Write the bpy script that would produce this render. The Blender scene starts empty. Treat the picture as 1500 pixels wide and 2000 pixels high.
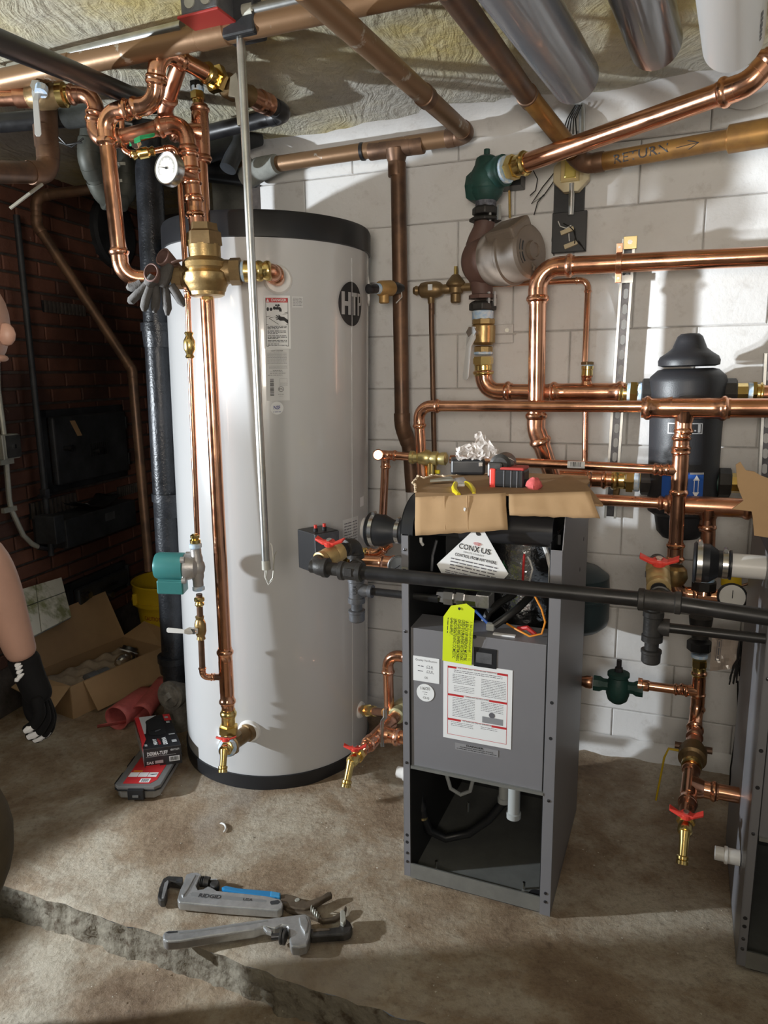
import bpy, bmesh, math, random
from mathutils import Vector, Matrix, noise

random.seed(7)
SC = bpy.context.scene
COL = SC.collection
# ------------------------------------------------------------------ camera
F, PITCH, ROLL, HC = 1400.0, math.radians(11.0), math.radians(0.79), 1.40
_cp, _sp, _cr, _sr = math.cos(PITCH), math.sin(PITCH), math.cos(ROLL), math.sin(ROLL)
FW = Vector((0, _cp, -_sp)); DN = Vector((0, -_sp, -_cp)); RT = Vector((1, 0, 0))
CX = RT * _cr + DN * _sr
CY = RT * -_sr + DN * _cr
EYE = Vector((0, 0, HC))
cam = bpy.data.objects.new('camera', bpy.data.cameras.new('camera'))
COL.objects.link(cam)
cam.data.sensor_fit = 'VERTICAL'; cam.data.sensor_height = 36.0; cam.data.sensor_width = 27.0
cam.data.lens = 36.0 * F / 2000.0
cam.data.clip_start = 0.02
mw = Matrix.Identity(4)
for i in range(3):
    mw[i][0] = CX[i]; mw[i][1] = -CY[i]; mw[i][2] = -FW[i]; mw[i][3] = EYE[i]
cam.matrix_world = mw
SC.camera = cam
# ------------------------------------------------------------------ light and exposure
SC.view_settings.view_transform = 'Standard'; SC.view_settings.look = 'None'
SC.view_settings.gamma = 1.0; SC.view_settings.use_curve_mapping = False
SC.view_settings.exposure = 0.35
wd = bpy.data.worlds.new('world'); SC.world = wd; wd.use_nodes = True
wd.node_tree.nodes['Background'].inputs[0].default_value = (0.8, 0.9, 1.0, 1)
wd.node_tree.nodes['Background'].inputs[1].default_value = 0.05


def lamp(name, kind, loc, power, color, aim=None, size=0.1, spot=None, blend=0.2, sizey=None):
    d = bpy.data.lights.new(name, kind); d.energy = power; d.color = color
    o = bpy.data.objects.new(name, d); COL.objects.link(o); o.location = loc
    if kind == 'AREA':
        d.shape = 'RECTANGLE'; d.size = size; d.size_y = sizey or size
    else:
        d.shadow_soft_size = size
    if kind == 'SPOT':
        d.spot_size = spot; d.spot_blend = blend
    if aim is not None:
        o.rotation_euler = (Vector(aim) - Vector(loc)).to_track_quat('-Z', 'Y').to_euler()
    return o


# a work light on a stand to the left of the frame; the other three are added fill lamps
WL = Vector((-3.0, 1.45, 1.12)); az, el = math.radians(-2.0), math.radians(5.0)
lamp('work_light', 'SPOT', WL, 330, (0.90, 0.96, 1.0), aim=WL + Vector((math.cos(az) * math.cos(el), math.sin(az) * math.cos(el), math.sin(el))), size=0.04, spot=math.radians(75), blend=0.08)
lamp('added_wall_spot', 'SPOT', WL + Vector((0, 0.06, 0.22)), 780, (0.90, 0.96, 1.0), aim=(1.35, 2.20, 1.55), size=0.04, spot=math.radians(18), blend=0.6)  # added spot with no known source, brightens the right of the block wall
fl = lamp('added_area_fill', 'AREA', (-0.22, -0.55, 1.50), 12, (1.0, 0.90, 0.77), aim=(0.15, 2.6, 2.45), size=0.4)  # added fill near the lens, lifts the shaded walls and ceiling
fl.data.spread = math.radians(125)
lamp('added_point_fill', 'POINT', (1.5, 0.3, 1.95), 2.2, (1.0, 0.86, 0.68), size=0.06)  # added weak warm fill on the right, not a known lamp


# ------------------------------------------------------------------ places: a pixel of the photograph on a real plane of the room
def ray(px, py):
    return CX * ((px - 750) / F) + CY * ((py - 1000) / F) + FW


def P(px, py, Y):
    d = ray(px, py); return EYE + d * (Y / d.y)


def Zp(px, py, z=0.0):
    d = ray(px, py); return EYE + d * ((z - HC) / d.z)


def on(px, py, p0, n):
    d = ray(px, py); return EYE + d * ((Vector(p0) - EYE).dot(n) / d.dot(n))


WY = math.radians(21.4)
WD = Vector((math.cos(WY), -math.sin(WY), 0)); WN = Vector((-math.sin(WY), -math.cos(WY), 0)); W0 = Vector((-0.06, 2.85, 0))


def W(px, py, off=0.0):                       # a plane parallel to the block wall, off metres in front of it
    return on(px, py, W0 + WN * off, WN)


BYAW = math.radians(22.6)
BU = Vector((math.cos(BYAW), -math.sin(BYAW), 0)); BV = Vector((math.sin(BYAW), math.cos(BYAW), 0)); B0 = Vector((0.043, 1.785, 0))


def B(a, b, z):                               # boiler frame: a along its front, b into it, z up
    return B0 + BU * a + BV * b + Vector((0, 0, z))


def Bq(px, py, b):                            # pixel on a plane parallel to the boiler fronts
    return on(px, py, B0 + BV * b, BV)


def Bc(px, py, b):
    q = Bq(px, py, b) - B0
    return q.dot(BU), q.z


TX, TY, TR = -0.40, 2.58, 0.343
TILT = 0.020


def tax(z): return TX + TILT * (z - 1.0)


def Tp(th, z, dr=0.0):                        # tank surface: th measured from the direction of the lens, to the right
    return Vector((tax(z) + (TR + dr) * math.sin(th), TY - (TR + dr) * math.cos(th), z))


def Tq(px, py, dr=0.0):                       # pixel -> (angle, height) on the tank
    d = ray(px, py); r = TR + dr
    z = 1.0
    for _ in range(6):
        ox, oy = EYE.x - tax(z), EYE.y - TY
        a = d.x ** 2 + d.y ** 2; b = 2 * (ox * d.x + oy * d.y); c = ox * ox + oy * oy - r * r
        t = (-b - math.sqrt(max(0, b * b - 4 * a * c))) / (2 * a)
        q = EYE + d * t; z = q.z
    return math.atan2(q.x - tax(z), TY - q.y), q.z


# ------------------------------------------------------------------ materials
MATS = {}


def mat(name, col, rough=0.5, metal=0.0, var=0.0, scale=6.0, col2=None, bump=0.0, bscale=80.0, spec=0.5, coat=0.0, trans=0.0, thr=None, alpha=1.0, rvar=0.0, stretch=None):
    m = bpy.data.materials.new(name); m.use_nodes = True
    nt = m.node_tree; N = nt.nodes; L = nt.links
    bs = N['Principled BSDF']
    bs.inputs['Base Color'].default_value = (*col, 1); bs.inputs['Roughness'].default_value = rough
    bs.inputs['Metallic'].default_value = metal; bs.inputs['Specular IOR Level'].default_value = spec
    bs.inputs['Coat Weight'].default_value = coat; bs.inputs['Transmission Weight'].default_value = trans
    bs.inputs['Alpha'].default_value = alpha
    if var or col2 or bump or rvar:
        tc = N.new('ShaderNodeTexCoord'); src = tc.outputs['Object']
        if stretch:
            mp = N.new('ShaderNodeMapping'); mp.inputs['Scale'].default_value = stretch
            L.new(src, mp.inputs['Vector']); src = mp.outputs['Vector']
    if var or col2 or rvar:
        nz = N.new('ShaderNodeTexNoise'); nz.inputs['Scale'].default_value = scale; nz.inputs['Detail'].default_value = 6; nz.inputs['Roughness'].default_value = 0.65
        L.new(src, nz.inputs['Vector'])
        cr = N.new('ShaderNodeValToRGB')
        c2 = col2 or tuple(max(0, c * (1 - var)) for c in col); c1 = col if col2 else tuple(min(1, c * (1 + var)) for c in col)
        lo, hi = thr or (0.35, 0.65)
        cr.color_ramp.elements[0].position = lo; cr.color_ramp.elements[1].position = hi
        cr.color_ramp.elements[0].color = (*c2, 1); cr.color_ramp.elements[1].color = (*c1, 1)
        L.new(nz.outputs['Fac'], cr.inputs['Fac']); L.new(cr.outputs['Color'], bs.inputs['Base Color'])
        if rvar:
            mr = N.new('ShaderNodeMapRange'); mr.inputs['To Min'].default_value = max(0.02, rough - rvar); mr.inputs['To Max'].default_value = rough + rvar
            mr.inputs['From Min'].default_value = 0.3; mr.inputs['From Max'].default_value = 0.7
            L.new(nz.outputs['Fac'], mr.inputs['Value']); L.new(mr.outputs['Result'], bs.inputs['Roughness'])
    if bump:
        nb = N.new('ShaderNodeTexNoise'); nb.inputs['Scale'].default_value = bscale; nb.inputs['Detail'].default_value = 4
        bp = N.new('ShaderNodeBump'); bp.inputs['Strength'].default_value = bump; bp.inputs['Distance'].default_value = 0.004
        L.new(src, nb.inputs['Vector']); L.new(nb.outputs['Fac'], bp.inputs['Height']); L.new(bp.outputs['Normal'], bs.inputs['Normal'])
    MATS[name] = m
    return m


copper = mat('new_copper', (0.83, 0.43, 0.27), 0.2, 1.0, 0.1, 14, rvar=0.07)
copper_dull = mat('dull_copper', (0.66, 0.34, 0.22), 0.3, 1.0, 0.15, 10, rvar=0.08)
copper_old = mat('old_copper', (0.22, 0.125, 0.075), 0.45, 0.6, col2=(0.10, 0.062, 0.045), scale=9, bump=0.06, bscale=30, rvar=0.1)
copper_paint = mat('painted_copper', (0.26, 0.155, 0.085), 0.42, 0.5, col2=(0.50, 0.46, 0.40), scale=13, thr=(0.33, 0.38), bump=0.1, bscale=40)
copper_amber = mat('amber_copper', (0.36, 0.19, 0.055), 0.38, 0.6, col2=(0.17, 0.09, 0.04), scale=7)
brass = mat('brass', (0.78, 0.58, 0.22), 0.24, 1.0, 0.12, 20)
bronze = mat('bronze', (0.42, 0.29, 0.13), 0.36, 0.85, 0.18, 14, bump=0.12, bscale=160)
bronze_dark = mat('dark_bronze', (0.25, 0.17, 0.085), 0.45, 0.7, 0.2, 12, bump=0.12, bscale=160)
tape_blue = mat('thread_tape', (0.30, 0.52, 0.80), 0.6, 0, col2=(0.75, 0.80, 0.84), scale=60)
iron_black = mat('black_iron', (0.022, 0.022, 0.024), 0.38, 0.2, 0.35, 10, rvar=0.1)
iron_mall = mat('malleable_iron', (0.045, 0.043, 0.042), 0.5, 0.4, 0.3, 12, bump=0.15, bscale=200)
iron_grey = mat('grey_iron', (0.16, 0.165, 0.18), 0.45, 0.6, 0.3, 14, bump=0.12, bscale=200)
castiron = mat('cast_iron', (0.022, 0.024, 0.029), 0.34, 0.25, 0.45, 8, bump=0.35, bscale=120, rvar=0.08)
rust_iron = mat('rusty_iron', (0.12, 0.11, 0.10), 0.8, 0.2, col2=(0.3, 0.28, 0.25), scale=20, bump=0.4, bscale=60)
sootblack = mat('soot_black_iron', (0.026, 0.028, 0.032), 0.55, 0.0, 0.5, 8, bump=0.2, bscale=60)
galv = mat('galvanised_steel', (0.58, 0.59, 0.58), 0.34, 1.0, 0.12, 25)
galv_dull = mat('dull_galvanised', (0.45, 0.45, 0.40), 0.5, 0.5, 0.15, 12)
steel = mat('steel', (0.62, 0.62, 0.62), 0.25, 1.0)
chrome_dark = mat('dark_steel', (0.10, 0.10, 0.11), 0.35, 0.9, 0.3, 30)
enamel = mat('tank_enamel', (0.54, 0.545, 0.555), 0.24, 0.0, 0.012, 2, spec=0.5, coat=0.3)
plastic_black = mat('black_plastic', (0.016, 0.017, 0.020), 0.38, 0)
rubber = mat('black_rubber', (0.014, 0.015, 0.018), 0.42, 0)
foam_black = mat('black_foam_shell', (0.020, 0.021, 0.025), 0.46, 0, bump=0.1, bscale=250)
white_plastic = mat('white_plastic', (0.80, 0.80, 0.79), 0.35)
white_paper = mat('white_paper', (0.80, 0.82, 0.84), 0.6)
grey_paper = mat('clear_label', (0.63, 0.64, 0.65), 0.45)
ink = mat('black_ink', (0.015, 0.015, 0.018), 0.6)
ink_grey = mat('grey_ink', (0.12, 0.12, 0.14), 0.6)
ink_blue = mat('blue_ink', (0.02, 0.04, 0.25), 0.6)
silver_ink = mat('silver_print', (0.50, 0.51, 0.52), 0.4, 0.3)
red_print = mat('red_print', (0.55, 0.03, 0.035), 0.5)
red_handle = mat('red_handle', (0.72, 0.055, 0.04), 0.42)
red_cover = mat('red_cover', (0.38, 0.035, 0.03), 0.5)
boiler_grey = mat('boiler_grey', (0.235, 0.235, 0.255), 0.42, 0.25, 0.03, 4)
boiler_steel = mat('boiler_galvanised', (0.30, 0.31, 0.30), 0.40, 0.6, 0.08, 20)
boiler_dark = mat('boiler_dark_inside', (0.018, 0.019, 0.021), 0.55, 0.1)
foil = mat('crinkled_foil', (0.75, 0.76, 0.77), 0.18, 1.0, bump=1.0, bscale=45)
cardboard = mat('cardboard', (0.44, 0.29, 0.16), 0.85, 0, 0.08, 5, bump=0.05, bscale=40, spec=0.2)
cardboard_in = mat('cardboard_inside', (0.36, 0.23, 0.125), 0.9, 0, 0.08, 5, spec=0.2)
cardboard_core = mat('torn_cardboard', (0.66, 0.53, 0.38), 0.95, 0, 0.1, 20, spec=0.1)
yellow_tag = mat('yellow_tag', (0.70, 0.85, 0.02), 0.55)
yellow_grip = mat('yellow_grip', (0.80, 0.66, 0.02), 0.4)
yellow_bucket = mat('yellow_bucket', (0.62, 0.42, 0.015), 0.45, 0, 0.1, 3)
teal = mat('teal_paint', (0.055, 0.235, 0.235), 0.35, 0.1, 0.06, 8)
green_paint = mat('dark_green_paint', (0.018, 0.065, 0.055), 0.5, 0, 0.3, 12, bump=0.2, bscale=200)
green_handle = mat('green_handle', (0.02, 0.36, 0.14), 0.4)
pump_brown = mat('red_brown_pump_paint', (0.135, 0.075, 0.062), 0.6, 0, 0.15, 10, bump=0.15, bscale=150)
motor_tan = mat('tan_motor_paint', (0.175, 0.14, 0.112), 0.5, 0, 0.12, 9)
silver_cast = mat('silver_casting', (0.48, 0.46, 0.45), 0.42, 0.6, 0.1, 20, bump=0.1, bscale=200)
pvc_grey = mat('grey_plastic_pipe', (0.155, 0.165, 0.19), 0.24, 0.0, 0.05, 8, spec=0.6, coat=0.15)
pvc_dark = mat('dark_plastic_pipe', (0.030, 0.032, 0.042), 0.2, 0.0, spec=0.7, coat=0.2)
glove_brown = mat('brown_leather_lining', (0.13, 0.075, 0.065), 0.8, 0, 0.2, 20)
glove_grey = mat('grey_fabric_glove', (0.060, 0.056, 0.054), 0.9, 0, 0.25, 30, bump=0.3, bscale=200)
glove_black = mat('black_glove', (0.006, 0.006, 0.007), 0.85, bump=0.2, bscale=250, spec=0.2)
glove_white = mat('white_glove_stripe', (0.72, 0.73, 0.76), 0.7)
skin = mat('skin', (0.40, 0.235, 0.18), 0.5, 0, 0.08, 10)
shirt_m = mat('dark_grey_shirt', (0.085, 0.085, 0.09), 0.9, 0, 0.15, 12, bump=0.2, bscale=120)
pants_m = mat('khaki_work_trousers', (0.085, 0.064, 0.036), 0.9, 0, 0.2, 8, bump=0.2, bscale=120)
hair_m = mat('brown_hair', (0.05, 0.03, 0.02), 0.8)
red_net = mat('red_mesh_plastic', (0.60, 0.145, 0.14), 0.5, 0, 0.1, 60, bump=0.3, bscale=300, alpha=0.86)
red_rag = mat('red_rag', (0.62, 0.12, 0.12), 0.9, 0, 0.2, 40)
clear_plastic = mat('clear_plastic', (0.50, 0.50, 0.49), 0.22, 0, alpha=0.55, spec=0.8)
smoke_plastic = mat('smoky_plastic_lid', (0.22, 0.22, 0.22), 0.22, 0, alpha=0.75, spec=0.8)
bag_plastic = mat('crinkled_bag_plastic', (0.80, 0.74, 0.70), 0.12, 0, alpha=0.42, spec=0.9)
trap_plastic = mat('milky_plastic', (0.55, 0.58, 0.58), 0.3, 0, alpha=0.8)
blue_handle = mat('blue_handle', (0.015, 0.20, 0.46), 0.35)
blue_label = mat('blue_label', (0.02, 0.10, 0.42), 0.45)
alu = mat('cast_aluminium', (0.52, 0.53, 0.54), 0.42, 0.85, 0.15, 25, bump=0.12, bscale=180)
dark_tool = mat('dark_tool_steel', (0.075, 0.072, 0.07), 0.42, 0.7, 0.4, 25)
rust_tool = mat('brown_tool_steel', (0.13, 0.10, 0.072), 0.55, 0.5, 0.35, 25)
wire_white = mat('white_wire', (0.7, 0.7, 0.68), 0.5)
wire_black = mat('black_wire', (0.012, 0.012, 0.012), 0.45)
wire_orange = mat('orange_wire', (0.75, 0.27, 0.02), 0.5)
wire_red = mat('red_wire', (0.55, 0.03, 0.03), 0.5)
wire_green = mat('green_wire', (0.02, 0.22, 0.08), 0.5)
tile_m = mat('dirty_white_tile', (0.70, 0.68, 0.60), 0.4, 0, col2=(0.26, 0.27, 0.14), scale=5.0, thr=(0.40, 0.50))
gauge_white = mat('gauge_face', (0.82, 0.82, 0.80), 0.5)
galv_yellow = mat('yellow_zinc', (0.70, 0.58, 0.30), 0.3, 0.9)
ivory = mat('ivory_plastic', (0.55, 0.47, 0.30), 0.4)
chip_m = mat('pale_chips', (0.62, 0.58, 0.50), 0.9, 0, 0.2, 60)


def nodes_of(name):
    m = bpy.data.materials.new(name); m.use_nodes = True
    nt = m.node_tree
    return m, nt, nt.nodes, nt.links, nt.nodes['Principled BSDF']


def ramp(N, stops):
    r = N.new('ShaderNodeValToRGB'); e = r.color_ramp.elements
    while len(e) < len(stops): e.new(0.5)
    for i, (p, c) in enumerate(stops):
        e[i].position = p; e[i].color = (*c, 1)
    return r


def noise_n(N, L, src, scale, detail=6, rough=0.6, dist=0.0):
    n = N.new('ShaderNodeTexNoise'); n.inputs['Scale'].default_value = scale; n.inputs['Detail'].default_value = detail
    n.inputs['Roughness'].default_value = rough; n.inputs['Distortion'].default_value = dist
    L.new(src, n.inputs['Vector']); return n


def mixc(N, L, fac, a, b, mode='MIX'):
    x = N.new('ShaderNodeMix'); x.data_type = 'RGBA'; x.blend_type = mode
    if hasattr(fac, 'links'): L.new(fac, x.inputs[0])
    else: x.inputs[0].default_value = fac
    for s, v in ((6, a), (7, b)):
        if hasattr(v, 'links'): L.new(v, x.inputs[s])
        else: x.inputs[s].default_value = (*v, 1)
    return x.outputs[2]


def concrete_mat():
    m, nt, N, L, bs = nodes_of('stained_concrete')
    tc = N.new('ShaderNodeTexCoord'); s = tc.outputs['Object']
    n1 = noise_n(N, L, s, 2.0, 10, 0.68, 0.5); n2 = noise_n(N, L, s, 7.5, 10, 0.75); n3 = noise_n(N, L, s, 55, 6, 0.7); n4 = noise_n(N, L, s, 0.8, 5, 0.6, 1.0)
    r1 = ramp(N, [(0.33, (0.185, 0.118, 0.070)), (0.47, (0.345, 0.262, 0.178)), (0.60, (0.52, 0.465, 0.375))]); L.new(n1.outputs['Fac'], r1.inputs['Fac'])
    r2 = ramp(N, [(0.32, (0.60, 0.50, 0.42)), (0.55, (1, 1, 1)), (0.75, (1.0, 1.0, 1.0))]); L.new(n2.outputs['Fac'], r2.inputs['Fac'])
    c = mixc(N, L, 0.8, r1.outputs['Color'], r2.outputs['Color'], 'MULTIPLY')
    r3 = ramp(N, [(0.30, (0.55, 0.52, 0.5)), (0.5, (1, 1, 1)), (0.72, (1.0, 1.0, 1.0))]); L.new(n3.outputs['Fac'], r3.inputs['Fac'])
    c = mixc(N, L, 0.7, c, r3.outputs['Color'], 'MULTIPLY')
    r4 = ramp(N, [(0.55, (0, 0, 0)), (0.68, (1, 1, 1))]); L.new(n4.outputs['Fac'], r4.inputs['Fac'])
    c = mixc(N, L, r4.outputs['Color'], c, (0.48, 0.45, 0.40))
    L.new(c, bs.inputs['Base Color'])
    rr = N.new('ShaderNodeMapRange'); rr.inputs['To Min'].default_value = 0.5; rr.inputs['To Max'].default_value = 0.9
    L.new(n1.outputs['Fac'], rr.inputs['Value']); L.new(rr.outputs['Result'], bs.inputs['Roughness'])
    b1 = noise_n(N, L, s, 18, 10, 0.72); vo = N.new('ShaderNodeTexVoronoi'); vo.inputs['Scale'].default_value = 70; L.new(s, vo.inputs['Vector'])
    ad = N.new('ShaderNodeMath'); ad.operation = 'MULTIPLY_ADD'; ad.inputs[1].default_value = 0.12
    L.new(vo.outputs['Distance'], ad.inputs[0]); L.new(b1.outputs['Fac'], ad.inputs[2])
    bp = N.new('ShaderNodeBump'); bp.inputs['Strength'].default_value = 0.75; bp.inputs['Distance'].default_value = 0.012
    L.new(ad.outputs[0], bp.inputs['Height']); L.new(bp.outputs['Normal'], bs.inputs['Normal'])
    return m


def ceiling_mat():
    m, nt, N, L, bs = nodes_of('combed_plaster')
    tc = N.new('ShaderNodeTexCoord'); s = tc.outputs['Object']
    # trowel strokes: stretched noise in three directions, each patch of plaster taking one of them
    outs = []
    for k, ang in enumerate((0.3, 1.35, 2.5)):
        mp = N.new('ShaderNodeMapping'); mp.inputs['Rotation'].default_value = (0, 0, ang); mp.inputs['Scale'].default_value = (52, 5.0, 1); mp.inputs['Location'].default_value = (k * 3.1, k, 0)
        nb_ = noise_n(N, L, s, 2.3, 2, 0.5); vm = N.new('ShaderNodeVectorMath'); vm.operation = 'MULTIPLY_ADD'; vm.inputs[1].default_value = (0.35, 0.35, 0)
        L.new(nb_.outputs['Color'], vm.inputs[0]); L.new(s, vm.inputs[2]); L.new(vm.outputs[0], mp.inputs['Vector'])
        outs.append(noise_n(N, L, mp.outputs['Vector'], 1.0, 3, 0.55).outputs['Fac'])
    sel = noise_n(N, L, s, 2.7, 3, 0.6, 0.8); s1 = ramp(N, [(0.44, (0, 0, 0)), (0.48, (1, 1, 1))]); s2 = ramp(N, [(0.54, (0, 0, 0)), (0.58, (1, 1, 1))])
    L.new(sel.outputs['Fac'], s1.inputs['Fac']); L.new(sel.outputs['Fac'], s2.inputs['Fac'])
    st1 = mixc(N, L, s1.outputs['Color'], outs[0], outs[1]); stroke = mixc(N, L, s2.outputs['Color'], st1, outs[2])
    ng = noise_n(N, L, s, 9, 7, 0.65, 0.6)
    wm = N.new('ShaderNodeMath'); wm.operation = 'MULTIPLY'; wm.inputs[1].default_value = 0.9; L.new(stroke, wm.inputs[0])
    n1 = noise_n(N, L, s, 1.5, 5, 0.6); n2 = noise_n(N, L, s, 30, 8, 0.75)
    r1 = ramp(N, [(0.36, (0.60, 0.58, 0.52)), (0.50, (0.66, 0.61, 0.44)), (0.60, (0.66, 0.55, 0.24)), (0.70, (0.70, 0.67, 0.56))]); L.new(n1.outputs['Fac'], r1.inputs['Fac'])
    r2 = ramp(N, [(0.3, (0.6, 0.58, 0.55)), (0.55, (1, 1, 1))]); L.new(n2.outputs['Fac'], r2.inputs['Fac'])
    L.new(mixc(N, L, 0.45, r1.outputs['Color'], r2.outputs['Color'], 'MULTIPLY'), bs.inputs['Base Color'])
    bs.inputs['Roughness'].default_value = 0.8
    mu = N.new('ShaderNodeMath'); mu.operation = 'MULTIPLY_ADD'; mu.inputs[1].default_value = 0.6
    L.new(n2.outputs['Fac'], mu.inputs[0]); m2 = N.new('ShaderNodeMath'); m2.operation = 'MULTIPLY_ADD'; m2.inputs[1].default_value = 1.6; L.new(ng.outputs['Fac'], m2.inputs[0]); L.new(wm.outputs[0], m2.inputs[2]); L.new(m2.outputs[0], mu.inputs[2])
    bp = N.new('ShaderNodeBump'); bp.inputs['Strength'].default_value = 1.0; bp.inputs['Distance'].default_value = 0.016
    L.new(mu.outputs[0], bp.inputs['Height']); L.new(bp.outputs['Normal'], bs.inputs['Normal'])
    return m


def block_mat():
    m, nt, N, L, bs = nodes_of('white_painted_block')
    tc = N.new('ShaderNodeTexCoord'); oi = N.new('ShaderNodeObjectInfo')
    geo = N.new('ShaderNodeNewGeometry'); s = geo.outputs['Position']
    n1 = noise_n(N, L, s, 2.2, 6, 0.6); n2 = noise_n(N, L, s, 17, 6, 0.7)
    r1 = ramp(N, [(0.3, (0.68, 0.665, 0.65)), (0.55, (0.78, 0.78, 0.78)), (0.75, (0.81, 0.815, 0.825))]); L.new(n1.outputs['Fac'], r1.inputs['Fac'])
    mp = N.new('ShaderNodeMapping'); mp.inputs['Scale'].default_value = (9, 9, 2.2); L.new(s, mp.inputs['Vector'])
    n3 = noise_n(N, L, mp.outputs['Vector'], 3.0, 8, 0.75)
    r3 = ramp(N, [(0.24, (0.16, 0.14, 0.12)), (0.31, (1, 1, 1))]); L.new(n3.outputs['Fac'], r3.inputs['Fac'])
    c = mixc(N, L, 0.75, r1.outputs['Color'], r3.outputs['Color'], 'MULTIPLY')
    r2 = ramp(N, [(0.30, (0.80, 0.78, 0.76)), (0.45, (1, 1, 1))]); L.new(n2.outputs['Fac'], r2.inputs['Fac'])
    L.new(mixc(N, L, 0.7, c, r2.outputs['Color'], 'MULTIPLY'), bs.inputs['Base Color'])
    bs.inputs['Roughness'].default_value = 0.55
    b1 = noise_n(N, L, s, 60, 6, 0.65); bp = N.new('ShaderNodeBump'); bp.inputs['Strength'].default_value = 0.35; bp.inputs['Distance'].default_value = 0.004
    L.new(b1.outputs['Fac'], bp.inputs['Height']); L.new(bp.outputs['Normal'], bs.inputs['Normal'])
    return m


def brick_mat():
    m, nt, N, L, bs = nodes_of('sooty_red_brick')
    oi = N.new('ShaderNodeObjectInfo'); geo = N.new('ShaderNodeNewGeometry'); s = geo.outputs['Position']
    r0 = ramp(N, [(0.0, (0.150, 0.060, 0.040)), (0.5, (0.20, 0.080, 0.050)), (1.0, (0.11, 0.05, 0.038))]); L.new(oi.outputs['Random'], r0.inputs['Fac'])
    n1 = noise_n(N, L, s, 1.3, 5, 0.6); r1 = ramp(N, [(0.36, (0.16, 0.14, 0.14)), (0.60, (1, 1, 1))]); L.new(n1.outputs['Fac'], r1.inputs['Fac'])
    c = mixc(N, L, 0.85, r0.outputs['Color'], r1.outputs['Color'], 'MULTIPLY')
    n2 = noise_n(N, L, s, 26, 6, 0.7); r2 = ramp(N, [(0.68, (0, 0, 0)), (0.74, (1, 1, 1))]); L.new(n2.outputs['Fac'], r2.inputs['Fac'])
    L.new(mixc(N, L, r2.outputs['Color'], c, (0.34, 0.28, 0.22)), bs.inputs['Base Color'])
    bs.inputs['Roughness'].default_value = 0.75
    bp = N.new('ShaderNodeBump'); bp.inputs['Strength'].default_value = 0.5; bp.inputs['Distance'].default_value = 0.006
    L.new(noise_n(N, L, s, 50, 6).outputs['Fac'], bp.inputs['Height']); L.new(bp.outputs['Normal'], bs.inputs['Normal'])
    return m


concrete = concrete_mat(); plaster = ceiling_mat(); blockm = block_mat(); brickm = brick_mat()
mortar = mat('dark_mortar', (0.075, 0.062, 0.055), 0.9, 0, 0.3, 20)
joint_m = mat('painted_joint', (0.47, 0.455, 0.44), 0.8, 0, 0.25, 14)
rough_wall = mat('plain_basement_wall', (0.40, 0.39, 0.37), 0.8, 0, 0.1, 3)
grey_conc = mat('grey_concrete', (0.28, 0.29, 0.27), 0.85, 0, 0.25, 10, bump=0.4, bscale=40)
riser_m = mat('rough_grey_riser', (0.26, 0.235, 0.185), 0.9, 0, col2=(0.10, 0.075, 0.05), scale=28, thr=(0.34, 0.50), bump=1.0, bscale=70)

# ------------------------------------------------------------------ building helpers
ORG = {}


def frame(d):
    d = d.normalized()
    u = d.cross(Vector((0, 0, 1)))
    if u.length < 1e-3: u = d.cross(Vector((0, 1, 0)))
    u.normalize(); return u, u.cross(d).normalized()


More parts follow.
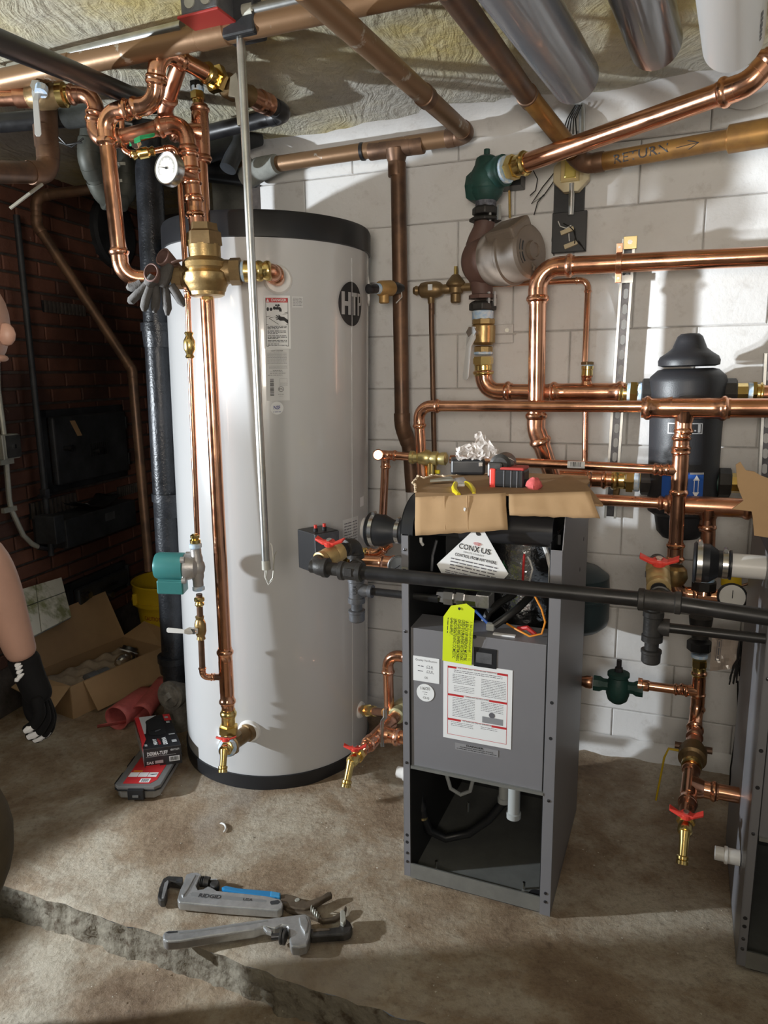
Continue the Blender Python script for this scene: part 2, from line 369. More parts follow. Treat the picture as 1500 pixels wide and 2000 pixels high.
class G:
    def __init__(s): s.bm = bmesh.new()

    def ring(s, c, u, v, r, n, ph=0.0):
        return [s.bm.verts.new(c + u * (r * math.cos(ph + 2 * math.pi * i / n)) + v * (r * math.sin(ph + 2 * math.pi * i / n))) for i in range(n)]

    def skinrings(s, rings, cap0=True, cap1=True):
        n = len(rings[0])
        for a, b in zip(rings, rings[1:]):
            for i in range(n):
                try: s.bm.faces.new((a[i], a[(i + 1) % n], b[(i + 1) % n], b[i]))
                except ValueError: pass
        if cap0: s.bm.faces.new(list(reversed(rings[0])))
        if cap1: s.bm.faces.new(rings[-1])
        return s

    def lathe(s, p0, d, prof, n=24, caps=True, ph=0.0):
        d = Vector(d).normalized(); u, v = frame(d); p0 = Vector(p0)
        s.skinrings([s.ring(p0 + d * t, u, v, max(r, 1e-4), n, ph) for t, r in prof], caps, caps); return s

    def cyl(s, p0, p1, r, r1=None, n=20, caps=True, ph=0.0):
        p0 = Vector(p0); p1 = Vector(p1)
        return s.lathe(p0, p1 - p0, [(0, r), ((p1 - p0).length, r if r1 is None else r1)], n, caps, ph)

    def tube(s, pts, r, n=10, caps=True, flat=1.0):
        pts = [Vector(p) for p in pts]; rs = r if isinstance(r, (list, tuple)) else [r] * len(pts)
        rings = []; u = None
        for i, p in enumerate(pts):
            d = (pts[min(i + 1, len(pts) - 1)] - pts[max(i - 1, 0)]).normalized()
            if u is None: u, v = frame(d)
            else:
                u = (u - d * u.dot(d)).normalized(); v = u.cross(d).normalized()
            k = 1.0
            if 0 < i < len(pts) - 1:
                c = (pts[i] - pts[i - 1]).normalized().dot((pts[i + 1] - pts[i]).normalized())
                k = 1.0
            rings.append([s.bm.verts.new(p + u * (rs[i] * math.cos(2 * math.pi * j / n)) + v * (rs[i] * flat * math.sin(2 * math.pi * j / n))) for j in range(n)])
        return s.skinrings(rings, caps, caps)

    def box(s, c, ax, ay, az):                # half-extent vectors
        c = Vector(c); q = []
        for k in (-1, 1):
            for i, j in ((-1, -1), (1, -1), (1, 1), (-1, 1)):
                q.append(s.bm.verts.new(c + ax * i + ay * j + az * k))
        for f in ((3, 2, 1, 0), (4, 5, 6, 7), (0, 1, 5, 4), (1, 2, 6, 5), (2, 3, 7, 6), (3, 0, 4, 7)):
            s.bm.faces.new([q[i] for i in f])
        return s

    def prism(s, pts, off):                   # polygon of 3-D points pushed along off
        a = [s.bm.verts.new(Vector(p)) for p in pts]; b = [s.bm.verts.new(Vector(p) + off) for p in pts]
        n = len(a)
        s.bm.faces.new(list(reversed(a))); s.bm.faces.new(b)
        for i in range(n): s.bm.faces.new((a[i], a[(i + 1) % n], b[(i + 1) % n], b[i]))
        return s

    def face(s, pts):
        s.bm.faces.new([s.bm.verts.new(Vector(p)) for p in pts]); return s

    def sphere(s, c, r, sx=1, sy=1, sz=1, seg=16, m=None):
        t = Matrix.Translation(Vector(c)) @ (m.to_4x4() if m else Matrix.Identity(4)) @ Matrix.Diagonal((r * sx, r * sy, r * sz, 1))
        bmesh.ops.create_uvsphere(s.bm, u_segments=seg, v_segments=max(6, seg // 2), radius=1, matrix=t); return s

    def grid(s, fn, nu, nv):
        vs = [[s.bm.verts.new(fn(i / nu, j / nv)) for j in range(nv + 1)] for i in range(nu + 1)]
        for i in range(nu):
            for j in range(nv): s.bm.faces.new((vs[i][j], vs[i + 1][j], vs[i + 1][j + 1], vs[i][j + 1]))
        return s


def thing(name, label, cat, loc, group=None):
    o = bpy.data.objects.new(name, None); COL.objects.link(o); o.location = Vector(loc); o.empty_display_size = 0.05
    o['label'] = label; o['category'] = cat
    if group: o['group'] = group
    ORG[o] = Vector(loc); return o


def part(name, g, m, parent=None, smooth=35, bevel=0, seg=2, label=None, kind=None, thick=0):
    org = ORG.get(parent, Vector((0, 0, 0)))
    me = bpy.data.meshes.new(name)
    if org.length: bmesh.ops.translate(g.bm, verts=g.bm.verts[:], vec=-org)
    bmesh.ops.recalc_face_normals(g.bm, faces=g.bm.faces[:])
    g.bm.to_mesh(me); g.bm.free()
    me.materials.append(m)
    if smooth:
        me.polygons.foreach_set('use_smooth', [True] * len(me.polygons)); me.set_sharp_from_angle(angle=math.radians(smooth))
    o = bpy.data.objects.new(name, me); COL.objects.link(o)
    if parent is not None: o.parent = parent
    ORG[o] = org
    if thick:
        md = o.modifiers.new('solid', 'SOLIDIFY'); md.thickness = thick; md.offset = 0
    if bevel:
        md = o.modifiers.new('bevel', 'BEVEL'); md.width = bevel; md.segments = seg; md.limit_method = 'ANGLE'
    if label: o['label'] = label
    if kind: o['kind'] = kind
    return o


def solo(name, g, m, label, cat, group=None, **k):
    o = part(name, g, m, None, **k); o['label'] = label; o['category'] = cat
    if group: o['group'] = group
    return o


def struct(name, g, m, parent=None, **k):
    o = part(name, g, m, parent, **k)
    if parent is None: o['kind'] = 'structure'
    return o


def arc(p, d0, d1, rb, n=8):
    """fillet of a corner p between incoming direction d0 and outgoing d1"""
    ang = d0.angle(d1)
    if ang < 1e-3: return [p], 0.0
    t = rb * math.tan(ang / 2)
    a = p - d0 * t
    ax = d0.cross(d1).normalized(); c = a + (ax.cross(d0)) * rb
    out = []
    for i in range(n + 1):
        q = Matrix.Rotation(ang * i / n, 3, ax) @ (a - c); out.append(c + q)
    return out, t


def bead(g, p, d, r, L):
    """press-fitting socket from p along d"""
    g.lathe(p, d, [(-0.002, r * 1.0), (0, r * 1.09), (L * 0.42, r * 1.10), (L * 0.50, r * 1.20), (L * 0.60, r * 1.30), (L * 0.74, r * 1.31), (L * 0.84, r * 1.18), (L * 0.88, r * 1.10), (L, r * 1.08), (L, r * 1.0)], 24)


def cup(g, p, d, r, L):
    """plain solder socket"""
    g.lathe(p, d, [(-0.002, r), (0, r * 1.10), (L * 0.9, r * 1.12), (L, r * 1.08), (L, r)], 24)


def run(root, pts, r, m, rb=None, press=True, fit=None, sock=None, caps=(True, True), n=20, ename='elbow', endf=(0, 0)):
    pts = [Vector(p) for p in pts]; fit = fit or m
    rb = rb or r * 2.3; sock = sock or (r * 1.7 if press else r * 1.1)
    cur = pts[0]
    for i in range(1, len(pts)):
        if i < len(pts) - 1:
            d0 = (pts[i] - pts[i - 1]).normalized(); d1 = (pts[i + 1] - pts[i]).normalized()
            a, t = arc(pts[i], d0, d1, rb)
            end = pts[i] - d0 * t
            if (end - cur).dot(d0) > 0.002: part('pipe', G().cyl(cur, end, r, n=n), m, root)
            g = G()
            if t:
                g.tube([a[0] - d0 * 0.001] + a + [a[-1] + d1 * 0.001], r * 1.07, n)
                s0 = min(sock, (end - cur).length * 0.98 if i == 1 else sock)
                (bead if press else cup)(g, a[0], -d0, r, s0); (bead if press else cup)(g, a[-1], d1, r, min(sock, (pts[i + 1] - a[-1]).length))
                part(ename, g, fit, root)
            cur = a[-1]
        else:
            part('pipe', G().cyl(cur, pts[i], r, n=n), m, root)


def tee(root, p, d, b, r, rb2, L, m, press=True, Lb=None):
    g = G(); d = d.normalized(); b = (b - d * b.dot(d)).normalized(); f = bead if press else cup
    h = L * 0.42; g.cyl(p - d * h, p + d * h, r * 1.12, n=24)
    f(g, p + d * h, d, r, L * 0.34); f(g, p - d * h, -d, r, L * 0.34)
    Lb = Lb or r * 1.7
    g.lathe(p, b, [(r * 0.3, rb2 * 1.5), (Lb * 0.75, rb2 * 1.25), (Lb, rb2 * 1.10)], 24); f(g, p + b * Lb, b, rb2, rb2 * 1.7)
    return part('tee', g, m, root)


def coupling(root, p, d, r, L, m, press=True, name='coupling'):
    g = G(); d = d.normalized(); f = bead if press else cup
    f(g, p, d, r, L / 2); f(g, p, -d, r, L / 2)
    return part(name, g, m, root)


def adapter(root, p0, p1, r, m=None, tape=True, hexr=1.5):
    """brass press-to-thread adapter between p0 (pipe side) and p1 (thread side)"""
    p0 = Vector(p0); p1 = Vector(p1); d = p1 - p0; L = d.length; d.normalize(); m = m or brass
    g = G(); bead(g, p0 + d * (L * 0.45), -d, r, L * 0.45)
    g.lathe(p0 + d * (L * 0.42), d, [(0, r * 1.12), (L * 0.1, r * 1.15), (L * 0.1, r * hexr), (L * 0.34, r * hexr), (L * 0.34, r * 1.2), (L * 0.4, r * 1.2)], 6)
    o = part('adapter', g, m, root)
    if tape: part('thread_tape', G().lathe(p0 + d * (L * 0.8), d, [(0, r * 1.26), (L * 0.04, r * 1.33), (L * 0.15, r * 1.33), (L * 0.2, r * 1.2)], 20), tape_blue, root)
    return o


def lever(root, p, axis, along, L, w, m, stem=0.03, hub=0.012):
    """flat valve lever: stem out along axis, blade along `along`"""
    axis = axis.normalized(); along = along.normalized(); side = axis.cross(along).normalized()
    g = G().cyl(p, p + axis * stem, hub * 0.8, n=12)
    g.cyl(p + axis * (stem - 0.006), p + axis * (stem + 0.008), hub * 1.25, n=6)
    st = part('lever_stem', g, steel, root)
    q = p + axis * stem; pts = []
    outl = [(-w * 0.8, -w * 0.5), (w * 0.9, -w * 0.75), (L * 0.3, -w * 0.42), (L * 0.95, -w * 0.5), (L, -w * 0.25), (L, w * 0.25), (L * 0.95, w * 0.5), (L * 0.3, w * 0.42), (w * 0.9, w * 0.75), (-w * 0.8, w * 0.5)]
    g = G().prism([q + along * a + side * b + axis * (0.010 * min(1, max(0, (a - L * 0.15) / (L * 0.15)))) for a, b in outl], axis * 0.004)
    return part('lever', g, m, root, smooth=0, bevel=0.001)


def t_handle(root, p, axis, side, L, m=None, stem=0.014):
    """red butterfly handle"""
    axis = axis.normalized(); side = (side - axis * side.dot(axis)).normalized(); up = axis.cross(side)
    q = p + axis * stem; h = L / 2
    o1 = [(-h, 0.26 * L), (-h * 0.45, 0.10 * L), (h * 0.45, 0.10 * L), (h, 0.26 * L), (h, -0.06 * L), (h * 0.40, -0.20 * L), (-h * 0.40, -0.20 * L), (-h, -0.06 * L)]
    pts = [q + side * a + up * (b * 0.75) + axis * (0.10 * L * (abs(a) / h) ** 2) for a, b in o1]
    g = G().prism(pts, axis * (0.08 * L)); g.cyl(q - axis * 0.004, q + axis * 0.10 * L, 0.19 * L, n=16)
    o = part('butterfly_handle', g, m or red_handle, root, smooth=0, bevel=0.0012)
    part('handle_nut', G().cyl(q + axis * 0.06 * L, q + axis * 0.17 * L, 0.10 * L, n=6), steel, o)
    return o


# ------------------------------------------------------------------ lettering
def text_geo(s, size, align='CENTER', bold=0.0):
    cu = bpy.data.curves.new('t', 'FONT'); cu.body = s; cu.size = size; cu.align_x = align; cu.align_y = 'CENTER'; cu.resolution_u = 2; cu.offset = bold
    ob = bpy.data.objects.new('t', cu); COL.objects.link(ob)
    dg = bpy.context.evaluated_depsgraph_get()
    me = bpy.data.meshes.new_from_object(ob.evaluated_get(dg))
    v = [tuple(x.co[:2]) for x in me.vertices]; f = [tuple(p.vertices) for p in me.polygons]
    bpy.data.objects.remove(ob); bpy.data.curves.remove(cu); bpy.data.meshes.remove(me)
    return v, f


def letters(items, fn, m, parent, name='lettering'):
    """items: (string, x, y, cap size, [width to fit], [rotation]) ; fn(x, y) -> world point"""
    g = G()
    for it in items:
        s, x, y, size = it[:4]; wid = it[4] if len(it) > 4 else None; rot = it[5] if len(it) > 5 else 0; bold = it[6] if len(it) > 6 else 0
        v, f = text_geo(s, size * 1.4, bold=bold * size)
        if not v: continue
        xs = [a for a, _ in v]; w = max(xs) - min(xs); k = (wid / w) if wid else 1.0
        c0, s0 = math.cos(rot), math.sin(rot); cx = (max(xs) + min(xs)) / 2
        vs = []
        for a, b in v:
            a = (a - cx) * k; vs.append(g.bm.verts.new(fn(x + a * c0 - b * s0, y + a * s0 + b * c0)))
        for q in f:
            try: g.bm.faces.new([vs[i] for i in q])
            except ValueError: pass
    return part(name, g, m, parent, smooth=0)


def fineprint(rows, fn, m, parent, name='fine_print', seed=1, rot=False):
    """rows: (x0, x1, y, height): broken bars for print too small to read in the photograph"""
    g = G(); rn = random.Random(seed)
    for x0, x1, y, h in rows:
        x = x0
        while x < x1:
            w = min(h * rn.uniform(1.2, 5), x1 - x)
            if w > h * 0.5: g.face([fn(x, y - h * 0.32), fn(x + w, y - h * 0.32), fn(x + w, y + h * 0.32), fn(x, y + h * 0.32)])
            x += w + h * 0.7
    return part(name, g, m, parent, smooth=0)


def rects(items, fn, m, parent, name='print', nseg=1):
    g = G()
    for x0, y0, x1, y1 in items:
        g.grid(lambda u, v: fn(x0 + (x1 - x0) * u, y0 + (y1 - y0) * v), nseg, 1)
    return part(name, g, m, parent, smooth=0)


def quad_fn(p00, p10, p01, off):
    """map u,v in metres on a flat sheet: origin p00, u towards p10, v towards p01, lifted by off"""
    u = (p10 - p00).normalized(); v = (p01 - p00); v = (v - u * v.dot(u)).normalized()
    return lambda a, b: p00 + u * a + v * b + off

# ================================================================== the setting
CEIL = 2.26
EDGE = Vector((-1.05, 1.77, 0)); IN = -WN


def E(s, t, z=0.0): return EDGE + WD * s + IN * t + Vector((0, 0, z))


def hgt(v, k, a): return noise.noise(v * k) * a


def build_floor():
    g = G(); ns, ntt = 220, 90

    def fn(u, v):
        s = -3.6 + 6.6 * u; t = 2.9 * v ** 1.5
        q = E(s, t)
        jag = hgt(q + Vector((3, 1, 0)), 3, 0.014) + hgt(q, 21, 0.010) + hgt(q, 60, 0.008)
        k = max(0, 1 - t / 0.10)
        q = E(s, t - jag * k * 0.7)
        q.z = hgt(q, 2.5, 0.006) + hgt(q, 17, 0.003) + hgt(q, 55, 0.0012) - k ** 12 * (0.004 + 0.012 * max(0, hgt(q, 13, 1.0)))
        return q
    g.grid(fn, ns, ntt)
    pad = struct('floor', g, concrete, smooth=180)
    # broken riser of the slab
    g = G()

    def fr(u, v):
        a = fn(u, 0); s = -3.6 + 6.6 * u
        w = noise.noise(Vector((s * 7, v * 2.2, 4))) * 0.008 + noise.noise(Vector((s * 30, v * 9, 9))) * 0.008 + noise.noise(Vector((s * 70, v * 20, 5))) * 0.004
        return a + IN * (0.004 * math.sin(v * 3) - 0.012 * v + w * min(1, v * 6)) + Vector((0, 0, -0.12 * v))
    g.grid(fr, 560, 12)
    part('slab_edge', g, riser_m, pad, smooth=180)
    g = G()

    def fl(u, v):
        q = E(-3.6 + 6.6 * u, 0.05 - 2.4 * (1 - v) ** 1.6)
        q.z = -0.098 + hgt(q, 4, 0.008) + hgt(q, 19, 0.005) + hgt(q, 48, 0.0025) + 0.006 * max(0, 1 - (1 - v) * 9) * (0.6 + noise.noise(q * 14))
        return q
    g.grid(fl, 200, 110)
    struct('floor_lower', g, concrete, smooth=180)


build_floor()


def build_ceiling():
    g = G()

    def fn(u, v):
        q = E(-3.8 + 7.1 * u, -2.4 + 5.6 * v, CEIL)
        q.z += hgt(q, 1.7, 0.012) + hgt(q, 7, 0.005) + hgt(q + Vector((5, 5, 5)), 22, 0.0022)
        return q
    g.grid(fn, 170, 170)
    struct('ceiling', g, plaster, smooth=180)


build_ceiling()

BH, BL, JT = 0.1975, 0.4064, 0.004
S0 = (W(1366, 580) - W0).dot(WD)               # a vertical joint read off the photograph
wb = G()
sa, sb = -0.46, 2.3
wb.box(W0 + WD * ((sa + sb) / 2) + IN * 0.06 + Vector((0, 0, CEIL / 2)), WD * ((sb - sa) / 2), IN * 0.052, Vector((0, 0, CEIL / 2)))
wall = struct('wall_back', wb, joint_m, smooth=0)


def block_mesh(L):
    bm = bmesh.new(); h = BH / 2 - JT / 2; l = L / 2 - JT / 2; e = 0.003
    def rr(l, h, y): return [bm.verts.new((x, y, z)) for x, z in ((-l, -h), (l, -h), (l, h), (-l, h))]
    a = rr(l, h, 0.012); b = rr(l, h, e); c = rr(l - e, h - e, 0.0)
    for p, q in ((a, b), (b, c)):
        for i in range(4): bm.faces.new((p[i], p[(i + 1) % 4], q[(i + 1) % 4], q[i]))
    bm.faces.new(c); bmesh.ops.recalc_face_normals(bm, faces=bm.faces[:])
    me = bpy.data.meshes.new('block'); bm.to_mesh(me); bm.free(); me.materials.append(blockm); return me


full = block_mesh(BL); half_cache = {}
for row in range(-1, 12):
    zc = 1.338 + BH * (row - 6.5)
    if zc - BH / 2 > CEIL: break
    if zc + BH / 2 < 0.02: continue
    off = S0 + (0 if row % 2 == 1 else BL / 2)
    k = math.floor((sa - off) / BL)
    s = off + k * BL
    while s < sb:
        a, b = max(s, sa), min(s + BL, sb)
        if b - a > 0.03:
            if b - a > BL - 1e-4: me = full
            else:
                key = round(b - a, 3); me = half_cache.setdefault(key, block_mesh(key))
            o = bpy.data.objects.new('block', me); COL.objects.link(o); o.parent = wall
            o.location = W0 + WD * ((a + b) / 2) + Vector((0, 0, zc)) + IN * (0.0012 * noise.noise(Vector((s * 9, zc * 9, 0))))
            o.rotation_euler = (0, 0, -WY)
        s += BL
# sloped white kerb at the foot of the block wall and the coved plaster above it
g = G()
for i in range(61):
    pass
g.grid(lambda u, v: W0 + WD * (sa + (sb - sa) * u) + WN * (0.002 + 0.085 * v + hgt(Vector((u * 40, v * 3, 1)), 1, 0.012) * v) + Vector((0, 0, 0.055 * (1 - v) - 0.01 + hgt(Vector((u * 60, v * 4, 7)), 1, 0.008))), 90, 5)
struct('baseboard_back', g, blockm, smooth=180)
g = G()
g.grid(lambda u, v: W0 + WD * (sa + (sb - sa) * u) + WN * (0.004 + (0.15 + hgt(Vector((u * 13, 3, 1)), 1, 0.05)) * (1 - math.cos(v * math.pi / 2)) + hgt(Vector((u * 50, v * 5, 1)), 1, 0.004)) + Vector((0, 0, CEIL + 0.004 - (0.075 + hgt(Vector((u * 23, 9, 1)), 1, 0.03)) * (1 - math.sin(v * math.pi / 2)))), 120, 8)
struct('trim_1', g, blockm, smooth=180)

# brick furnace front on the left
LD = Vector((0.25, 0.968, 0)).normalized(); LN = Vector((LD.y, -LD.x, 0)); L0 = Vector((-1.55, 3.0, 0))


def Lq(px, py, off=0.0): return on(px, py, L0 + LN * off, LN)


g = G().box(L0 - LN * 0.06 + LD * (0.58) + Vector((0, 0, CEIL / 2)), LD * 1.03, LN * 0.052, Vector((0, 0, CEIL / 2)))
wl = struct('wall_left', g, mortar, smooth=0)
bm = bmesh.new(); w, h, dp = 0.1, 0.0285, 0.006
for (x, y, z) in ((-w, 0, -h), (w, 0, -h), (w, 0, h), (-w, 0, h), (-w, dp, -h), (w, dp, -h), (w, dp, h), (-w, dp, h)): bm.verts.new((x, y, z))
V = list(bm.verts)
front = [bm.verts.new((x * (w - 0.004), -0.004, z * (h - 0.004))) for x, z in ((-1, -1), (1, -1), (1, 1), (-1, 1))]
for i in range(4):
    j = (i + 1) % 4
    bm.faces.new((V[i], V[j], V[4 + j], V[4 + i])); bm.faces.new((front[i], front[j], V[j], V[i]))
bm.faces.new(front); bmesh.ops.recalc_face_normals(bm, faces=bm.faces[:])
bme = bpy.data.meshes.new('brick'); bm.to_mesh(bme); bm.free(); bme.materials.append(brickm)
lrot = math.atan2(-LN.x, LN.y) + math.pi
rn = random.Random(3)
for row in range(3, 34):
    for k in range(-1, 8):
        t = -0.16 + k * 0.21 + (0.105 if row % 2 else 0)
        o = bpy.data.objects.new('brick', bme); COL.objects.link(o); o.parent = wl
        o.location = L0 + LD * t + LN * (rn.uniform(0, 0.004)) + Vector((0, 0, 0.034 + row * 0.0677))
        o.rotation_euler = (0, rn.uniform(-0.008, 0.008), lrot + rn.uniform(-0.006, 0.006))
# dark recess behind the tank, and the parts of the cellar outside the view
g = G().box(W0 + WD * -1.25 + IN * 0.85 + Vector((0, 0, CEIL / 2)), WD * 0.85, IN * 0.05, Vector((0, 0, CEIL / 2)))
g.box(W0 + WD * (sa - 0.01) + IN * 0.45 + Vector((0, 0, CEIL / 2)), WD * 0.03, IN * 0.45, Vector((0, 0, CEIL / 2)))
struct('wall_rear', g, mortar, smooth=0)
g = G().box(W0 + WD * (sb + 0.06) + WN * 2.0 + Vector((0, 0, CEIL / 2)), WD * 0.05, IN * 2.6, Vector((0, 0, CEIL / 2 + 0.1)))
struct('wall_right', g, rough_wall, smooth=0)
g = G().box(W0 + WD * 0.6 + WN * 4.4 + Vector((0, 0, CEIL / 2)), WD * 4.6, IN * 0.05, Vector((0, 0, CEIL / 2 + 0.1)))
struct('wall_front', g, rough_wall, smooth=0)
g = G().box(W0 + WD * -3.6 + WN * 2.0 + Vector((0, 0, CEIL / 2)), WD * 0.05, IN * 3.4, Vector((0, 0, CEIL / 2 + 0.1)))
struct('wall_far_left', g, rough_wall, smooth=0)
q = P(450, 372, 3.25)
solo('concrete_pier', G().box(q + Vector((0.0, 0.05, -0.55)), Vector((0.075, 0, 0)), Vector((0, 0.07, 0)), Vector((0, 0, 0.62))), grey_conc, 'grey concrete pier in the dark recess behind the water tank', 'pier', smooth=0, bevel=0.008)

# ---- iron doors and gear on the brick furnace front
UPZ = Vector((0, 0, 1))


def furnace_door(name, label, c0, c1, tilt, handle_px):
    a = Lq(*c0, 0.03); b = Lq(*c1, 0.03)
    t0, t1 = (a - L0).dot(LD), (b - L0).dot(LD); z0, z1 = min(a.z, b.z), max(a.z, b.z)
    c = L0 + LD * ((t0 + t1) / 2) + UPZ * ((z0 + z1) / 2); w, h = abs(t1 - t0) / 2, (z1 - z0) / 2
    r = thing(name, label, 'door', c + LN * 0.01 - UPZ * h)
    g = G()
    for q0, q1, w2, h2 in ((0, h + 0.012, w + 0.03, 0.018), (0, -h - 0.012, w + 0.03, 0.018), (w + 0.012, 0, 0.018, h + 0.03), (-w - 0.012, 0, 0.018, h + 0.03)):
        g.box(c + LD * q0 + UPZ * q1 + LN * 0.012, LD * w2, LN * 0.014, UPZ * h2)
    part('door_frame', g, sootblack, r, smooth=0, bevel=0.003)
    g = G().box(c + LN * 0.045, LD * w, LN * 0.016, UPZ * h)
    d = part('door_leaf', g, sootblack, r, smooth=0, bevel=0.012, seg=3)
    g = G()
    for i in range(9): g.box(c + LD * (-0.03 + i * 0.016) + LN * 0.062 + UPZ * (-h * 0.10), LD * 0.004, LN * 0.003, UPZ * h * 0.20)
    part('vent_slot', g, iron_black, d, smooth=0, kind='stuff')
    g = G()
    for k in (-0.6, 0.6): g.cyl(c + LD * (w + 0.01) + UPZ * (h * k - 0.03) + LN * 0.045, c + LD * (w + 0.01) + UPZ * (h * k + 0.03) + LN * 0.045, 0.012, n=10)
    part('hinge', g, sootblack, r)
    for hp in handle_px:
        q = Lq(*hp, 0.062)
        g = G().cyl(q, q + LN * 0.035, 0.011, n=12); g.cyl(q + LN * 0.03, q + LN * 0.045, 0.016, n=12)
        part('door_knob', g, chrome_dark, r, label='worn round metal knob')
    return r, c, w, h


r, c, w, h = furnace_door('furnace_door', 'black iron furnace door on the brick wall, upper large one with label scrap', (104, 950), (234, 802), 0, [(126, 875), (183, 881)])
a0 = Lq(136, 822, 0.063); a1 = Lq(148, 852, 0.063)
part('label_scrap', G().prism([a0, a0 + LD * 0.035, a1 + LD * 0.045, a1 + LD * 0.012], LN * 0.001), cardboard_in, r, smooth=0)
q = Lq(115, 1050, 0.02); 
furnace_door('furnace_door', 'lower black iron ash door on the brick wall behind the carton', (146, 1185), (240, 1108), 0, [(161, 1161), (205, 1160)])
# gas burner box between the doors
a = Lq(135, 1060, 0.16); b = Lq(252, 985, 0.16)
c = (a + b) / 2; w = abs((b - a).dot(LD)) / 2 + 0.03; h = abs(a.z - b.z) / 2 + 0.02
r = thing('burner_box', 'square black steel burner box mounted on the brick wall between two iron doors', 'box', c - UPZ * h)
part('casing', G().box(c - LN * 0.07, LD * w, LN * 0.085, UPZ * h), sootblack, r, smooth=0, bevel=0.004)
part('name_plate', G().box(c + LN * 0.016 + UPZ * 0.02 + LD * 0.05, LD * 0.035, LN * 0.001, UPZ * 0.018), iron_grey, r, smooth=0)
part('side_relay', G().box(c - LD * (w + 0.03) - LN * 0.04 + UPZ * 0.03, LD * 0.03, LN * 0.05, UPZ * 0.06), sootblack, r, smooth=0, bevel=0.003)
q = c + UPZ * (h + 0.012) - LN * 0.05
g = G()
g.grid(lambda u, v: q + LD * (-0.11 + 0.24 * u) + LN * (-0.06 + 0.13 * v) + UPZ * (0.035 * (2 * u - 1) ** 2 + hgt(Vector((u * 3, v * 3, 2)), 1, 0.012)), 12, 8)
solo('bent_plate', g, chrome_dark, 'crumpled dark metal tray lying on the black burner box', 'tray', thick=0.003)
# vents in the brick
for i, (x, y, ww, hh) in enumerate(((125, 603, 0.28, 0.05), (104, 987, 0.30, 0.07), (252, 955, 0.2, 0.05))):
    q = Lq(x, y, 0.008)
    r = thing('wall_vent', ['slotted iron vent high on the brick wall', 'slotted iron vent in the brick wall beside the black burner box', 'small dark slotted vent in the brick wall under the upper iron door'][i], 'vent', q)
    g = G().box(q, LD * ww / 2, LN * 0.004, UPZ * hh / 2)
    part('backing', g, sootblack, r, smooth=0)
    for k in range(11):
        part('slat', G().box(q + LD * (ww / 2) * (-0.92 + k * 0.184) + LN * 0.008, LD * 0.006, LN * 0.006, UPZ * hh / 2), mortar, r, smooth=0)
# steel rod with cock
a, b = Lq(32, 420, 0.09), Lq(100, 1085, 0.09)
r = thing('gas_pipe', 'thin black steel pipe standing against the sooty brick wall', 'pipe', b)
part('pipe', G().cyl(a, b, 0.013, n=12), sootblack, r)
for y in (955, 1040):
    q = a.lerp(b, (y - 420) / 665)
    part('union', G().cyl(q - UPZ * 0.02, q + UPZ * 0.02, 0.021, n=6), chrome_dark, r)
q = a.lerp(b, 0.81); part('cock', G().cyl(q - LD * 0.035, q + LD * 0.035, 0.010, n=8), chrome_dark, r)
a = Lq(103, 1060, 0.09); b2 = Lq(150, 1035, 0.12)
part('branch', G().tube([a, a.lerp(b2, 0.5), b2], 0.012), chrome_dark, r)
# EMT with switch box
pts = [Lq(-6, 700, 0.03), Lq(-4, 760, 0.03), Lq(8, 850, 0.04), Lq(12, 900, 0.04), Lq(18, 975, 0.04), Lq(22, 995, 0.04), Lq(45, 1045, 0.05), Lq(62, 1062, 0.06), Lq(75, 1068, 0.06)]
r = thing('conduit', 'light metal conduit bending along the brick wall at the left edge', 'conduit', pts[-1])
part('pipe', G().tube(pts, 0.011, 10), galv_dull, r)
for x, y in ((12, 902), (18, 995)):
    q = Lq(x, y, 0.045); part('clamp', G().box(q, LD * 0.035, LN * 0.008, UPZ * 0.010), galv_dull, r, smooth=0)
pts = [Lq(75, 1068, 0.06), Lq(95, 1072, 0.08), Lq(130, 1058, 0.10), Lq(158, 1047, 0.12)]
solo('flexible_conduit', G().tube(pts, 0.013, 10), chrome_dark, 'dull flexible conduit running from the brick wall into the black burner box', 'conduit')
q = Lq(10, 872, 0.035)
r = thing('switch_box', 'grey metal switch box on the brick wall conduit at left edge', 'switch', q)
part('casing', G().box(q, LD * 0.045, LN * 0.03, UPZ * 0.05), galv_dull, r, smooth=0, bevel=0.003)
part('cover', G().box(q + LN * 0.031 + LD * 0.01, LD * 0.04, LN * 0.0015, UPZ * 0.045), galv, r, smooth=0)
part('toggle', G().box(q + LN * 0.035 + LD * 0.012, LD * 0.005, LN * 0.006, UPZ * 0.008), plastic_black, r, smooth=0)
# round flue cover and dark flue behind the cast iron stack
q = Lq(225, 455, 0.03)
g = G().lathe(q, LN, [(-0.03, 0.17), (0, 0.17), (0.012, 0.155), (0.015, 0.02)], 28)
solo('flue_cover', g, sootblack, 'round black flue cover high on the brick wall behind the copper riser', 'cover')

# leaning tile panel
a, b = Zp(40, 1268, 0.02), Zp(140, 1262, 0.02)
t0 = Lq(28, 1155, 0.05); t1 = Lq(119, 1128, 0.05)
r = thing('tile_panel', 'dirty white tiled board leaning on the brick wall behind the carton', 'board', (a + b) / 2)
c00 = Lq(30, 1262, 0.22); c10 = Lq(139, 1206, 0.16); c01 = t0; c11 = t1
n = (c10 - c00).cross(c01 - c00).normalized()
if n.dot(LN) < 0: n = -n
part('backing', G().prism([c00, c10, c11, c01], -n * 0.012), grey_conc, r, smooth=0)
for i in range(2):
    for j in range(2):
        def bl(u, v): return c00.lerp(c10, u).lerp(c01.lerp(c11, u), v)
        us = (0, 0.42, 1.0); vs = (0, 0.62, 1.0); e = 0.008
        part('tile', G().prism([bl(us[i] + e, vs[j] + e), bl(us[i + 1] - e, vs[j] + e), bl(us[i + 1] - e, vs[j + 1] - e), bl(us[i] + e, vs[j + 1] - e)], n * 0.006), tile_m, r, smooth=0, bevel=0.0015)

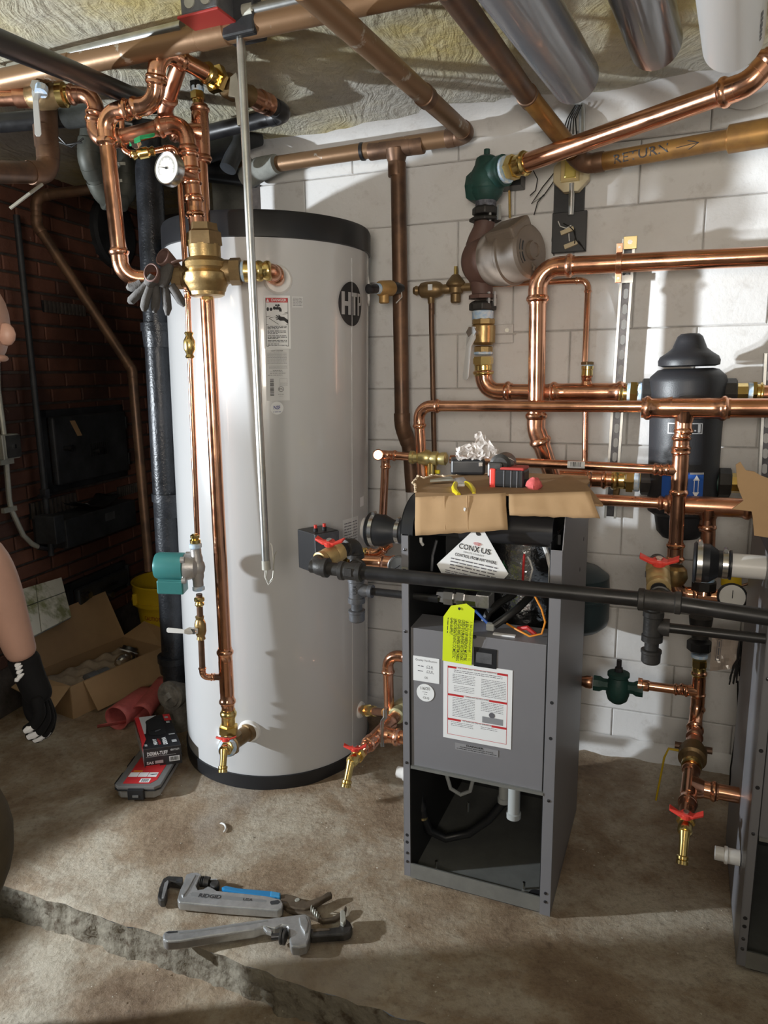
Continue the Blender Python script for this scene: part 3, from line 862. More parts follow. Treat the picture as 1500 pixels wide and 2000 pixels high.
# ================================================================== the water tank
base = Vector((tax(0), TY, 0)); tdir = Vector((TILT, 0, 1)).normalized()
tank = thing('water_tank', 'tall white cylindrical water storage tank with black top and base, beside the block wall', 'water tank', base)
n = 96
part('body', G().lathe(base, tdir, [(0.045, TR - 0.004), (0.05, TR), (1.812, TR), (1.816, TR - 0.004)], n), enamel, tank)
part('base_ring', G().lathe(base, tdir, [(0.0, TR + 0.004), (0.05, TR + 0.006), (0.052, TR - 0.01)], n), rubber, tank)
part('top_cap', G().lathe(base, tdir, [(1.80, TR + 0.001), (1.802, TR + 0.007), (1.866, TR + 0.007), (1.877, TR + 0.002), (1.880, TR - 0.01)], n), plastic_black, tank)
part('seam', G().tube([Tp(1.02, 0.06 + i * 0.1, 0.001) for i in range(18)], 0.0016, 6), enamel, tank)


def tfn(th0, z0, dr): return lambda x, y: Tp(th0 + x / TR, z0 + y, dr)


def tsheet(px0, py0, px1, py1, dr, m, name, parent, ns=10, round_=0.0, label=None):
    """label sheet on the tank between two pixels (top-left, bottom-right) -> (object, fn, width, height) with fn origin at centre"""
    a, za = Tq(px0, py0); b, zb = Tq(px1, py1)
    th, zc = (a + b) / 2, (za + zb) / 2; w, h = (b - a) * TR, za - zb
    f = tfn(th, zc, dr)
    g = G(); g.grid(lambda u, v: f((u - 0.5) * w, (v - 0.5) * h), ns, 1)
    o = part(name, g, m, parent, label=label)
    return o, tfn(th, zc, dr + 0.0006), w, h, tfn(th, zc, dr + 0.0011)


# danger sticker
o, f, w, h, f2 = tsheet(514, 577, 568, 681, 0.0006, white_paper, 'danger_label', tank, label='white warning label headed DANGER with a tap and hand picture')
lw = 0.0012
X, Y = w * 0.42, h * 0.455
rects([(-X, Y - h * 0.085, X, Y)], f, red_print, o, 'red_banner', 6)
letters([('DANGER', w * 0.08, Y - h * 0.043, h * 0.048, w * 0.56, 0, 0.02)], f2, white_paper, o)
g = G(); g.face([f2(-X * 0.93, Y - h * 0.072), f2(-X * 0.68, Y - h * 0.072), f2(-X * 0.805, Y - h * 0.012)]); part('warning_triangle', g, white_paper, o, smooth=0)
rects([(-X, -Y, -X + lw, Y), (X - lw, -Y, X, Y), (-X, -Y, X, -Y + lw), (-X, h * -0.045, X, h * -0.045 + lw)], f, ink, o, 'border')
# tap, basin and hand
g = G()


def blob(cx, cy, rx, ry, n=14): g.face([f(cx * w + rx * w * math.cos(i * 2 * math.pi / n), cy * h + ry * h * math.sin(i * 2 * math.pi / n)) for i in range(n)])


for cx, cy, rx, ry in ((-0.34, 0.245, 0.045, 0.038), (-0.22, 0.243, 0.055, 0.032), (-0.03, 0.315, 0.035, 0.022), (0.06, 0.315, 0.05, 0.022), (-0.10, 0.265, 0.05, 0.032)): blob(cx, cy, rx, ry)
for poly in (((-0.10, 0.285), (0.12, 0.285), (0.17, 0.25), (0.18, 0.20), (0.09, 0.20), (0.07, 0.235), (-0.10, 0.24)), ((0.0, 0.30), (0.04, 0.30), (0.04, 0.28), (0.0, 0.28))):
    g.face([f(a * w, b * h) for a, b in poly])
part('tap_picture', g, ink, o, smooth=0)
g = G()
for poly in (((0.41, -0.03), (0.41, 0.045), (0.26, 0.10), (0.10, 0.11), (0.02, 0.065), (0.10, 0.03), (0.26, 0.03)), ((0.12, 0.08), (0.04, 0.135), (0.065, 0.145), (0.17, 0.09)), ((0.08, 0.085), (-0.05, 0.12), (-0.035, 0.135), (0.12, 0.10)), ((0.08, 0.07), (-0.06, 0.075), (-0.06, 0.09), (0.1, 0.09)), ((0.08, 0.055), (-0.03, 0.04), (-0.03, 0.055), (0.1, 0.075))):
    g.face([f(a * w, b * h) for a, b in poly])
part('hand_picture', g, ink, o, smooth=0)
g = G()
for a, b in (((-0.42, 0.10), (0.41, 0.19)), ((-0.30, 0.075), (0.42, 0.17)), ((-0.30, 0.075), (0.05, -0.04))):
    p0, p1 = f(a[0] * w, a[1] * h), f(b[0] * w, b[1] * h); g.tube([p0, p1], 0.0006, 4)
part('basin_lines', g, ink, o, smooth=0)
rows = []
for k, yy in enumerate((-0.075, -0.10, -0.125, -0.165, -0.19, -0.215, -0.255, -0.28, -0.305, -0.345, -0.37, -0.41, -0.435)):
    rows.append((-w * 0.37, w * (0.36 if k % 3 != 2 else 0.05), h * yy, h * 0.017))
fineprint(rows, f, ink, o)
# rating label below
o, f, w, h, f2 = tsheet(518, 682, 566, 782, 0.0003, grey_paper, 'rating_label', tank, label='pale rating label headed HOT WATER with a bar code')
letters([('HOT WATER', 0, h * 0.465, h * 0.02, w * 0.5, 0, 0.02)], f2, ink, o)
rows = [(-w * 0.42, w * 0.40, h * (0.425 - 0.022 * k), h * 0.008) for k in range(10)] + [(-w * 0.36, w * 0.43, h * (0.175 - 0.022 * k), h * 0.007) for k in range(3)]
fineprint(rows, f, ink_grey, o, seed=2)
fineprint([(-w * 0.2, w * 0.2, h * 0.09, h * 0.011), (-w * 0.3, w * 0.22, h * 0.062, h * 0.011), (-w * 0.32, w * 0.33, h * 0.035, h * 0.011), (-w * 0.42, w * 0.2, h * 0.0, h * 0.011)], f, ink, o, 'model_print', 3)
g = G(); rn = random.Random(5); y = -h * 0.40
while y < -h * 0.07:
    t = rn.uniform(0.004, 0.016) * h; g.face([f(-w * 0.33, y), f(-w * 0.17, y), f(-w * 0.17, y + t), f(-w * 0.33, y + t)]); y += t + rn.uniform(0.004, 0.012) * h
part('bar_code', g, ink, o, smooth=0)
rects([(w * 0.08, -h * 0.15, w * 0.40, -h * 0.148), (w * 0.08, -h * 0.07, w * 0.40, -h * 0.068), (w * 0.08, -h * 0.15, w * 0.085, -h * 0.07), (w * 0.395, -h * 0.15, w * 0.40, -h * 0.07)], f, ink_grey, o, 'box_print')
g = G(); cx, cy, r0 = w * 0.13, -h * 0.275, w * 0.115
for i in range(28):
    a, b = 2 * math.pi * i / 28, 2 * math.pi * (i + 1) / 28
    g.face([f(cx + r0 * math.cos(a), cy + r0 * math.sin(a)), f(cx + r0 * math.cos(b), cy + r0 * math.sin(b)), f(cx + r0 * 0.86 * math.cos(b), cy + r0 * 0.86 * math.sin(b)), f(cx + r0 * 0.86 * math.cos(a), cy + r0 * 0.86 * math.sin(a))])
part('listing_ring', g, ink, o, smooth=0)
letters([('ETL', cx, cy, h * 0.03, r0 * 1.4, 0, 0.02)], f2, ink, o)
fineprint([(w * 0.0, w * 0.27, -h * 0.375, h * 0.012), (w * 0.05, w * 0.2, -h * 0.41, h * 0.007), (w * 0.06, w * 0.42, -h * 0.175, h * 0.006), (w * 0.06, w * 0.42, -h * 0.2, h * 0.006)], f, ink_grey, o, 'small_print', 7)
# NSF disc
th, z = Tq(541, 797)


def tdisc(th, z, rx, rz, dr, m, name, parent, n=36, dth=0.0):
    g = G(); f = tfn(th + dth, z, dr)
    c = g.bm.verts.new(f(0, 0)); rr = []
    for k in (0.4, 0.75, 1.0): rr.append([g.bm.verts.new(f(rx * k * math.cos(2 * math.pi * i / n), rz * k * math.sin(2 * math.pi * i / n))) for i in range(n)])
    for i in range(n):
        j = (i + 1) % n; g.bm.faces.new((c, rr[0][i], rr[0][j]))
        for p, q in zip(rr, rr[1:]): g.bm.faces.new((p[i], p[j], q[j], q[i]))
    return part(name, g, m, parent)


o = tdisc(th, z, 0.020, 0.020, 0.0006, white_paper, 'round_label', tank)
f = tfn(th, z, 0.0013); letters([('NSF', 0, 0.001, 0.011, 0.020, 0, 0.03)], f, ink_blue, o); fineprint([(-0.012, 0.012, -0.012, 0.0022)], f, ink_blue, o)
# small grey sticker
o, f, w, h, f2 = tsheet(570, 579, 592, 601, 0.0004, grey_paper, 'small_label', tank)
fineprint([(-w * 0.42, w * 0.42, h * (0.35 - 0.13 * k), h * 0.06) for k in range(6)], f, ink_grey, o, seed=9)
# oval badge
th, z = Tq(686, 594)
o = tdisc(th, z, 0.072, 0.075, 0.0010, silver_ink, 'oval_badge', tank, label=None) if False else tdisc(th, z, 0.070, 0.0735, 0.0012, silver_ink, 'oval_badge', tank)
tdisc(th, z, 0.0655, 0.069, 0.0018, plastic_black, 'badge_face', o)
g = G(); f = tfn(th, z, 0.0026)


def bars(lst):
    for x0, y0, x1, y1 in lst: g.grid(lambda u, v: f(x0 + (x1 - x0) * u, y0 + (y1 - y0) * v), 3, 1)


bars([(-0.052, -0.034, -0.037, 0.036), (-0.020, -0.034, -0.006, 0.036), (-0.037, -0.007, -0.020, 0.007),
      (-0.002, 0.024, 0.032, 0.036), (0.009, -0.034, 0.021, 0.024),
      (0.035, -0.034, 0.045, 0.036), (0.045, 0.027, 0.056, 0.036), (0.045, -0.002, 0.056, 0.007), (0.054, 0.0, 0.060, 0.034)])
part('badge_letters', g, silver_ink, o, smooth=0)


def escutcheon(px, py, r, name='escutcheon', d=0.012):
    th, z = Tq(px, py); c = Tp(th, z); nrm = Vector((math.sin(th), -math.cos(th), 0))
    part(name, G().lathe(c - nrm * 0.012, nrm, [(0, r), (0.012, r), (0.012 + d * 0.7, r * 0.86), (0.012 + d, r * 0.45)], 36), white_plastic, tank)
    return c, nrm, th, z


hot, hotn, _, _ = escutcheon(543, 546, 0.043)
drn, drnn, _, _ = escutcheon(487, 1428, 0.040)
sd, sdn, _, _ = escutcheon(704, 1386, 0.032)
se, sen, _, _ = escutcheon(711, 1032, 0.040)
o, f, w, h, f2 = tsheet(703, 972, 710, 987, 0.0006, white_paper, 'corner_label', tank, 4)

# ---- things standing on / near the tank's right side
th, z = Tq(717, 565, 0.0)
c = Tp(1.64, z - 0.0); nrm = Vector((math.sin(1.64), -math.cos(1.64), 0))
part('relief_boss', G().lathe(c - nrm * 0.01, nrm, [(0, 0.05), (0.012, 0.05), (0.016, 0.025)], 28), white_plastic, tank)
c = P(735, 564, 2.52)
r = thing('relief_valve', 'tan brass relief valve with black cap screwed into the right side of the tank', 'valve', c)
ax = (P(800, 562, 2.62) - P(730, 564, 2.50)).normalized()
q = P(728, 564, 2.50)
part('nipple', G().lathe(q, ax, [(-0.02, 0.016), (0.02, 0.016)], 16), chrome_dark, r)
part('thread_tape', G().lathe(q + ax * 0.016, ax, [(0, 0.018), (0.014, 0.018)], 16), tape_blue, r)
tanb = mat('tan_brass', (0.50, 0.31, 0.12), 0.5, 0.5, 0.1, 20)
g = G().lathe(q + ax * 0.028, ax, [(0, 0.022), (0.008, 0.026), (0.06, 0.026), (0.066, 0.022)], 20); g.lathe(q + ax * 0.052 - UPZ * 0.015, -UPZ, [(0, 0.017), (0.032, 0.017), (0.034, 0.013)], 18)
part('body', g, tanb, r)
part('cap', G().lathe(q + ax * 0.092, ax, [(0, 0.021), (0.022, 0.021), (0.05, 0.012)], 18), plastic_black, r)
part('tag_string', G().tube([q + ax * 0.135, q + ax * 0.14 - UPZ * 0.03, q + ax * 0.11 - UPZ * 0.05], 0.0018, 6), wire_white, r)

# ---- temperature control box on the tank
a = P(585, 1040, 2.02); 
c0 = P(624, 1088, 2.12)
r = thing('control_box', 'small black steel control box with two red reset buttons on the tank side', 'control box', c0 - UPZ * 0.05)
ux = (P(664, 1060, 2.16) - P(587, 1088, 2.16)); ux.z = 0; ux = Vector((0.62, -0.78, 0)).normalized(); uy = Vector((0.78, 0.62, 0)).normalized()
c0 = P(622, 1072, 2.17)
part('casing', G().box(c0, ux * 0.048, uy * 0.045, UPZ * 0.062), plastic_black, r, smooth=0, bevel=0.003)
part('cover', G().box(c0 + ux * 0.049 + UPZ * 0.004, ux * 0.002, uy * 0.044, UPZ * 0.056), iron_grey, r, smooth=0, bevel=0.001)
for k in (-0.5, 0.3):
    q = c0 + uy * 0.04 * k + UPZ * 0.062 + ux * 0.018
    part('button_collar', G().cyl(q, q + UPZ * 0.010, 0.007, n=12), plastic_black, r)
    part('button', G().cyl(q + UPZ * 0.008, q + UPZ * 0.020, 0.005, n=12), red_handle, r)
o, f, w, h, f2 = tsheet(669, 1016, 699, 1062, 0.0008, grey_paper, 'control_label', tank, 5)
fineprint([(-w * 0.42, w * 0.42, h * (0.35 - 0.1 * k), h * 0.045) for k in range(8)], f, ink_grey, o, seed=19)

# ================================================================== copper around the tank
RM, RA = 0.0206, 0.0206
YD = 2.200
# recirculation / drain riser
top, bot = P(386, 196, YD), P(446, 1392, YD - 0.03)
main = thing('copper_riser', 'long straight copper pipe running down the front of the tank to the lower drain', 'pipe', bot)
part('pipe', G().cyl(P(387, 240, YD), bot, RM), copper, main)
dd = (top - bot).normalized()
t0 = P(393, 262, YD); tee(main, t0, dd, Vector((-0.8, -0.4, 0.2)), RM, RM, 0.10, copper_dull)
q = P(388, 205, YD); part('reducer', G().lathe(P(390, 238, YD), dd, [(0, RM * 1.12), (0.02, RM * 1.1), (0.04, 0.015), (0.07, 0.0135)], 20), copper, main)
adapter(main, P(388, 222, YD), P(385, 168, YD), 0.0135)
part('cap', G().cyl(P(385, 176, YD), P(384, 160, YD), 0.019, n=6), iron_black, main)
t1 = P(442, 1322, YD - 0.028); tee(main, t1, dd, Vector((-1, 0, 0.0)), RM, 0.0095, 0.13, copper, Lb=0.028)
adapter(main, P(446, 1385, YD - 0.03), P(446.5, 1446, YD - 0.03), RM)
# bronze tee into the tank with the drain valve
cc = P(452, 1452, YD - 0.03)
lt = thing('drain_tee', 'brown bronze tee screwed into the lower front of the tank', 'fitting', cc)
g = G().lathe(cc, dd, [(-0.028, 0.024), (0.012, 0.027), (0.014, 0.034), (0.034, 0.034), (0.036, 0.027)], 24)
bdir = (P(425, 1480, 1.98) - cc).normalized()
g.lathe(cc - bdir * 0.01, bdir, [(0, 0.026), (0.035, 0.027), (0.037, 0.033), (0.055, 0.033), (0.057, 0.026)], 24)
td = (drn - cc).normalized(); g.lathe(cc, td, [(0, 0.026), ((drn - cc).length * 0.8, 0.026), ((drn - cc).length * 0.82, 0.031), ((drn - cc).length, 0.031)], 24)
g.sphere(cc, 0.029)
part('body', g, bronze_dark, lt)
part('thread_tape', G().lathe(cc + bdir * 0.052, bdir, [(0, 0.024), (0.008, 0.030), (0.012, 0.024)], 20), tape_blue, lt)


def boiler_drain(name_label, p, d, handle_px_dir, R=0.013, down=Vector((0, 0, -1)), hl=0.062, sp=0.055, group=None):
    """brass quarter-turn drain with a red butterfly handle: hex at p along d, spout turning down"""
    d = d.normalized()
    r = thing('drain_valve', name_label, 'valve', p, group)
    part('hex_bush', G().lathe(p, d, [(0, R * 1.7), (0.014, R * 1.7), (0.016, R * 1.2)], 6), brass, r)
    g = G().lathe(p + d * 0.012, d, [(0, R), (0.01, R * 1.3), (0.035, R * 1.35), (0.042, R)], 20)
    e = p + d * 0.050; sd = (d * 0.55 + down).normalized()
    g.tube([p + d * 0.036, e, e + sd * 0.02, e + sd * sp], [R * 0.95, R, R * 0.85, R * 0.8], 14)
    g.lathe(e + sd * (sp - 0.012), sd, [(0, R * 0.85), (0.002, R * 1.12), (0.008, R * 1.12), (0.009, R * 0.95), (0.012, R * 1.12), (0.020, R * 1.1)], 16)
    part('body', g, brass, r)
    up = (Vector((0, 0, 1)) - d * d.z).normalized()
    t_handle(r, p + d * 0.024 + up * R * 1.1, up, handle_px_dir, hl)
    return r


boiler_drain('brass drain with red butterfly handle on the bronze tee at the tank front', cc + bdir * 0.062, bdir, Vector((1, 0, 0.1)), hl=0.064)

# pipe A: left riser to the mixing valve
VC = P(402, 532, 2.09)                        # mixing valve centre
A = thing('copper_loop', 'large new copper pipe loop left of the mixing valve rising to the ceiling', 'pipe', P(236, 542, 2.09))
run(A, [P(330, 548, 2.09), P(238, 542, 2.05), P(203, 222, 2.03), P(304, 203, 1.99), P(307, 92, 1.965), P(413, 148, 2.11)], RA, copper, rb=RA * 2.2)
adapter(A, P(398, 139, 2.09), P(436, 163, 2.15), RA * 1.05, tape=False, hexr=1.7)
# U return leg C
Cc = thing('copper_return', 'short slanting copper pipe behind the copper loop under the ceiling', 'pipe', P(340, 170, 2.1))
run(Cc, [P(352, 122, 2.04), P(317, 226, 2.16), P(352, 268, 2.17), P(388, 262, YD)], RA, copper_dull, rb=RA * 2.0)
# pipe B
Bp_ = thing('copper_hot_line', 'copper pipe from the left edge dropping and running across to the mixing valve top', 'pipe', P(362, 236, 2.03))
run(Bp_, [P(-40, 194, 2.16), P(190, 182, 2.13), P(181, 284, 2.12), P(362, 236, 2.09), P(388, 478, 2.09)], RA, copper_dull, rb=RA * 2.0)
part('coupling', G().lathe(P(30, 190, 2.15), Vector((1, 0, 0)), [(0, RA), (0.002, RA * 1.3), (0.05, RA * 1.3), (0.052, RA)], 20), copper_dull, Bp_)
dB = (P(362, 236, 2.09) - P(388, 478, 2.09)).normalized()
for y in (318, 372, 405):
    q = P(362 + (y - 236) * 26 / 242, y, 2.09)
    coupling(Bp_, q, dB, RA, 0.055, copper)
part('adapter', G().lathe(P(388, 478, 2.09), dB, [(-0.004, RA * 1.5), (0.010, RA * 1.55), (0.012, RA * 1.2), (0.03, RA * 1.15)], 20), brass, Bp_)
# ball valve with blue lever in B
q = P(88, 187, 2.145); v = thing('ball_valve', 'brass ball valve with long white and blue lever under the ceiling at left', 'valve', q)
d = (P(140, 184, 2.14) - P(40, 190, 2.15)).normalized()
part('body', G().lathe(q, d, [(-0.05, RA * 1.1), (-0.045, RA * 1.4), (-0.03, RA * 1.45), (-0.02, RA * 1.7), (0.02, RA * 1.7), (0.03, RA * 1.45), (0.05, RA * 1.4)], 20), bronze_dark, v)
part('gland', G().lathe(P(128, 185, 2.14), d, [(-0.02, RA * 1.2), (-0.018, RA * 1.5), (0.0, RA * 1.55), (0.004, RA * 1.2), (0.022, RA * 1.3)], 20), brass, v)
lo = lever(v, P(82, 175, 2.11), Vector((0, -1, -0.1)), (P(87, 252, 2.07) - P(82, 180, 2.07)), 0.125, 0.018, silver_ink, 0.03)
part('lever_grip', G().tube([P(82, 170, 2.08), P(80, 182, 2.07)], 0.016, 10), tape_blue, v)

# ---- mixing valve
r = thing('mixing_valve', 'big bronze mixing valve body in front of the tank top, gloves hung beside it', 'valve', VC)
q = VC
g = G().lathe(q - UPZ * 0.055, UPZ, [(0, 0.047), (0.004, 0.052), (0.014, 0.055), (0.022, 0.060), (0.034, 0.066), (0.050, 0.066), (0.058, 0.058), (0.066, 0.064), (0.080, 0.062), (0.090, 0.052), (0.094, 0.044), (0.128, 0.044), (0.132, 0.040)], 36)
part('body', g, bronze, r)
part('bonnet', G().lathe(q + UPZ * 0.070, UPZ, [(0, 0.050), (0.034, 0.048), (0.040, 0.040), (0.058, 0.038)], 6), bronze_dark, r)
part('bottom_cap', G().lathe(q - UPZ * 0.058, -UPZ, [(-0.006, 0.050), (0.004, 0.048), (0.008, 0.040)], 30), bronze, r)
part('hex_plug', G().lathe(q - UPZ * 0.064, -UPZ, [(0, 0.016), (0.010, 0.016)], 6), brass, r)
xd = Vector((1, 0, 0.01)).normalized()
g = G().lathe(q + xd * 0.045 + UPZ * 0.0, xd, [(0, 0.034), (0.030, 0.032)], 20); g.lathe(q + xd * 0.070, xd, [(0, 0.037), (0.028, 0.037)], 8); part('port', g, bronze_dark, r)
g = G().lathe(q - xd * 0.045 - UPZ * 0.01, -xd, [(0, 0.032), (0.025, 0.028)], 20); g.lathe(q - xd * 0.066 - UPZ * 0.012, -xd, [(0, 0.032), (0.026, 0.032)], 8)
part('port', g, bronze_dark, r)
part('thread_tape', G().lathe(q - xd * 0.090 - UPZ * 0.012, -xd, [(0, 0.022), (0.004, 0.026), (0.014, 0.026), (0.018, 0.022)], 20), tape_blue, r)
part('thread_tape', G().lathe(q + xd * 0.098, xd, [(0, 0.022), (0.003, 0.027), (0.010, 0.027), (0.014, 0.022)], 20), tape_blue, r)
# elbow run from valve to tank
H_ = thing('copper_outlet', 'short copper pipe with elbow from the mixing valve into the tank front', 'pipe', hot)
run(H_, [q + xd * 0.14, Vector((hot.x + 0.004, q.y, q.z + 0.003)) , hot - hotn * 0.004], RA * 1.05, copper, rb=RA * 2.0)
part('adapter', G().lathe(q + xd * 0.105, xd, [(0, RA * 1.1), (0.004, RA * 1.45), (0.028, RA * 1.4), (0.032, RA * 1.2), (0.042, RA * 1.4), (0.050, RA * 1.35), (0.056, RA * 1.15), (0.066, RA * 1.35), (0.074, RA * 1.3), (0.078, RA)], 24), brass, H_)
# thermometer
q = P(376, 346, 2.08); fd = Vector((-0.45, -0.87, 0.05)).normalized(); c = P(334, 332, 1.985)
r = thing('thermometer', 'round dial thermometer with white face on the copper pipe above the mixing valve', 'gauge', c)
part('stem', G().tube([q, q.lerp(c, 0.55), c - fd * -0.0], 0.011, 12), copper_dull, r)
part('case', G().lathe(c - fd * 0.012, fd, [(0, 0.036), (0.006, 0.041), (0.026, 0.041), (0.030, 0.039), (0.028, 0.036)], 32), steel, r)
part('dial', G().lathe(c + fd * 0.0135, fd, [(0, 0.0365), (0.003, 0.0365)], 32), gauge_white, r)
u, v_ = Vector((0.87, -0.45, 0)), Vector((0, 0, 1)); fz = c + fd * 0.0172
g = G()
for i in range(40):
    a = -2.2 + i * 4.4 / 39; rad = u * math.sin(a) + v_ * math.cos(a); tang = u * math.cos(a) - v_ * math.sin(a); k = 0.025 if i % 5 else 0.022
    g.face([fz + rad * k - tang * 0.0004, fz + rad * k + tang * 0.0004, fz + rad * 0.029 + tang * 0.0004, fz + rad * 0.029 - tang * 0.0004])
part('scale_marks', g, ink, r, smooth=0)
g = G(); a = -1.35; rad = u * math.sin(a) + v_ * math.cos(a); tang = u * math.cos(a) - v_ * math.sin(a)
g.prism([fz - rad * 0.006 - tang * 0.001, fz - rad * 0.006 + tang * 0.001, fz + rad * 0.024], fd * 0.0008); g.cyl(fz, fz + fd * 0.0015, 0.003, n=10)
part('pointer', g, ink, r, smooth=0)

# ---- small recirculation line
R1 = 0.0080
S = thing('thin_copper_line', 'thin copper pipe running down beside the long riser from green valve to teal pump', 'pipe', P(385, 1045, 2.14))
run(S, [P(236, 215, 2.12), P(241, 294, 2.12), P(262, 303, 2.12)], R1, copper, rb=0.02, n=14)
run(S, [P(296, 296, 2.13), P(346, 286, 2.14), P(366, 575, 2.14), P(385.5, 1050, 2.14)], R1, copper, rb=0.02, n=14)
cv = P(370, 674, 2.14); dv = (P(366, 575, 2.14) - P(385.5, 1050, 2.14)).normalized()
r = thing('check_valve', 'slim brass check valve on the thin copper line in front of the tank', 'valve', cv)
part('body', G().lathe(cv, dv, [(-0.038, R1 * 1.2), (-0.034, R1 * 1.7), (-0.026, R1 * 1.2), (-0.018, R1 * 1.7), (-0.012, 0.0165), (0.012, 0.0165), (0.018, R1 * 1.7), (0.026, R1 * 1.2), (0.034, R1 * 1.7), (0.038, R1 * 1.2)], 20), brass, r)
gv = P(280, 299, 2.12)
r = thing('green_valve', 'small brass ball valve with green lever under the copper cross pipe', 'valve', gv)
dg_ = (P(296, 296, 2.13) - P(262, 303, 2.12)).normalized()
part('body', G().lathe(gv, dg_, [(-0.032, R1 * 1.2), (-0.028, R1 * 1.7), (-0.018, R1 * 1.3), (-0.012, 0.015), (0.012, 0.015), (0.018, R1 * 1.3), (0.028, R1 * 1.7), (0.032, R1 * 1.2)], 18), brass, r)
lever(r, gv + Vector((-0.012, -0.014, 0.012)), Vector((0, -0.8, 0.6)), Vector((1, 0, 0.22)), 0.058, 0.020, green_handle, 0.012)

# teal pump
pv = P(385, 1108, 2.13)
r = thing('circulator_pump', 'small teal circulator pump with silver casing on the thin copper line', 'pump', pv)
dv2 = (P(383, 1060, 2.13) - P(390, 1160, 2.13)).normalized()
g = G().lathe(pv, dv2, [(-0.062, 0.013), (-0.058, 0.016), (-0.042, 0.016), (-0.03, 0.019), (0.03, 0.019), (0.042, 0.016), (0.058, 0.016), (0.062, 0.013)], 20)
g.sphere(pv, 0.031, 0.8, 0.75, 1.0)
g.lathe(pv + Vector((-0.004, 0, 0.002)), Vector((-1, 0, 0.02)), [(-0.012, 0.02), (0.0, 0.036), (0.022, 0.041), (0.032, 0.041)], 24)
for k in (-1, 1):
    for j in (-1, 1): g.cyl(pv + Vector((-0.04, j * 0.032, k * 0.032)), pv + Vector((-0.028, j * 0.032, k * 0.032)), 0.010, n=10)
part('volute', g, silver_cast, r)
md = Vector((-1, 0.02, 0.03)).normalized(); q = pv + Vector((-0.032, 0, 0.004))
part('flange_plate', G().lathe(q, md, [(0, 0.048), (0.007, 0.048)], 4, ph=math.pi / 4), silver_cast, r, bevel=0.004)
part('motor', G().lathe(q + md * 0.005, md, [(0, 0.040), (0.002, 0.042), (0.078, 0.042), (0.088, 0.038), (0.091, 0.030)], 36), teal, r)
part('terminal_box', G().box(q + md * 0.046 + Vector((0, -0.005, -0.060)), Vector((0.040, 0, -0.002)), Vector((0, 0.03, 0)), UPZ * 0.021), teal, r, smooth=0, bevel=0.004)
part('box_ledge', G().box(q + md * 0.044 + Vector((0, -0.004, -0.041)), Vector((0.038, 0, -0.002)), Vector((0, 0.026, 0)), UPZ * 0.006), teal, r, smooth=0)
part('thread_tape', G().lathe(pv + dv2 * 0.060, dv2, [(0, 0.0145), (0.003, 0.0185), (0.014, 0.0185), (0.016, 0.014)], 18), tape_blue, r)
part('thread_tape', G().lathe(pv - dv2 * 0.060, -dv2, [(0, 0.0145), (0.003, 0.0185), (0.012, 0.0185), (0.014, 0.014)], 18), tape_blue, r)
part('adapter', G().lathe(pv + dv2 * 0.075, dv2, [(0, 0.013), (0.002, 0.016), (0.012, 0.016), (0.014, 0.011), (0.020, 0.014), (0.026, 0.014), (0.030, R1)], 18), brass, r)
S2 = thing('thin_copper_tail', 'short thin copper pipe from teal pump down to the riser tee', 'pipe', P(396, 1320, 2.14))
run(S2, [P(389, 1160, 2.13), P(396, 1322, 2.14), P(440, 1323, YD - 0.03)], R1 * 1.2, copper_old, rb=0.022, fit=copper, n=14)
part('adapter', G().lathe(P(389, 1166, 2.13), -dv2, [(0, 0.012), (0.004, 0.016), (0.012, 0.016), (0.015, 0.011), (0.02, 0.014), (0.026, 0.014), (0.03, 0.010)], 18), brass, S2)
q = P(391.5, 1226, 2.135)
r = thing('small_ball_valve', 'brass ball valve with white lever below the teal pump', 'valve', q)
part('body', G().lathe(q, dv2, [(-0.04, 0.011), (-0.037, 0.014), (-0.028, 0.012), (-0.022, 0.015), (-0.012, 0.018), (0.012, 0.018), (0.022, 0.015), (0.028, 0.012), (0.037, 0.014), (0.04, 0.011)], 18), bronze, r)
lever(r, q + Vector((-0.010, -0.012, 0)), Vector((-0.25, -1, 0)), Vector((-1, 0, 0.10)), 0.078, 0.016, white_plastic, 0.014, 0.008)

# ---- cast iron stack
pts = [(289, 300), (299, 480), (310, 640), (322, 860), (330, 1000), (339, 1200), (343, 1330)]
YS = 2.70
st = thing('soil_stack', 'thick black cast iron drain stack standing left of the tank', 'pipe', P(343, 1335, YS))
a, b = P(286, 240, YS), P(343, 1345, YS); sdv = (a - b).normalized()
part('pipe', G().cyl(a, b, 0.047, n=28), castiron, st)
for x, y, L in ((311, 655, 0.085), (331, 985, 0.09), (340.5, 1295, 0.07)):
    q = P(x, y, YS)
    part('hub', G().lathe(q, sdv, [(-L / 2, 0.048), (-L / 2, 0.056), (L * 0.15, 0.060), (L * 0.16, 0.064), (L * 0.5, 0.064), (L * 0.5, 0.055)], 28), castiron, st)
q = P(345, 1395, YS)
part('foot', G().lathe(P(345, 1340, YS), -sdv, [(0, 0.055), (0.05, 0.058), (0.10, 0.052), (0.14, 0.062), (0.18, 0.065), (0.26, 0.06)], 24), rust_iron, st)
q = P(336, 1357, YS - 0.05); od = Vector((-0.35, -0.9, 0.1)).normalized()
part('cleanout', G().lathe(q, od, [(-0.04, 0.05), (0, 0.058), (0.015, 0.058), (0.015, 0.046), (0.022, 0.044)], 24), rust_iron, st)
part('cleanout_nut', G().lathe(q + od * 0.02, od, [(0, 0.018), (0.02, 0.016)], 4), rust_iron, st)

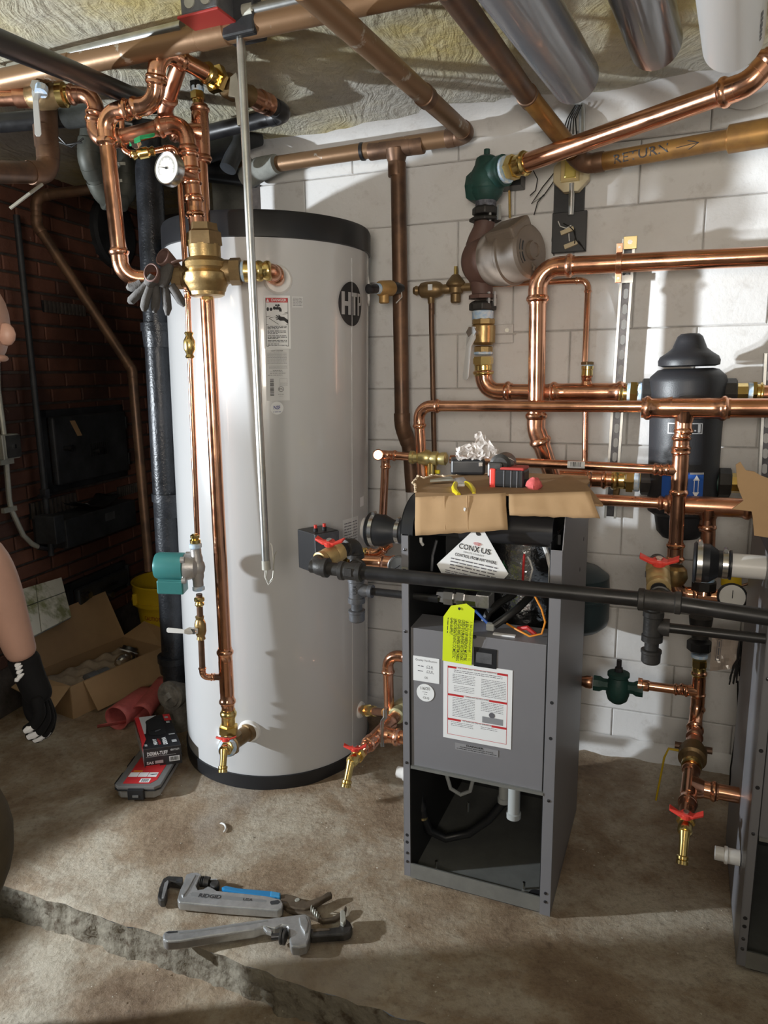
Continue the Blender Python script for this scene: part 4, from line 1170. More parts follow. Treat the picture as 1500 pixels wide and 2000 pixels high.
# ================================================================== under the ceiling
RB = 0.027
a, b = Zp(-40, 166, 2.195), Zp(860, -29, 2.195)
r = thing('old_ceiling_pipe', 'old plaster-splashed copper main running under the ceiling across the top', 'pipe', a)
part('pipe', G().cyl(a, b, RB, n=24), copper_paint, r)
for x in (160, 478):
    q = a.lerp(b, (x + 40) / 900); part('coupling', G().lathe(q - (b - a).normalized() * 0.04, b - a, [(0, RB), (0.003, RB * 1.1), (0.08, RB * 1.1), (0.083, RB)], 24), copper_paint, r)
a, b = Zp(19, 134, 2.218), Zp(356, 51, 2.218)
r = thing('ceiling_conduit', 'shiny straight steel conduit under the ceiling leading to the red covered box', 'conduit', a)
part('pipe', G().cyl(a, b, 0.0125, n=16), galv, r)
a, b = Zp(478, 24, 2.218), Zp(640, -14, 2.218)
r = thing('ceiling_conduit', 'short steel conduit leaving the red covered box to the right', 'conduit', a)
part('pipe', G().cyl(a, b, 0.0125, n=16), galv, r)
part('connector', G().cyl(a, a.lerp(b, 0.12), 0.017, n=12), galv_dull, r)
q = Zp(414, 40, 2.205)
cd = (Zp(356, 51, 2.236) - Zp(19, 134, 2.236)).normalized(); cs = Vector((-cd.y, cd.x, 0))
r = thing('junction_box', 'grey ceiling junction box with red cover plate beside the hanging conduit', 'electrical box', q)
part('casing', G().box(q + UPZ * 0.022, cd * 0.05, cs * 0.05, UPZ * 0.026), iron_grey, r, smooth=0, bevel=0.006)
for k in (-0.022, 0.022): part('knockout', G().cyl(q + UPZ * 0.022 - cs * 0.05 + cd * k, q + UPZ * 0.022 - cs * 0.053 + cd * k, 0.014, n=16), galv_dull, r)
part('cover', G().box(q - UPZ * 0.006, cd * 0.056, cs * 0.056, UPZ * 0.003), red_cover, r, smooth=0, bevel=0.002)
q2 = Zp(448, 28, 2.20)
solo('cable_clamp', G().box(q2 + cs * 0.06 + UPZ * 0.01, cd * 0.045, cs * 0.03, UPZ * 0.04), sootblack, 'dark metal bracket above the red covered ceiling box', 'bracket', smooth=0, bevel=0.006)
# hanging conduit
a, b = P(466, -6, 1.86), P(520, 1112, 1.86); r = thing('hanging_conduit', 'long bare steel conduit hanging in front of the tank with loose wire ends', 'conduit', b)
part('pipe', G().cyl(a, b, 0.0105, n=16), galv, r)
part('collar', G().cyl(b + UPZ * 0.025, b, 0.0118, n=16), galv_dull, r)
for i, (pts, m) in enumerate((([(519, 1108), (517, 1126), (524, 1142), (533, 1132), (535, 1105), (531, 1066), (528, 1061)], wire_white), ([(522, 1110), (519, 1128), (526, 1137), (533, 1128), (536, 1085), (540, 1077)], galv_dull))):
    part('wire', G().tube([P(x, y, 1.86 - 0.004 * i) for x, y in pts], 0.0016, 6), m, r)
# old brown pipes coming across the ceiling
O1 = thing('brown_pipe', 'old brown copper pipe crossing the ceiling to an elbow at the block wall', 'pipe', W(912, 262, 0.13))
run(O1, [Zp(588, -30, 2.12), W(915, 264, 0.13), W(470, 331, 0.13)], RB, copper_paint, rb=RB * 1.7, press=False, fit=copper_old)
part('coupling', G().lathe(Zp(588, -30, 2.12).lerp(W(915, 264, 0.13), 0.62), (W(912, 262, .13) - Zp(588, -30, 2.12)), [(-0.02, RB), (-0.018, RB * 1.12), (0.02, RB * 1.12), (0.022, RB)], 22), copper_old, O1)
for k in (0, 1): part('wire_tie', G().lathe(W(707 + k * 3, 296, 0.13), WD, [(-0.004, RB), (-0.003, RB * 1.1), (0.003, RB * 1.1), (0.004, RB)], 18), iron_black, O1)
tp = W(774, 289, 0.13); tee(O1, tp, WD, Vector((0, 0, -1)), RB, RB, 0.13, copper_old, press=False)
O2 = thing('brown_drop_pipe', 'old brown copper pipe dropping down the block wall beside the tank', 'pipe', W(785, 840, 0.13))
run(O2, [W(777.5, 318, 0.13), W(785.5, 832, 0.13), W(800, 872, 0.10), W(806, 960, 0.10)], RB, copper_old, rb=RB * 3, press=False)
O3 = thing('return_pipe', 'amber brown copper pipe along the block wall with RETURN written on it', 'pipe', W(1148, 316, 0.19))
run(O3, [Zp(872, -30, 2.12), W(1030, 186, 0.42)], RB * 1.0, copper_old, press=False)
run(O3, [W(1030, 186, 0.42), W(1140, 322, 0.17), W(1424, 272, 0.25)], RB, copper_amber, rb=RB * 1.6, press=False, fit=copper_old)
part('coupling', G().lathe(W(1030, 186, 0.42), Zp(872, -30, 2.12) - W(1030, 186, 0.42), [(-0.05, RB), (-0.048, RB * 1.12), (0.012, RB * 1.12), (0.014, RB)], 22), copper_old, O3)
ra, rb_ = W(1186, 313, 0.185), W(1424, 272, 0.25); rd = (rb_ - ra).normalized()
part('big_coupling', G().lathe(rb_, rd, [(-0.006, RB), (0, RB * 1.4), (0.30, RB * 1.42)], 26), copper_amber, O3)


def pipe_wrap(p0, d, r, th0):
    d = d.normalized(); n0 = (EYE - p0); n0 = (n0 - d * n0.dot(d)).normalized(); b = d.cross(n0)
    if b.z < 0: b = -b
    return lambda x, y: p0 + d * x + (n0 * math.cos(th0 + y / r) + b * math.sin(th0 + y / r)) * (r + 0.0008)


pc = on(1270, 297, ra, (EYE - ra).normalized()); pc = ra + rd * (pc - ra).dot(rd)
fw = pipe_wrap(pc, rd, RB, 0.05)
letters([('RETURN', -0.015, 0.0, 0.026, 0.155, 0.05)], fw, ink, O3, 'handwriting')
g = G()
for x0, y0, x1, y1 in ((0.085, 0.0, 0.145, 0.004), (0.145, 0.004, 0.115, 0.014), (0.145, 0.004, 0.118, -0.009)):
    g.tube([fw(x0 + (x1 - x0) * i / 4, y0 + (y1 - y0) * i / 4) for i in range(5)], 0.0010, 5)
part('drawn_arrow', g, ink, O3)
# plastic vent pipes
vd = ray(1445, 640).normalized()
for name, (x, y, Y), m, lab in (('vent_pipe', (1122, 152, 1.88), pvc_grey, 'large glossy grey plastic vent pipe slung under the ceiling, leftmost of three'),
                                ('vent_pipe', (1281, 84, 1.80), pvc_dark, 'large glossy dark plastic vent pipe between the grey and the white ones'),
                                ('vent_pipe', (1432, 80, 1.60), white_plastic, 'large white plastic vent pipe under the ceiling at top right')):
    e = P(x, y, Y); dd_ = vd if name else vd
    s_ = e - vd * 1.9
    r = thing(name, lab, 'pipe', e)
    g = G(); u, v_ = frame(vd); R = 0.057
    rings = [g.ring(e - vd * t, u, v_, rr, 40) for t, rr in ((0.012, R - 0.006), (0, R - 0.006), (0, R), (1.9, R))]
    g.skinrings(rings, True, True)
    part('pipe', g, m, r)
    if m is white_plastic:
        fwp = pipe_wrap(e - vd * 0.16, vd, R, 0.95)
        fineprint([(-0.05, 0.09, 0.0, 0.010)], fwp, ink_grey, r, 'printed_line', 4)

# ================================================================== upper left corner
r = thing('black_diagonal_pipe', 'thick black pipe slanting across the upper left corner near the ceiling', 'pipe', P(290, 200, 2.25))
part('pipe', G().cyl(P(-60, 58, 1.50), P(300, 205, 2.30), 0.0245, n=24), iron_black, r)
r = thing('black_pipe', 'black iron pipe with taped joint below the copper at the upper left', 'pipe', P(0, 240, 2.3))
part('pipe', G().cyl(P(-60, 245, 2.35), P(180, 226, 2.35), 0.027, n=22), iron_black, r)
part('taped_joint', G().lathe(P(122, 228, 2.35), Vector((1, 0, 0.04)), [(0, 0.028), (0.01, 0.034), (0.09, 0.031), (0.10, 0.028)], 22), mat('grey_tape', (0.16, 0.20, 0.23), 0.45, 0, 0.3, 20), r)
r = thing('old_elbow_pipe', 'brown old copper pipe turning from the left edge up to the ceiling', 'pipe', P(93, 335, 2.3))
run(r, [P(-60, 334, 2.05), P(95, 338, 2.3), P(91, 200, 2.3)], 0.030, copper_old, rb=0.05, press=False)
part('coupling', G().lathe(P(92, 290, 2.3), UPZ, [(0, 0.03), (0.003, 0.034), (0.06, 0.034), (0.063, 0.03)], 22), copper_old, r)
ggrey = mat('grey_green_pipe', (0.065, 0.068, 0.058), 0.55, 0.3, 0.25, 12)
r = thing('grey_loop_pipe', 'dull grey old pipe loop hanging under the ceiling behind the copper riser', 'pipe', P(240, 380, 2.75))
run(r, [P(178, 250, 2.6), P(172, 310, 2.6), P(205, 388, 2.7), P(248, 392, 2.75), P(244, 230, 2.75)], 0.034, ggrey, rb=0.055, press=False)
for x, y in ((237, 325), (238, 358)): part('ring', G().lathe(P(x + 4, y, 2.75), UPZ, [(-0.006, 0.034), (-0.005, 0.038), (0.005, 0.038), (0.006, 0.034)], 22), galv_dull, r)
r = thing('brick_wall_pipe', 'long brown copper pipe running down the dark brick wall on a slant', 'pipe', P(275, 900, 2.9))
run(r, [P(330, 352, 2.95), P(70, 383, 2.95), P(72, 440, 2.95), P(258, 722, 2.95), P(292, 1115, 2.9)], 0.0195, copper_old, rb=0.04, press=False)
g = G().tube([P(20, 407, 2.2), P(58, 378, 2.2), P(82, 360, 2.25)], 0.005, 8)
solo('metal_strap', g, galv_dull, 'thin grey metal strap hanging at left below the old brown elbow', 'strap')
for i, pts in enumerate((([(110, 262), (130, 283), (160, 278)]), ([(108, 274), (140, 287), (163, 270)]))):
    solo('loose_cable', G().tube([P(x, y, 2.5) for x, y in pts], 0.003, 6), wire_black, ['thin black cable drooping under the ceiling at left, upper of two', 'thin black cable drooping under the ceiling at left, lower of two'][i], 'cable')
# copper stub and black elbow behind the hanging conduit
q0, q1 = P(443, 166, 2.16), P(536, 212, 2.36)
r = thing('ceiling_valve', 'dark ball valve with hanging black lever at the copper loop end', 'valve', q0)
d = (q1 - q0).normalized()
part('body', G().lathe(q0, d, [(-0.01, 0.024), (0, 0.032), (0.03, 0.034), (0.034, 0.026), (0.055, 0.028), (0.09, 0.026), (0.10, 0.030)], 20), bronze_dark, r)
part('lever', G().prism([P(449, 150, 2.1), P(461, 140, 2.1), P(470, 180, 2.1), P(470, 243, 2.1), P(463, 245, 2.1), P(458, 190, 2.1), P(445, 188, 2.1)], Vector((0.002, 0.012, 0))), galv_dull, r, smooth=0, bevel=0.002)
r = thing('black_elbow_pipe', 'copper stub with black elbow and black pipe under the ceiling behind the conduit', 'pipe', P(545, 222, 2.4))
run(r, [P(480, 185, 2.24), P(560, 222, 2.42), P(395, 262, 2.60)], 0.0245, iron_black, rb=0.04, press=False, fit=iron_black)
dcu = (P(534, 209, 2.36) - P(484, 186, 2.245)).normalized(); part('stub', G().lathe(P(484, 186, 2.245), dcu, [(0, 0.026), (0.05, 0.027), (0.055, 0.031), (0.075, 0.031), (0.08, 0.027), (0.09, 0.031), (0.105, 0.031), (0.11, 0.027)], 22), copper_dull, r)
r = thing('black_fitting', 'cluster of dark iron fittings behind the copper riser under the ceiling', 'fitting', P(455, 275, 2.75))
g = G().cyl(P(400, 300, 2.75), P(505, 265, 2.85), 0.035, n=18)
part('body', g, sootblack, r); part('side_outlet', G().cyl(P(470, 270, 2.8), P(445, 330, 2.75), 0.03, n=16), sootblack, r)
part('pipe', G().cyl(P(380, 330, 2.8), P(500, 345, 2.95), 0.04, n=18), iron_black, r)
solo('sealed_pipe_end', G().tube([P(540, 320, 2.82), P(510, 330, 2.86), P(480, 345, 2.9)], [0.034, 0.042, 0.046], 16), grey_conc, 'plaster-caked pipe end at the wall corner above the tank', 'pipe')

# ================================================================== the wall pump and its valves
PO = 0.20
pt = lambda x, y, o=PO: W(x, y, o)
zd = (pt(952, 300) - pt(944, 690)).normalized()
pipd = (P(1450, 168, 1.86) - P(968, 336, 2.42)).normalized()
q = pt(950, 345)
r = thing('flow_valve', 'dark green cast iron flow control valve on the wall above the brown pump', 'valve', q)
g = G().lathe(q - zd * 0.075, zd, [(0, 0.036), (0.02, 0.052), (0.03, 0.054), (0.035, 0.058), (0.075, 0.058), (0.095, 0.046), (0.11, 0.038), (0.122, 0.036), (0.130, 0.033), (0.136, 0.024)], 28)
g.lathe(q, pipd, [(0, 0.045), (0.05, 0.043), (0.052, 0.048), (0.075, 0.048), (0.077, 0.04)], 24)
g.lathe(q - zd * 0.03, -WD, [(0, 0.05), (0.045, 0.05), (0.062, 0.038)], 6)
part('body', g, green_paint, r); part('stem', G().cyl(q + zd * 0.06, q + zd * 0.082, 0.010, n=8), green_paint, r)
big = thing('large_copper_pipe', 'large bright copper pipe running from the green valve towards the upper right corner', 'pipe', P(1450, 168, 1.86))
s0 = q + pipd * 0.09
part('thread_tape', G().lathe(q + pipd * 0.074, pipd, [(0, 0.03), (0.003, 0.041), (0.012, 0.041), (0.014, 0.03)], 22), tape_blue, big)
adapter(big, q + pipd * 0.165, q + pipd * 0.075, RB * 1.05, tape=False, hexr=1.35)
run(big, [q + pipd * 0.13, P(1462, 164, 1.845), P(1560, 60, 1.80)], RB, copper, rb=RB * 2.2)
# flanges and pump
q = pt(947, 415)
r = thing('system_pump', 'brown wall pump with tan electric motor between the green valve and the ball valve', 'pump', pt(944, 510))
part('thread_tape', G().lathe(pt(949, 388), -zd, [(0, 0.03), (0.002, 0.034), (0.028, 0.034), (0.03, 0.03)], 22), mat('soiled_tape', (0.20, 0.21, 0.26), 0.6, 0, col2=(0.03, 0.03, 0.035), scale=50), r)


def flange(q, d, m, parent, w=0.052, t=0.018):
    part('flange', G().lathe(q, d, [(0, w * 0.75), (t * 0.3, w), (t, w)], 8, ph=0.2), m, parent, bevel=0.003)


flange(pt(948, 402), -zd, iron_mall, r, 0.043, 0.028); flange(pt(948, 424), -zd, iron_mall, r, 0.053, 0.014)
for k in (-1, 1):
    b0 = pt(948, 418) + (WD * 0.8 + WN * 0.6) * 0.050 * (1 if k > 0 else 0.8) + WD * (0.012 * k)
    part('bolt', G().cyl(b0 + zd * 0.016, b0 - zd * 0.028, 0.007, n=6), steel, r)
g = G().tube([pt(947, 432), pt(944, 448), pt(937, 466), pt(934, 482)], [0.033, 0.034, 0.037, 0.042], 20)
vc = pt(940, 512)
mx = Vector((0.66, -0.75, 0.05)).normalized()
g.lathe(vc - mx * 0.03, mx, [(-0.015, 0.03), (-0.006, 0.060), (0.012, 0.074), (0.055, 0.076), (0.075, 0.066)], 32)
g.tube([pt(936, 530), pt(940, 550), pt(943, 578)], [0.046, 0.038, 0.033], 20)
g.lathe(pt(943, 574), -zd, [(0, 0.03), (0.004, 0.048), (0.016, 0.048)], 8)
part('volute', g, pump_brown, r)
flange(pt(943, 588), -zd, iron_mall, r, 0.046, 0.03)
for k in (-1, 1):
    b0 = pt(943, 582) + (WD * 0.8 + WN * 0.6) * 0.045 + WD * (0.010 * k); part('bolt', G().cyl(b0 + zd * 0.016, b0 - zd * 0.030, 0.006, n=6), steel, r)
mc = vc + mx * 0.045
mo = part('motor', G().lathe(mc, mx, [(0, 0.070), (0.004, 0.084), (0.03, 0.088), (0.075, 0.090), (0.080, 0.094), (0.088, 0.094), (0.092, 0.088), (0.150, 0.082), (0.158, 0.074), (0.163, 0.045), (0.160, 0.0)], 44), motor_tan, r)
ec = mc + mx * 0.165; mu, mv = frame(mx)
if mv.z < 0: mv = -mv
part('end_cap', G().lathe(ec - mx * 0.004, mx, [(0, 0.030), (0.012, 0.028), (0.012, 0.022), (0.008, 0.021), (0.008, 0.001)], 28), motor_tan, mo)
g = G()
for i in range(26):
    a = i * math.pi / 26 * 1.0 + 1.45
    if 0.1 < (i % 9) / 9 < 2:
        p0 = ec - mx * 0.012 + (mu * math.cos(a + 1.6) + mv * math.sin(a + 1.6)) * 0.062
for s0_, s1_ in ((-0.75, -0.15), (-0.05, 0.5)):
    for rr in (0.050, 0.060, 0.070):
        g.tube([ec - mx * (0.004 + (rr - 0.045) * 0.25) + (mu * math.cos(a) + mv * math.sin(a)) * rr for a in [s0_ + (s1_ - s0_) * i / 7 for i in range(8)]], 0.0040, 6)
part('vent_slot', g, sootblack, mo, kind='stuff')
g = G()
for i in range(5):
    a = 2.3 + i * 0.24
    q_ = mc + mx * (0.05) + (mu * math.cos(a) + mv * math.sin(a)) * 0.0885
    g.box(q_, mx * 0.010, (mu * -math.sin(a) + mv * math.cos(a)) * 0.007, (mu * math.cos(a) + mv * math.sin(a)) * 0.004)
part('side_vent', g, sootblack, mo, smooth=0)
side = (mv * 0.85 + mu * 0.5).normalized(); sdr = mx.cross(side)
part('capacitor_cover', G().box(mc + mx * 0.10 + side * 0.078 , mx * 0.055, sdr * 0.052, side * 0.020), motor_tan, mo, smooth=0, bevel=0.01, seg=3)
low = (mv * -0.62 - mu * 0.62).normalized()
aa0 = math.atan2(mv.dot(low), mu.dot(low))
def mwrap(x, y): 
    a = aa0 - y / 0.091
    return mc + mx * (0.045 + x) + (mu * math.cos(a) + mv * math.sin(a)) * 0.0912
g = G(); g.grid(lambda u, v: mwrap((u - 0.5) * 0.05, (v - 0.5) * 0.085), 1, 8)
o = part('rating_plate', g, grey_paper, mo)
fineprint([(-0.021, 0.021, -0.034 + 0.009 * k, 0.005) for k in range(8)], lambda x, y: mwrap(x, y) + (mwrap(x, y) - mc).normalized() * 0.0006, ink, o, seed=31)
part('grease_cup', G().tube([ec - mv * 0.038 - mx * 0.006, ec - mv * 0.05 + mx * 0.004, ec - mv * 0.06 + mx * 0.0], 0.005, 8), motor_tan, mo)
# ball valve under the pump
q = pt(944, 650); zl = zd
r = thing('pump_ball_valve', 'bronze ball valve with long steel lever below the brown wall pump', 'valve', q)
part('thread_tape', G().lathe(pt(943, 606), -zl, [(0, 0.03), (0.003, 0.036), (0.03, 0.036), (0.033, 0.03)], 22), tape_blue, r)
g = G().lathe(pt(944, 622), -zl, [(0, 0.034), (0.003, 0.039), (0.018, 0.039), (0.021, 0.033)], 8)
g.lathe(q, zl, [(-0.040, 0.030), (-0.032, 0.040), (0.022, 0.040), (0.030, 0.032)], 24); g.lathe(pt(944, 676), -zl, [(0, 0.028), (0.003, 0.032), (0.02, 0.032)], 8)
part('body', g, bronze, r)
lever(r, q + WN * 0.036 - WD * 0.012, (WN + WD * -0.25).normalized(), (P(922, 742, 2.3) - P(931, 655, 2.3)), 0.155, 0.022, mat('light_steel_lever', (0.62, 0.63, 0.64), 0.4, 0.2), 0.035, 0.015)
part('thread_tape', G().lathe(pt(944, 686), -zl, [(0, 0.026), (0.003, 0.032), (0.010, 0.032), (0.013, 0.026)], 20), tape_blue, r)
lp = thing('pump_suction_pipe', 'copper pipe from under the wall pump turning right along the wall to the black separator', 'pipe', pt(946, 764))
adapter(lp, pt(944, 735), pt(944, 688), RB, tape=False, hexr=1.3)
run(lp, [pt(944, 722), pt(945, 765), pt(1222, 768)], RB, copper, rb=RB * 2.0)
tq = pt(1145, 766.5); tee(lp, tq, WD, zd, RB, 0.014, 0.16, copper, Lb=0.036)
part('adapter', G().lathe(tq + zd * 0.052, zd, [(0, 0.014), (0.002, 0.018), (0.02, 0.017), (0.022, 0.019), (0.032, 0.019)], 18), brass, lp)
part('thread_tape', G().lathe(tq + zd * 0.082, zd, [(0, 0.017), (0.008, 0.018)], 18), tape_blue, lp)
part('bushing', G().lathe(tq + zd * 0.088, zd, [(0, 0.022), (0.008, 0.022), (0.010, 0.014)], 6), bronze_dark, lp)
adapter(lp, pt(1205, 768), pt(1256, 769), RB * 1.02)

# hydraulic separator with black shell
fa, fb = pt(1345, 700), pt(1328, 1040); fd_ = (fa - fb).normalized()
r = thing('separator', 'tall black insulated separator canister with domed cap on the wall', 'canister', fb)
top_ = pt(1347, 657); H0 = (top_ - fa).length
part('shell', G().lathe(pt(1344, 722), -fd_, [(-0.004, 0.07), (0.0, 0.088), (0.02, 0.109), (0.035, 0.113), (0.075, 0.112), (0.12, 0.107), (0.2, 0.105), (0.30, 0.104), (0.40, 0.103), (0.44, 0.101), (0.452, 0.085)], 44), foam_black, r)
part('dome_cap', G().lathe(pt(1345, 716), fd_, [(0, 0.074), (0.004, 0.088), (0.018, 0.089), (0.03, 0.084), (0.042, 0.066), (0.055, 0.05), (0.075, 0.042), (0.09, 0.036), (0.098, 0.026), (0.100, 0.001)], 40), foam_black, r)
part('bottom_bowl', G().lathe(pt(1331, 985), -fd_, [(0, 0.085), (0.05, 0.078), (0.085, 0.072), (0.105, 0.055), (0.113, 0.02)], 36), foam_black, r)
xr = WD
for x, y, sgn in ((1284, 768, -1), (1406, 769, 1), (1281, 940, -1), (1396, 942, 1)):
    q = pt(x, y)
    part('port', G().lathe(q - xr * sgn * 0.05, xr * sgn, [(0, 0.036), (0.066, 0.036)], 22), green_paint, r)
    part('union_nut', G().lathe(q + xr * sgn * 0.008, xr * sgn, [(0, 0.042), (0.004, 0.046), (0.034, 0.046), (0.038, 0.04)], 8), iron_mall, r)
    part('union_tail', G().lathe(q + xr * sgn * 0.045, xr * sgn, [(0, 0.031), (0.03, 0.031)], 8), brass, r)
    part('thread_tape', G().lathe(q + xr * sgn * 0.074, xr * sgn, [(0, 0.027), (0.003, 0.033), (0.014, 0.033), (0.017, 0.027)], 20), tape_blue, r)
ax_c = lambda y: fb + fd_ * ((pt(1335, y).z - fb.z) / fd_.z)
def fwrap(y, th, rad):
    c = ax_c(y); n0 = Vector((-c.x, -c.y, 0)).normalized(); b0 = Vector((-n0.y, n0.x, 0))
    return lambda u, v: c + (n0 * math.cos(th + u / rad) + b0 * math.sin(th + u / rad)) * rad + fd_ * v
f = fwrap(940, 0.0, 0.1055); g = G(); g.grid(lambda u, v: f(-0.062 + 0.124 * u, -0.042 + 0.084 * v), 10, 1)
o = part('blue_sticker', g, blue_label, r)
f = fwrap(940, 0.0, 0.1064)
g = G()
for k in (-1, 1):
    g.grid(lambda u, v: f(0.040 + k * 0.006 - 0.001 + 0.002 * u, -0.018 + 0.036 * v), 1, 1)
    g.face([f(0.030, k * 0.018), f(0.050, k * 0.018), f(0.040, k * 0.034)])
part('arrow_print', g, white_paper, o, smooth=0)
rects([(-0.062, 0.030, -0.02, 0.040), (0.02, 0.036, 0.062, 0.042)], f, silver_ink, o, 'print_band', 4)
f = fwrap(832, 0.0, 0.1075); g = G()
for x0, y0, x1, y1 in ((-0.05, -0.016, 0.05, -0.0135), (-0.05, 0.0135, 0.05, 0.016), (-0.05, -0.016, -0.047, 0.016), (0.047, -0.016, 0.05, 0.016), (0.036, -0.012, 0.044, 0.013), (0.026, -0.008, 0.031, -0.004), (0.018, -0.008, 0.022, -0.005)):
    g.grid(lambda u, v: f(x0 + (x1 - x0) * u, y0 + (y1 - y0) * v), 8, 1)
part('plate_print', g, silver_ink, r, smooth=0)
rr_ = thing('separator_outlet', 'copper pipe leaving the right side of the black separator to the edge', 'pipe', pt(1490, 769))
adapter(rr_, pt(1490, 770), pt(1462, 769.5), RB * 1.02, tape=False); part('pipe', G().cyl(pt(1482, 769.6), pt(1580, 772), RB, n=22), copper, rr_)

# second copper main with clamp on the strut
M2 = thing('copper_main', 'bright copper pipe from the right edge along the wall turning down at an elbow', 'pipe', W(1048, 520, 0.29))
run(M2, [W(1570, 497, 0.29), W(1051, 522, 0.29), W(1047, 838, 0.29), W(1082, 940, 0.26)], RB, copper, rb=RB * 2.3)
cl = W(1209, 514, 0.29)
part('pipe_clamp', G().lathe(cl - WD * 0.008, WD, [(0, RB), (0.001, RB * 1.16), (0.016, RB * 1.16), (0.017, RB)], 24), copper_dull, M2)
for k in (-1, 1): 
    part('clamp_ear', G().box(cl + UPZ * k * 0.042, WD * 0.009, WN * 0.004, UPZ * 0.014), copper_dull, M2, smooth=0, bevel=0.001)
    part('clamp_screw', G().cyl(cl + UPZ * k * 0.044, cl + UPZ * k * 0.044 + WN * 0.010, 0.004, n=6), steel, M2)
# strut channel
for (x0, y0, x1, y1, lab) in ((1229, 468, 1192, 1010, 'slotted steel strut channel standing on the block wall behind the copper pipes'), (1506, 690, 1488, 1040, 'slotted steel strut channel at the right edge of the block wall')):
    a, b = W(x0, y0, 0.02), W(x1, y1, 0.02); d = (b - a).normalized(); L = (b - a).length
    r = thing('strut_channel', lab, 'strut', b)
    g = G()
    for s_ in (-1, 1):
        g.box((a + b) / 2 + WD * s_ * 0.019, WD * 0.0015, WN * 0.02, d * L / 2)
        g.box((a + b) / 2 + WD * s_ * 0.0155 + WN * 0.0185, WD * 0.003, WN * 0.0015, d * L / 2)
    part('channel', g, galv, r, smooth=0)
    part('channel_back', G().box((a + b) / 2 - WN * 0.017, WD * 0.0185, WN * 0.0015, d * L / 2), chrome_dark, r, smooth=0)
    g = G(); n = int(L / 0.05)
    for i in range(1, n):
        c = a + d * (0.02 + i * 0.05) - WN * 0.0145
        pts_ = [c + WD * 0.0075 * math.cos(t_) + d * ((0.009 if math.sin(t_) > 0 else -0.009) + 0.0075 * math.sin(t_)) for t_ in [2 * math.pi * (k + 0.5) / 12 for k in range(12)]]
        g.prism(pts_, WN * 0.001)
    part('slot', g, white_paper, r, smooth=0, kind='stuff')
    if x0 < 1400:
        q = W(1231, 474, 0.045); part('square_washer', G().box(q, WD * 0.021, WN * 0.003, UPZ * 0.020), galv_yellow, r, smooth=0, bevel=0.001)
        part('bolt', G().cyl(q, q + WN * 0.014, 0.008, n=6), steel, r)
        q = W(1224, 545, 0.045); part('square_washer', G().box(q, WD * 0.020, WN * 0.003, UPZ * 0.012), galv, r, smooth=0)
# thin line at the wall
TL = thing('fill_pipe', 'thin copper fill pipe on the wall with elbow, running behind the big copper pipes', 'pipe', W(1144, 700, 0.07))
run(TL, [W(912, 558, 0.05), W(1149, 547, 0.05), W(1141, 742, 0.12)], 0.0095, copper, rb=0.028, n=14)
TL2 = thing('thin_wall_pipe', 'thin copper pipe dropping below the horizontal copper pipes beside the strut', 'pipe', W(1143, 900, 0.1))
part('pipe', G().cyl(W(1144, 800, 0.1), W(1142, 935, 0.1), 0.0095, n=14), copper_dull, TL2)
q = W(842, 566, 0.09)
r = thing('backflow_preventer', 'old brass backflow valve body low on a thin wall pipe beside the pump', 'valve', q)
part('body', G().lathe(W(808, 568, 0.09), WD, [(0, 0.012), (0.01, 0.017), (0.02, 0.014), (0.03, 0.026), (0.05, 0.029), (0.085, 0.029), (0.10, 0.024), (0.11, 0.016), (0.14, 0.018), (0.15, 0.012)], 20), bronze_dark, r)
part('label', G().box(W(840, 561, 0.122), WD * 0.008, WN * 0.001, UPZ * 0.010), white_paper, r, smooth=0)
part('vent_port', G().lathe(W(842, 574, 0.09), -UPZ, [(0, 0.014), (0.03, 0.012), (0.04, 0.008)], 14), bronze_dark, r)
q = W(890, 562, 0.09)
r = thing('pressure_regulator', 'old brass pressure regulator with bell top on the thin wall pipe', 'valve', q)
part('body', G().lathe(q - UPZ * 0.052, UPZ, [(0, 0.014), (0.004, 0.018), (0.03, 0.018), (0.034, 0.026), (0.052, 0.026), (0.060, 0.034), (0.068, 0.034), (0.074, 0.030), (0.092, 0.016), (0.096, 0.012)], 22), bronze_dark, r)
part('cross_pipe', G().cyl(q - WD * 0.06, q + WD * 0.055, 0.014, n=14), bronze_dark, r)
part('adjusting_screw', G().lathe(q + UPZ * 0.042, UPZ, [(0, 0.007), (0.03, 0.006)], 8), brass, r)
TP = thing('thin_drop_pipe', 'thin brown copper pipe dropping down the wall from the brass backflow valve', 'pipe', W(846, 880, 0.09))
part('pipe', G().cyl(W(842, 590, 0.09), W(848.5, 905, 0.09), 0.0095, n=14), copper_old, TP)
coupling(TP, W(843, 603, 0.09), UPZ, 0.0095, 0.04, copper_old, press=False)

# ---- electrical gear
q = W(1116, 338, 0.07)
r = thing('outlet_box', 'metal handy box with a brassy duplex outlet on the wall under the copper pipe', 'electrical box', q)
g = G().lathe(q - WN * 0.03, WN, [(0, 0.062), (0.035, 0.062)], 8, ph=math.pi / 8); part('casing', g, ivory, r, smooth=0, bevel=0.003)
part('cover', G().box(W(1114, 328, 0.08), WD * 0.030, WN * 0.005, UPZ * 0.042), galv_yellow, r, smooth=0, bevel=0.002)
part('outlet', G().box(W(1114, 328, 0.088), WD * 0.018, WN * 0.006, UPZ * 0.030), mat('brassy_cover', (0.62, 0.50, 0.14), 0.3, 0.7), r, smooth=0, bevel=0.004)
solo('dark_backboard', G().box(W(1112, 388, 0.012), WD * 0.05, WN * 0.010, UPZ * 0.058), sootblack, 'dark metal backboard on the wall behind a short steel conduit', 'board', smooth=0)
solo('short_conduit', G().cyl(W(1117, 358, 0.07), W(1115, 420, 0.07), 0.0095, n=14), galv, 'short shiny steel conduit between outlet box and black control panel', 'conduit')
q = W(1112, 454, 0.05)
r = thing('relay_board', 'square black relay panel with loose wires on the block wall', 'control panel', q)
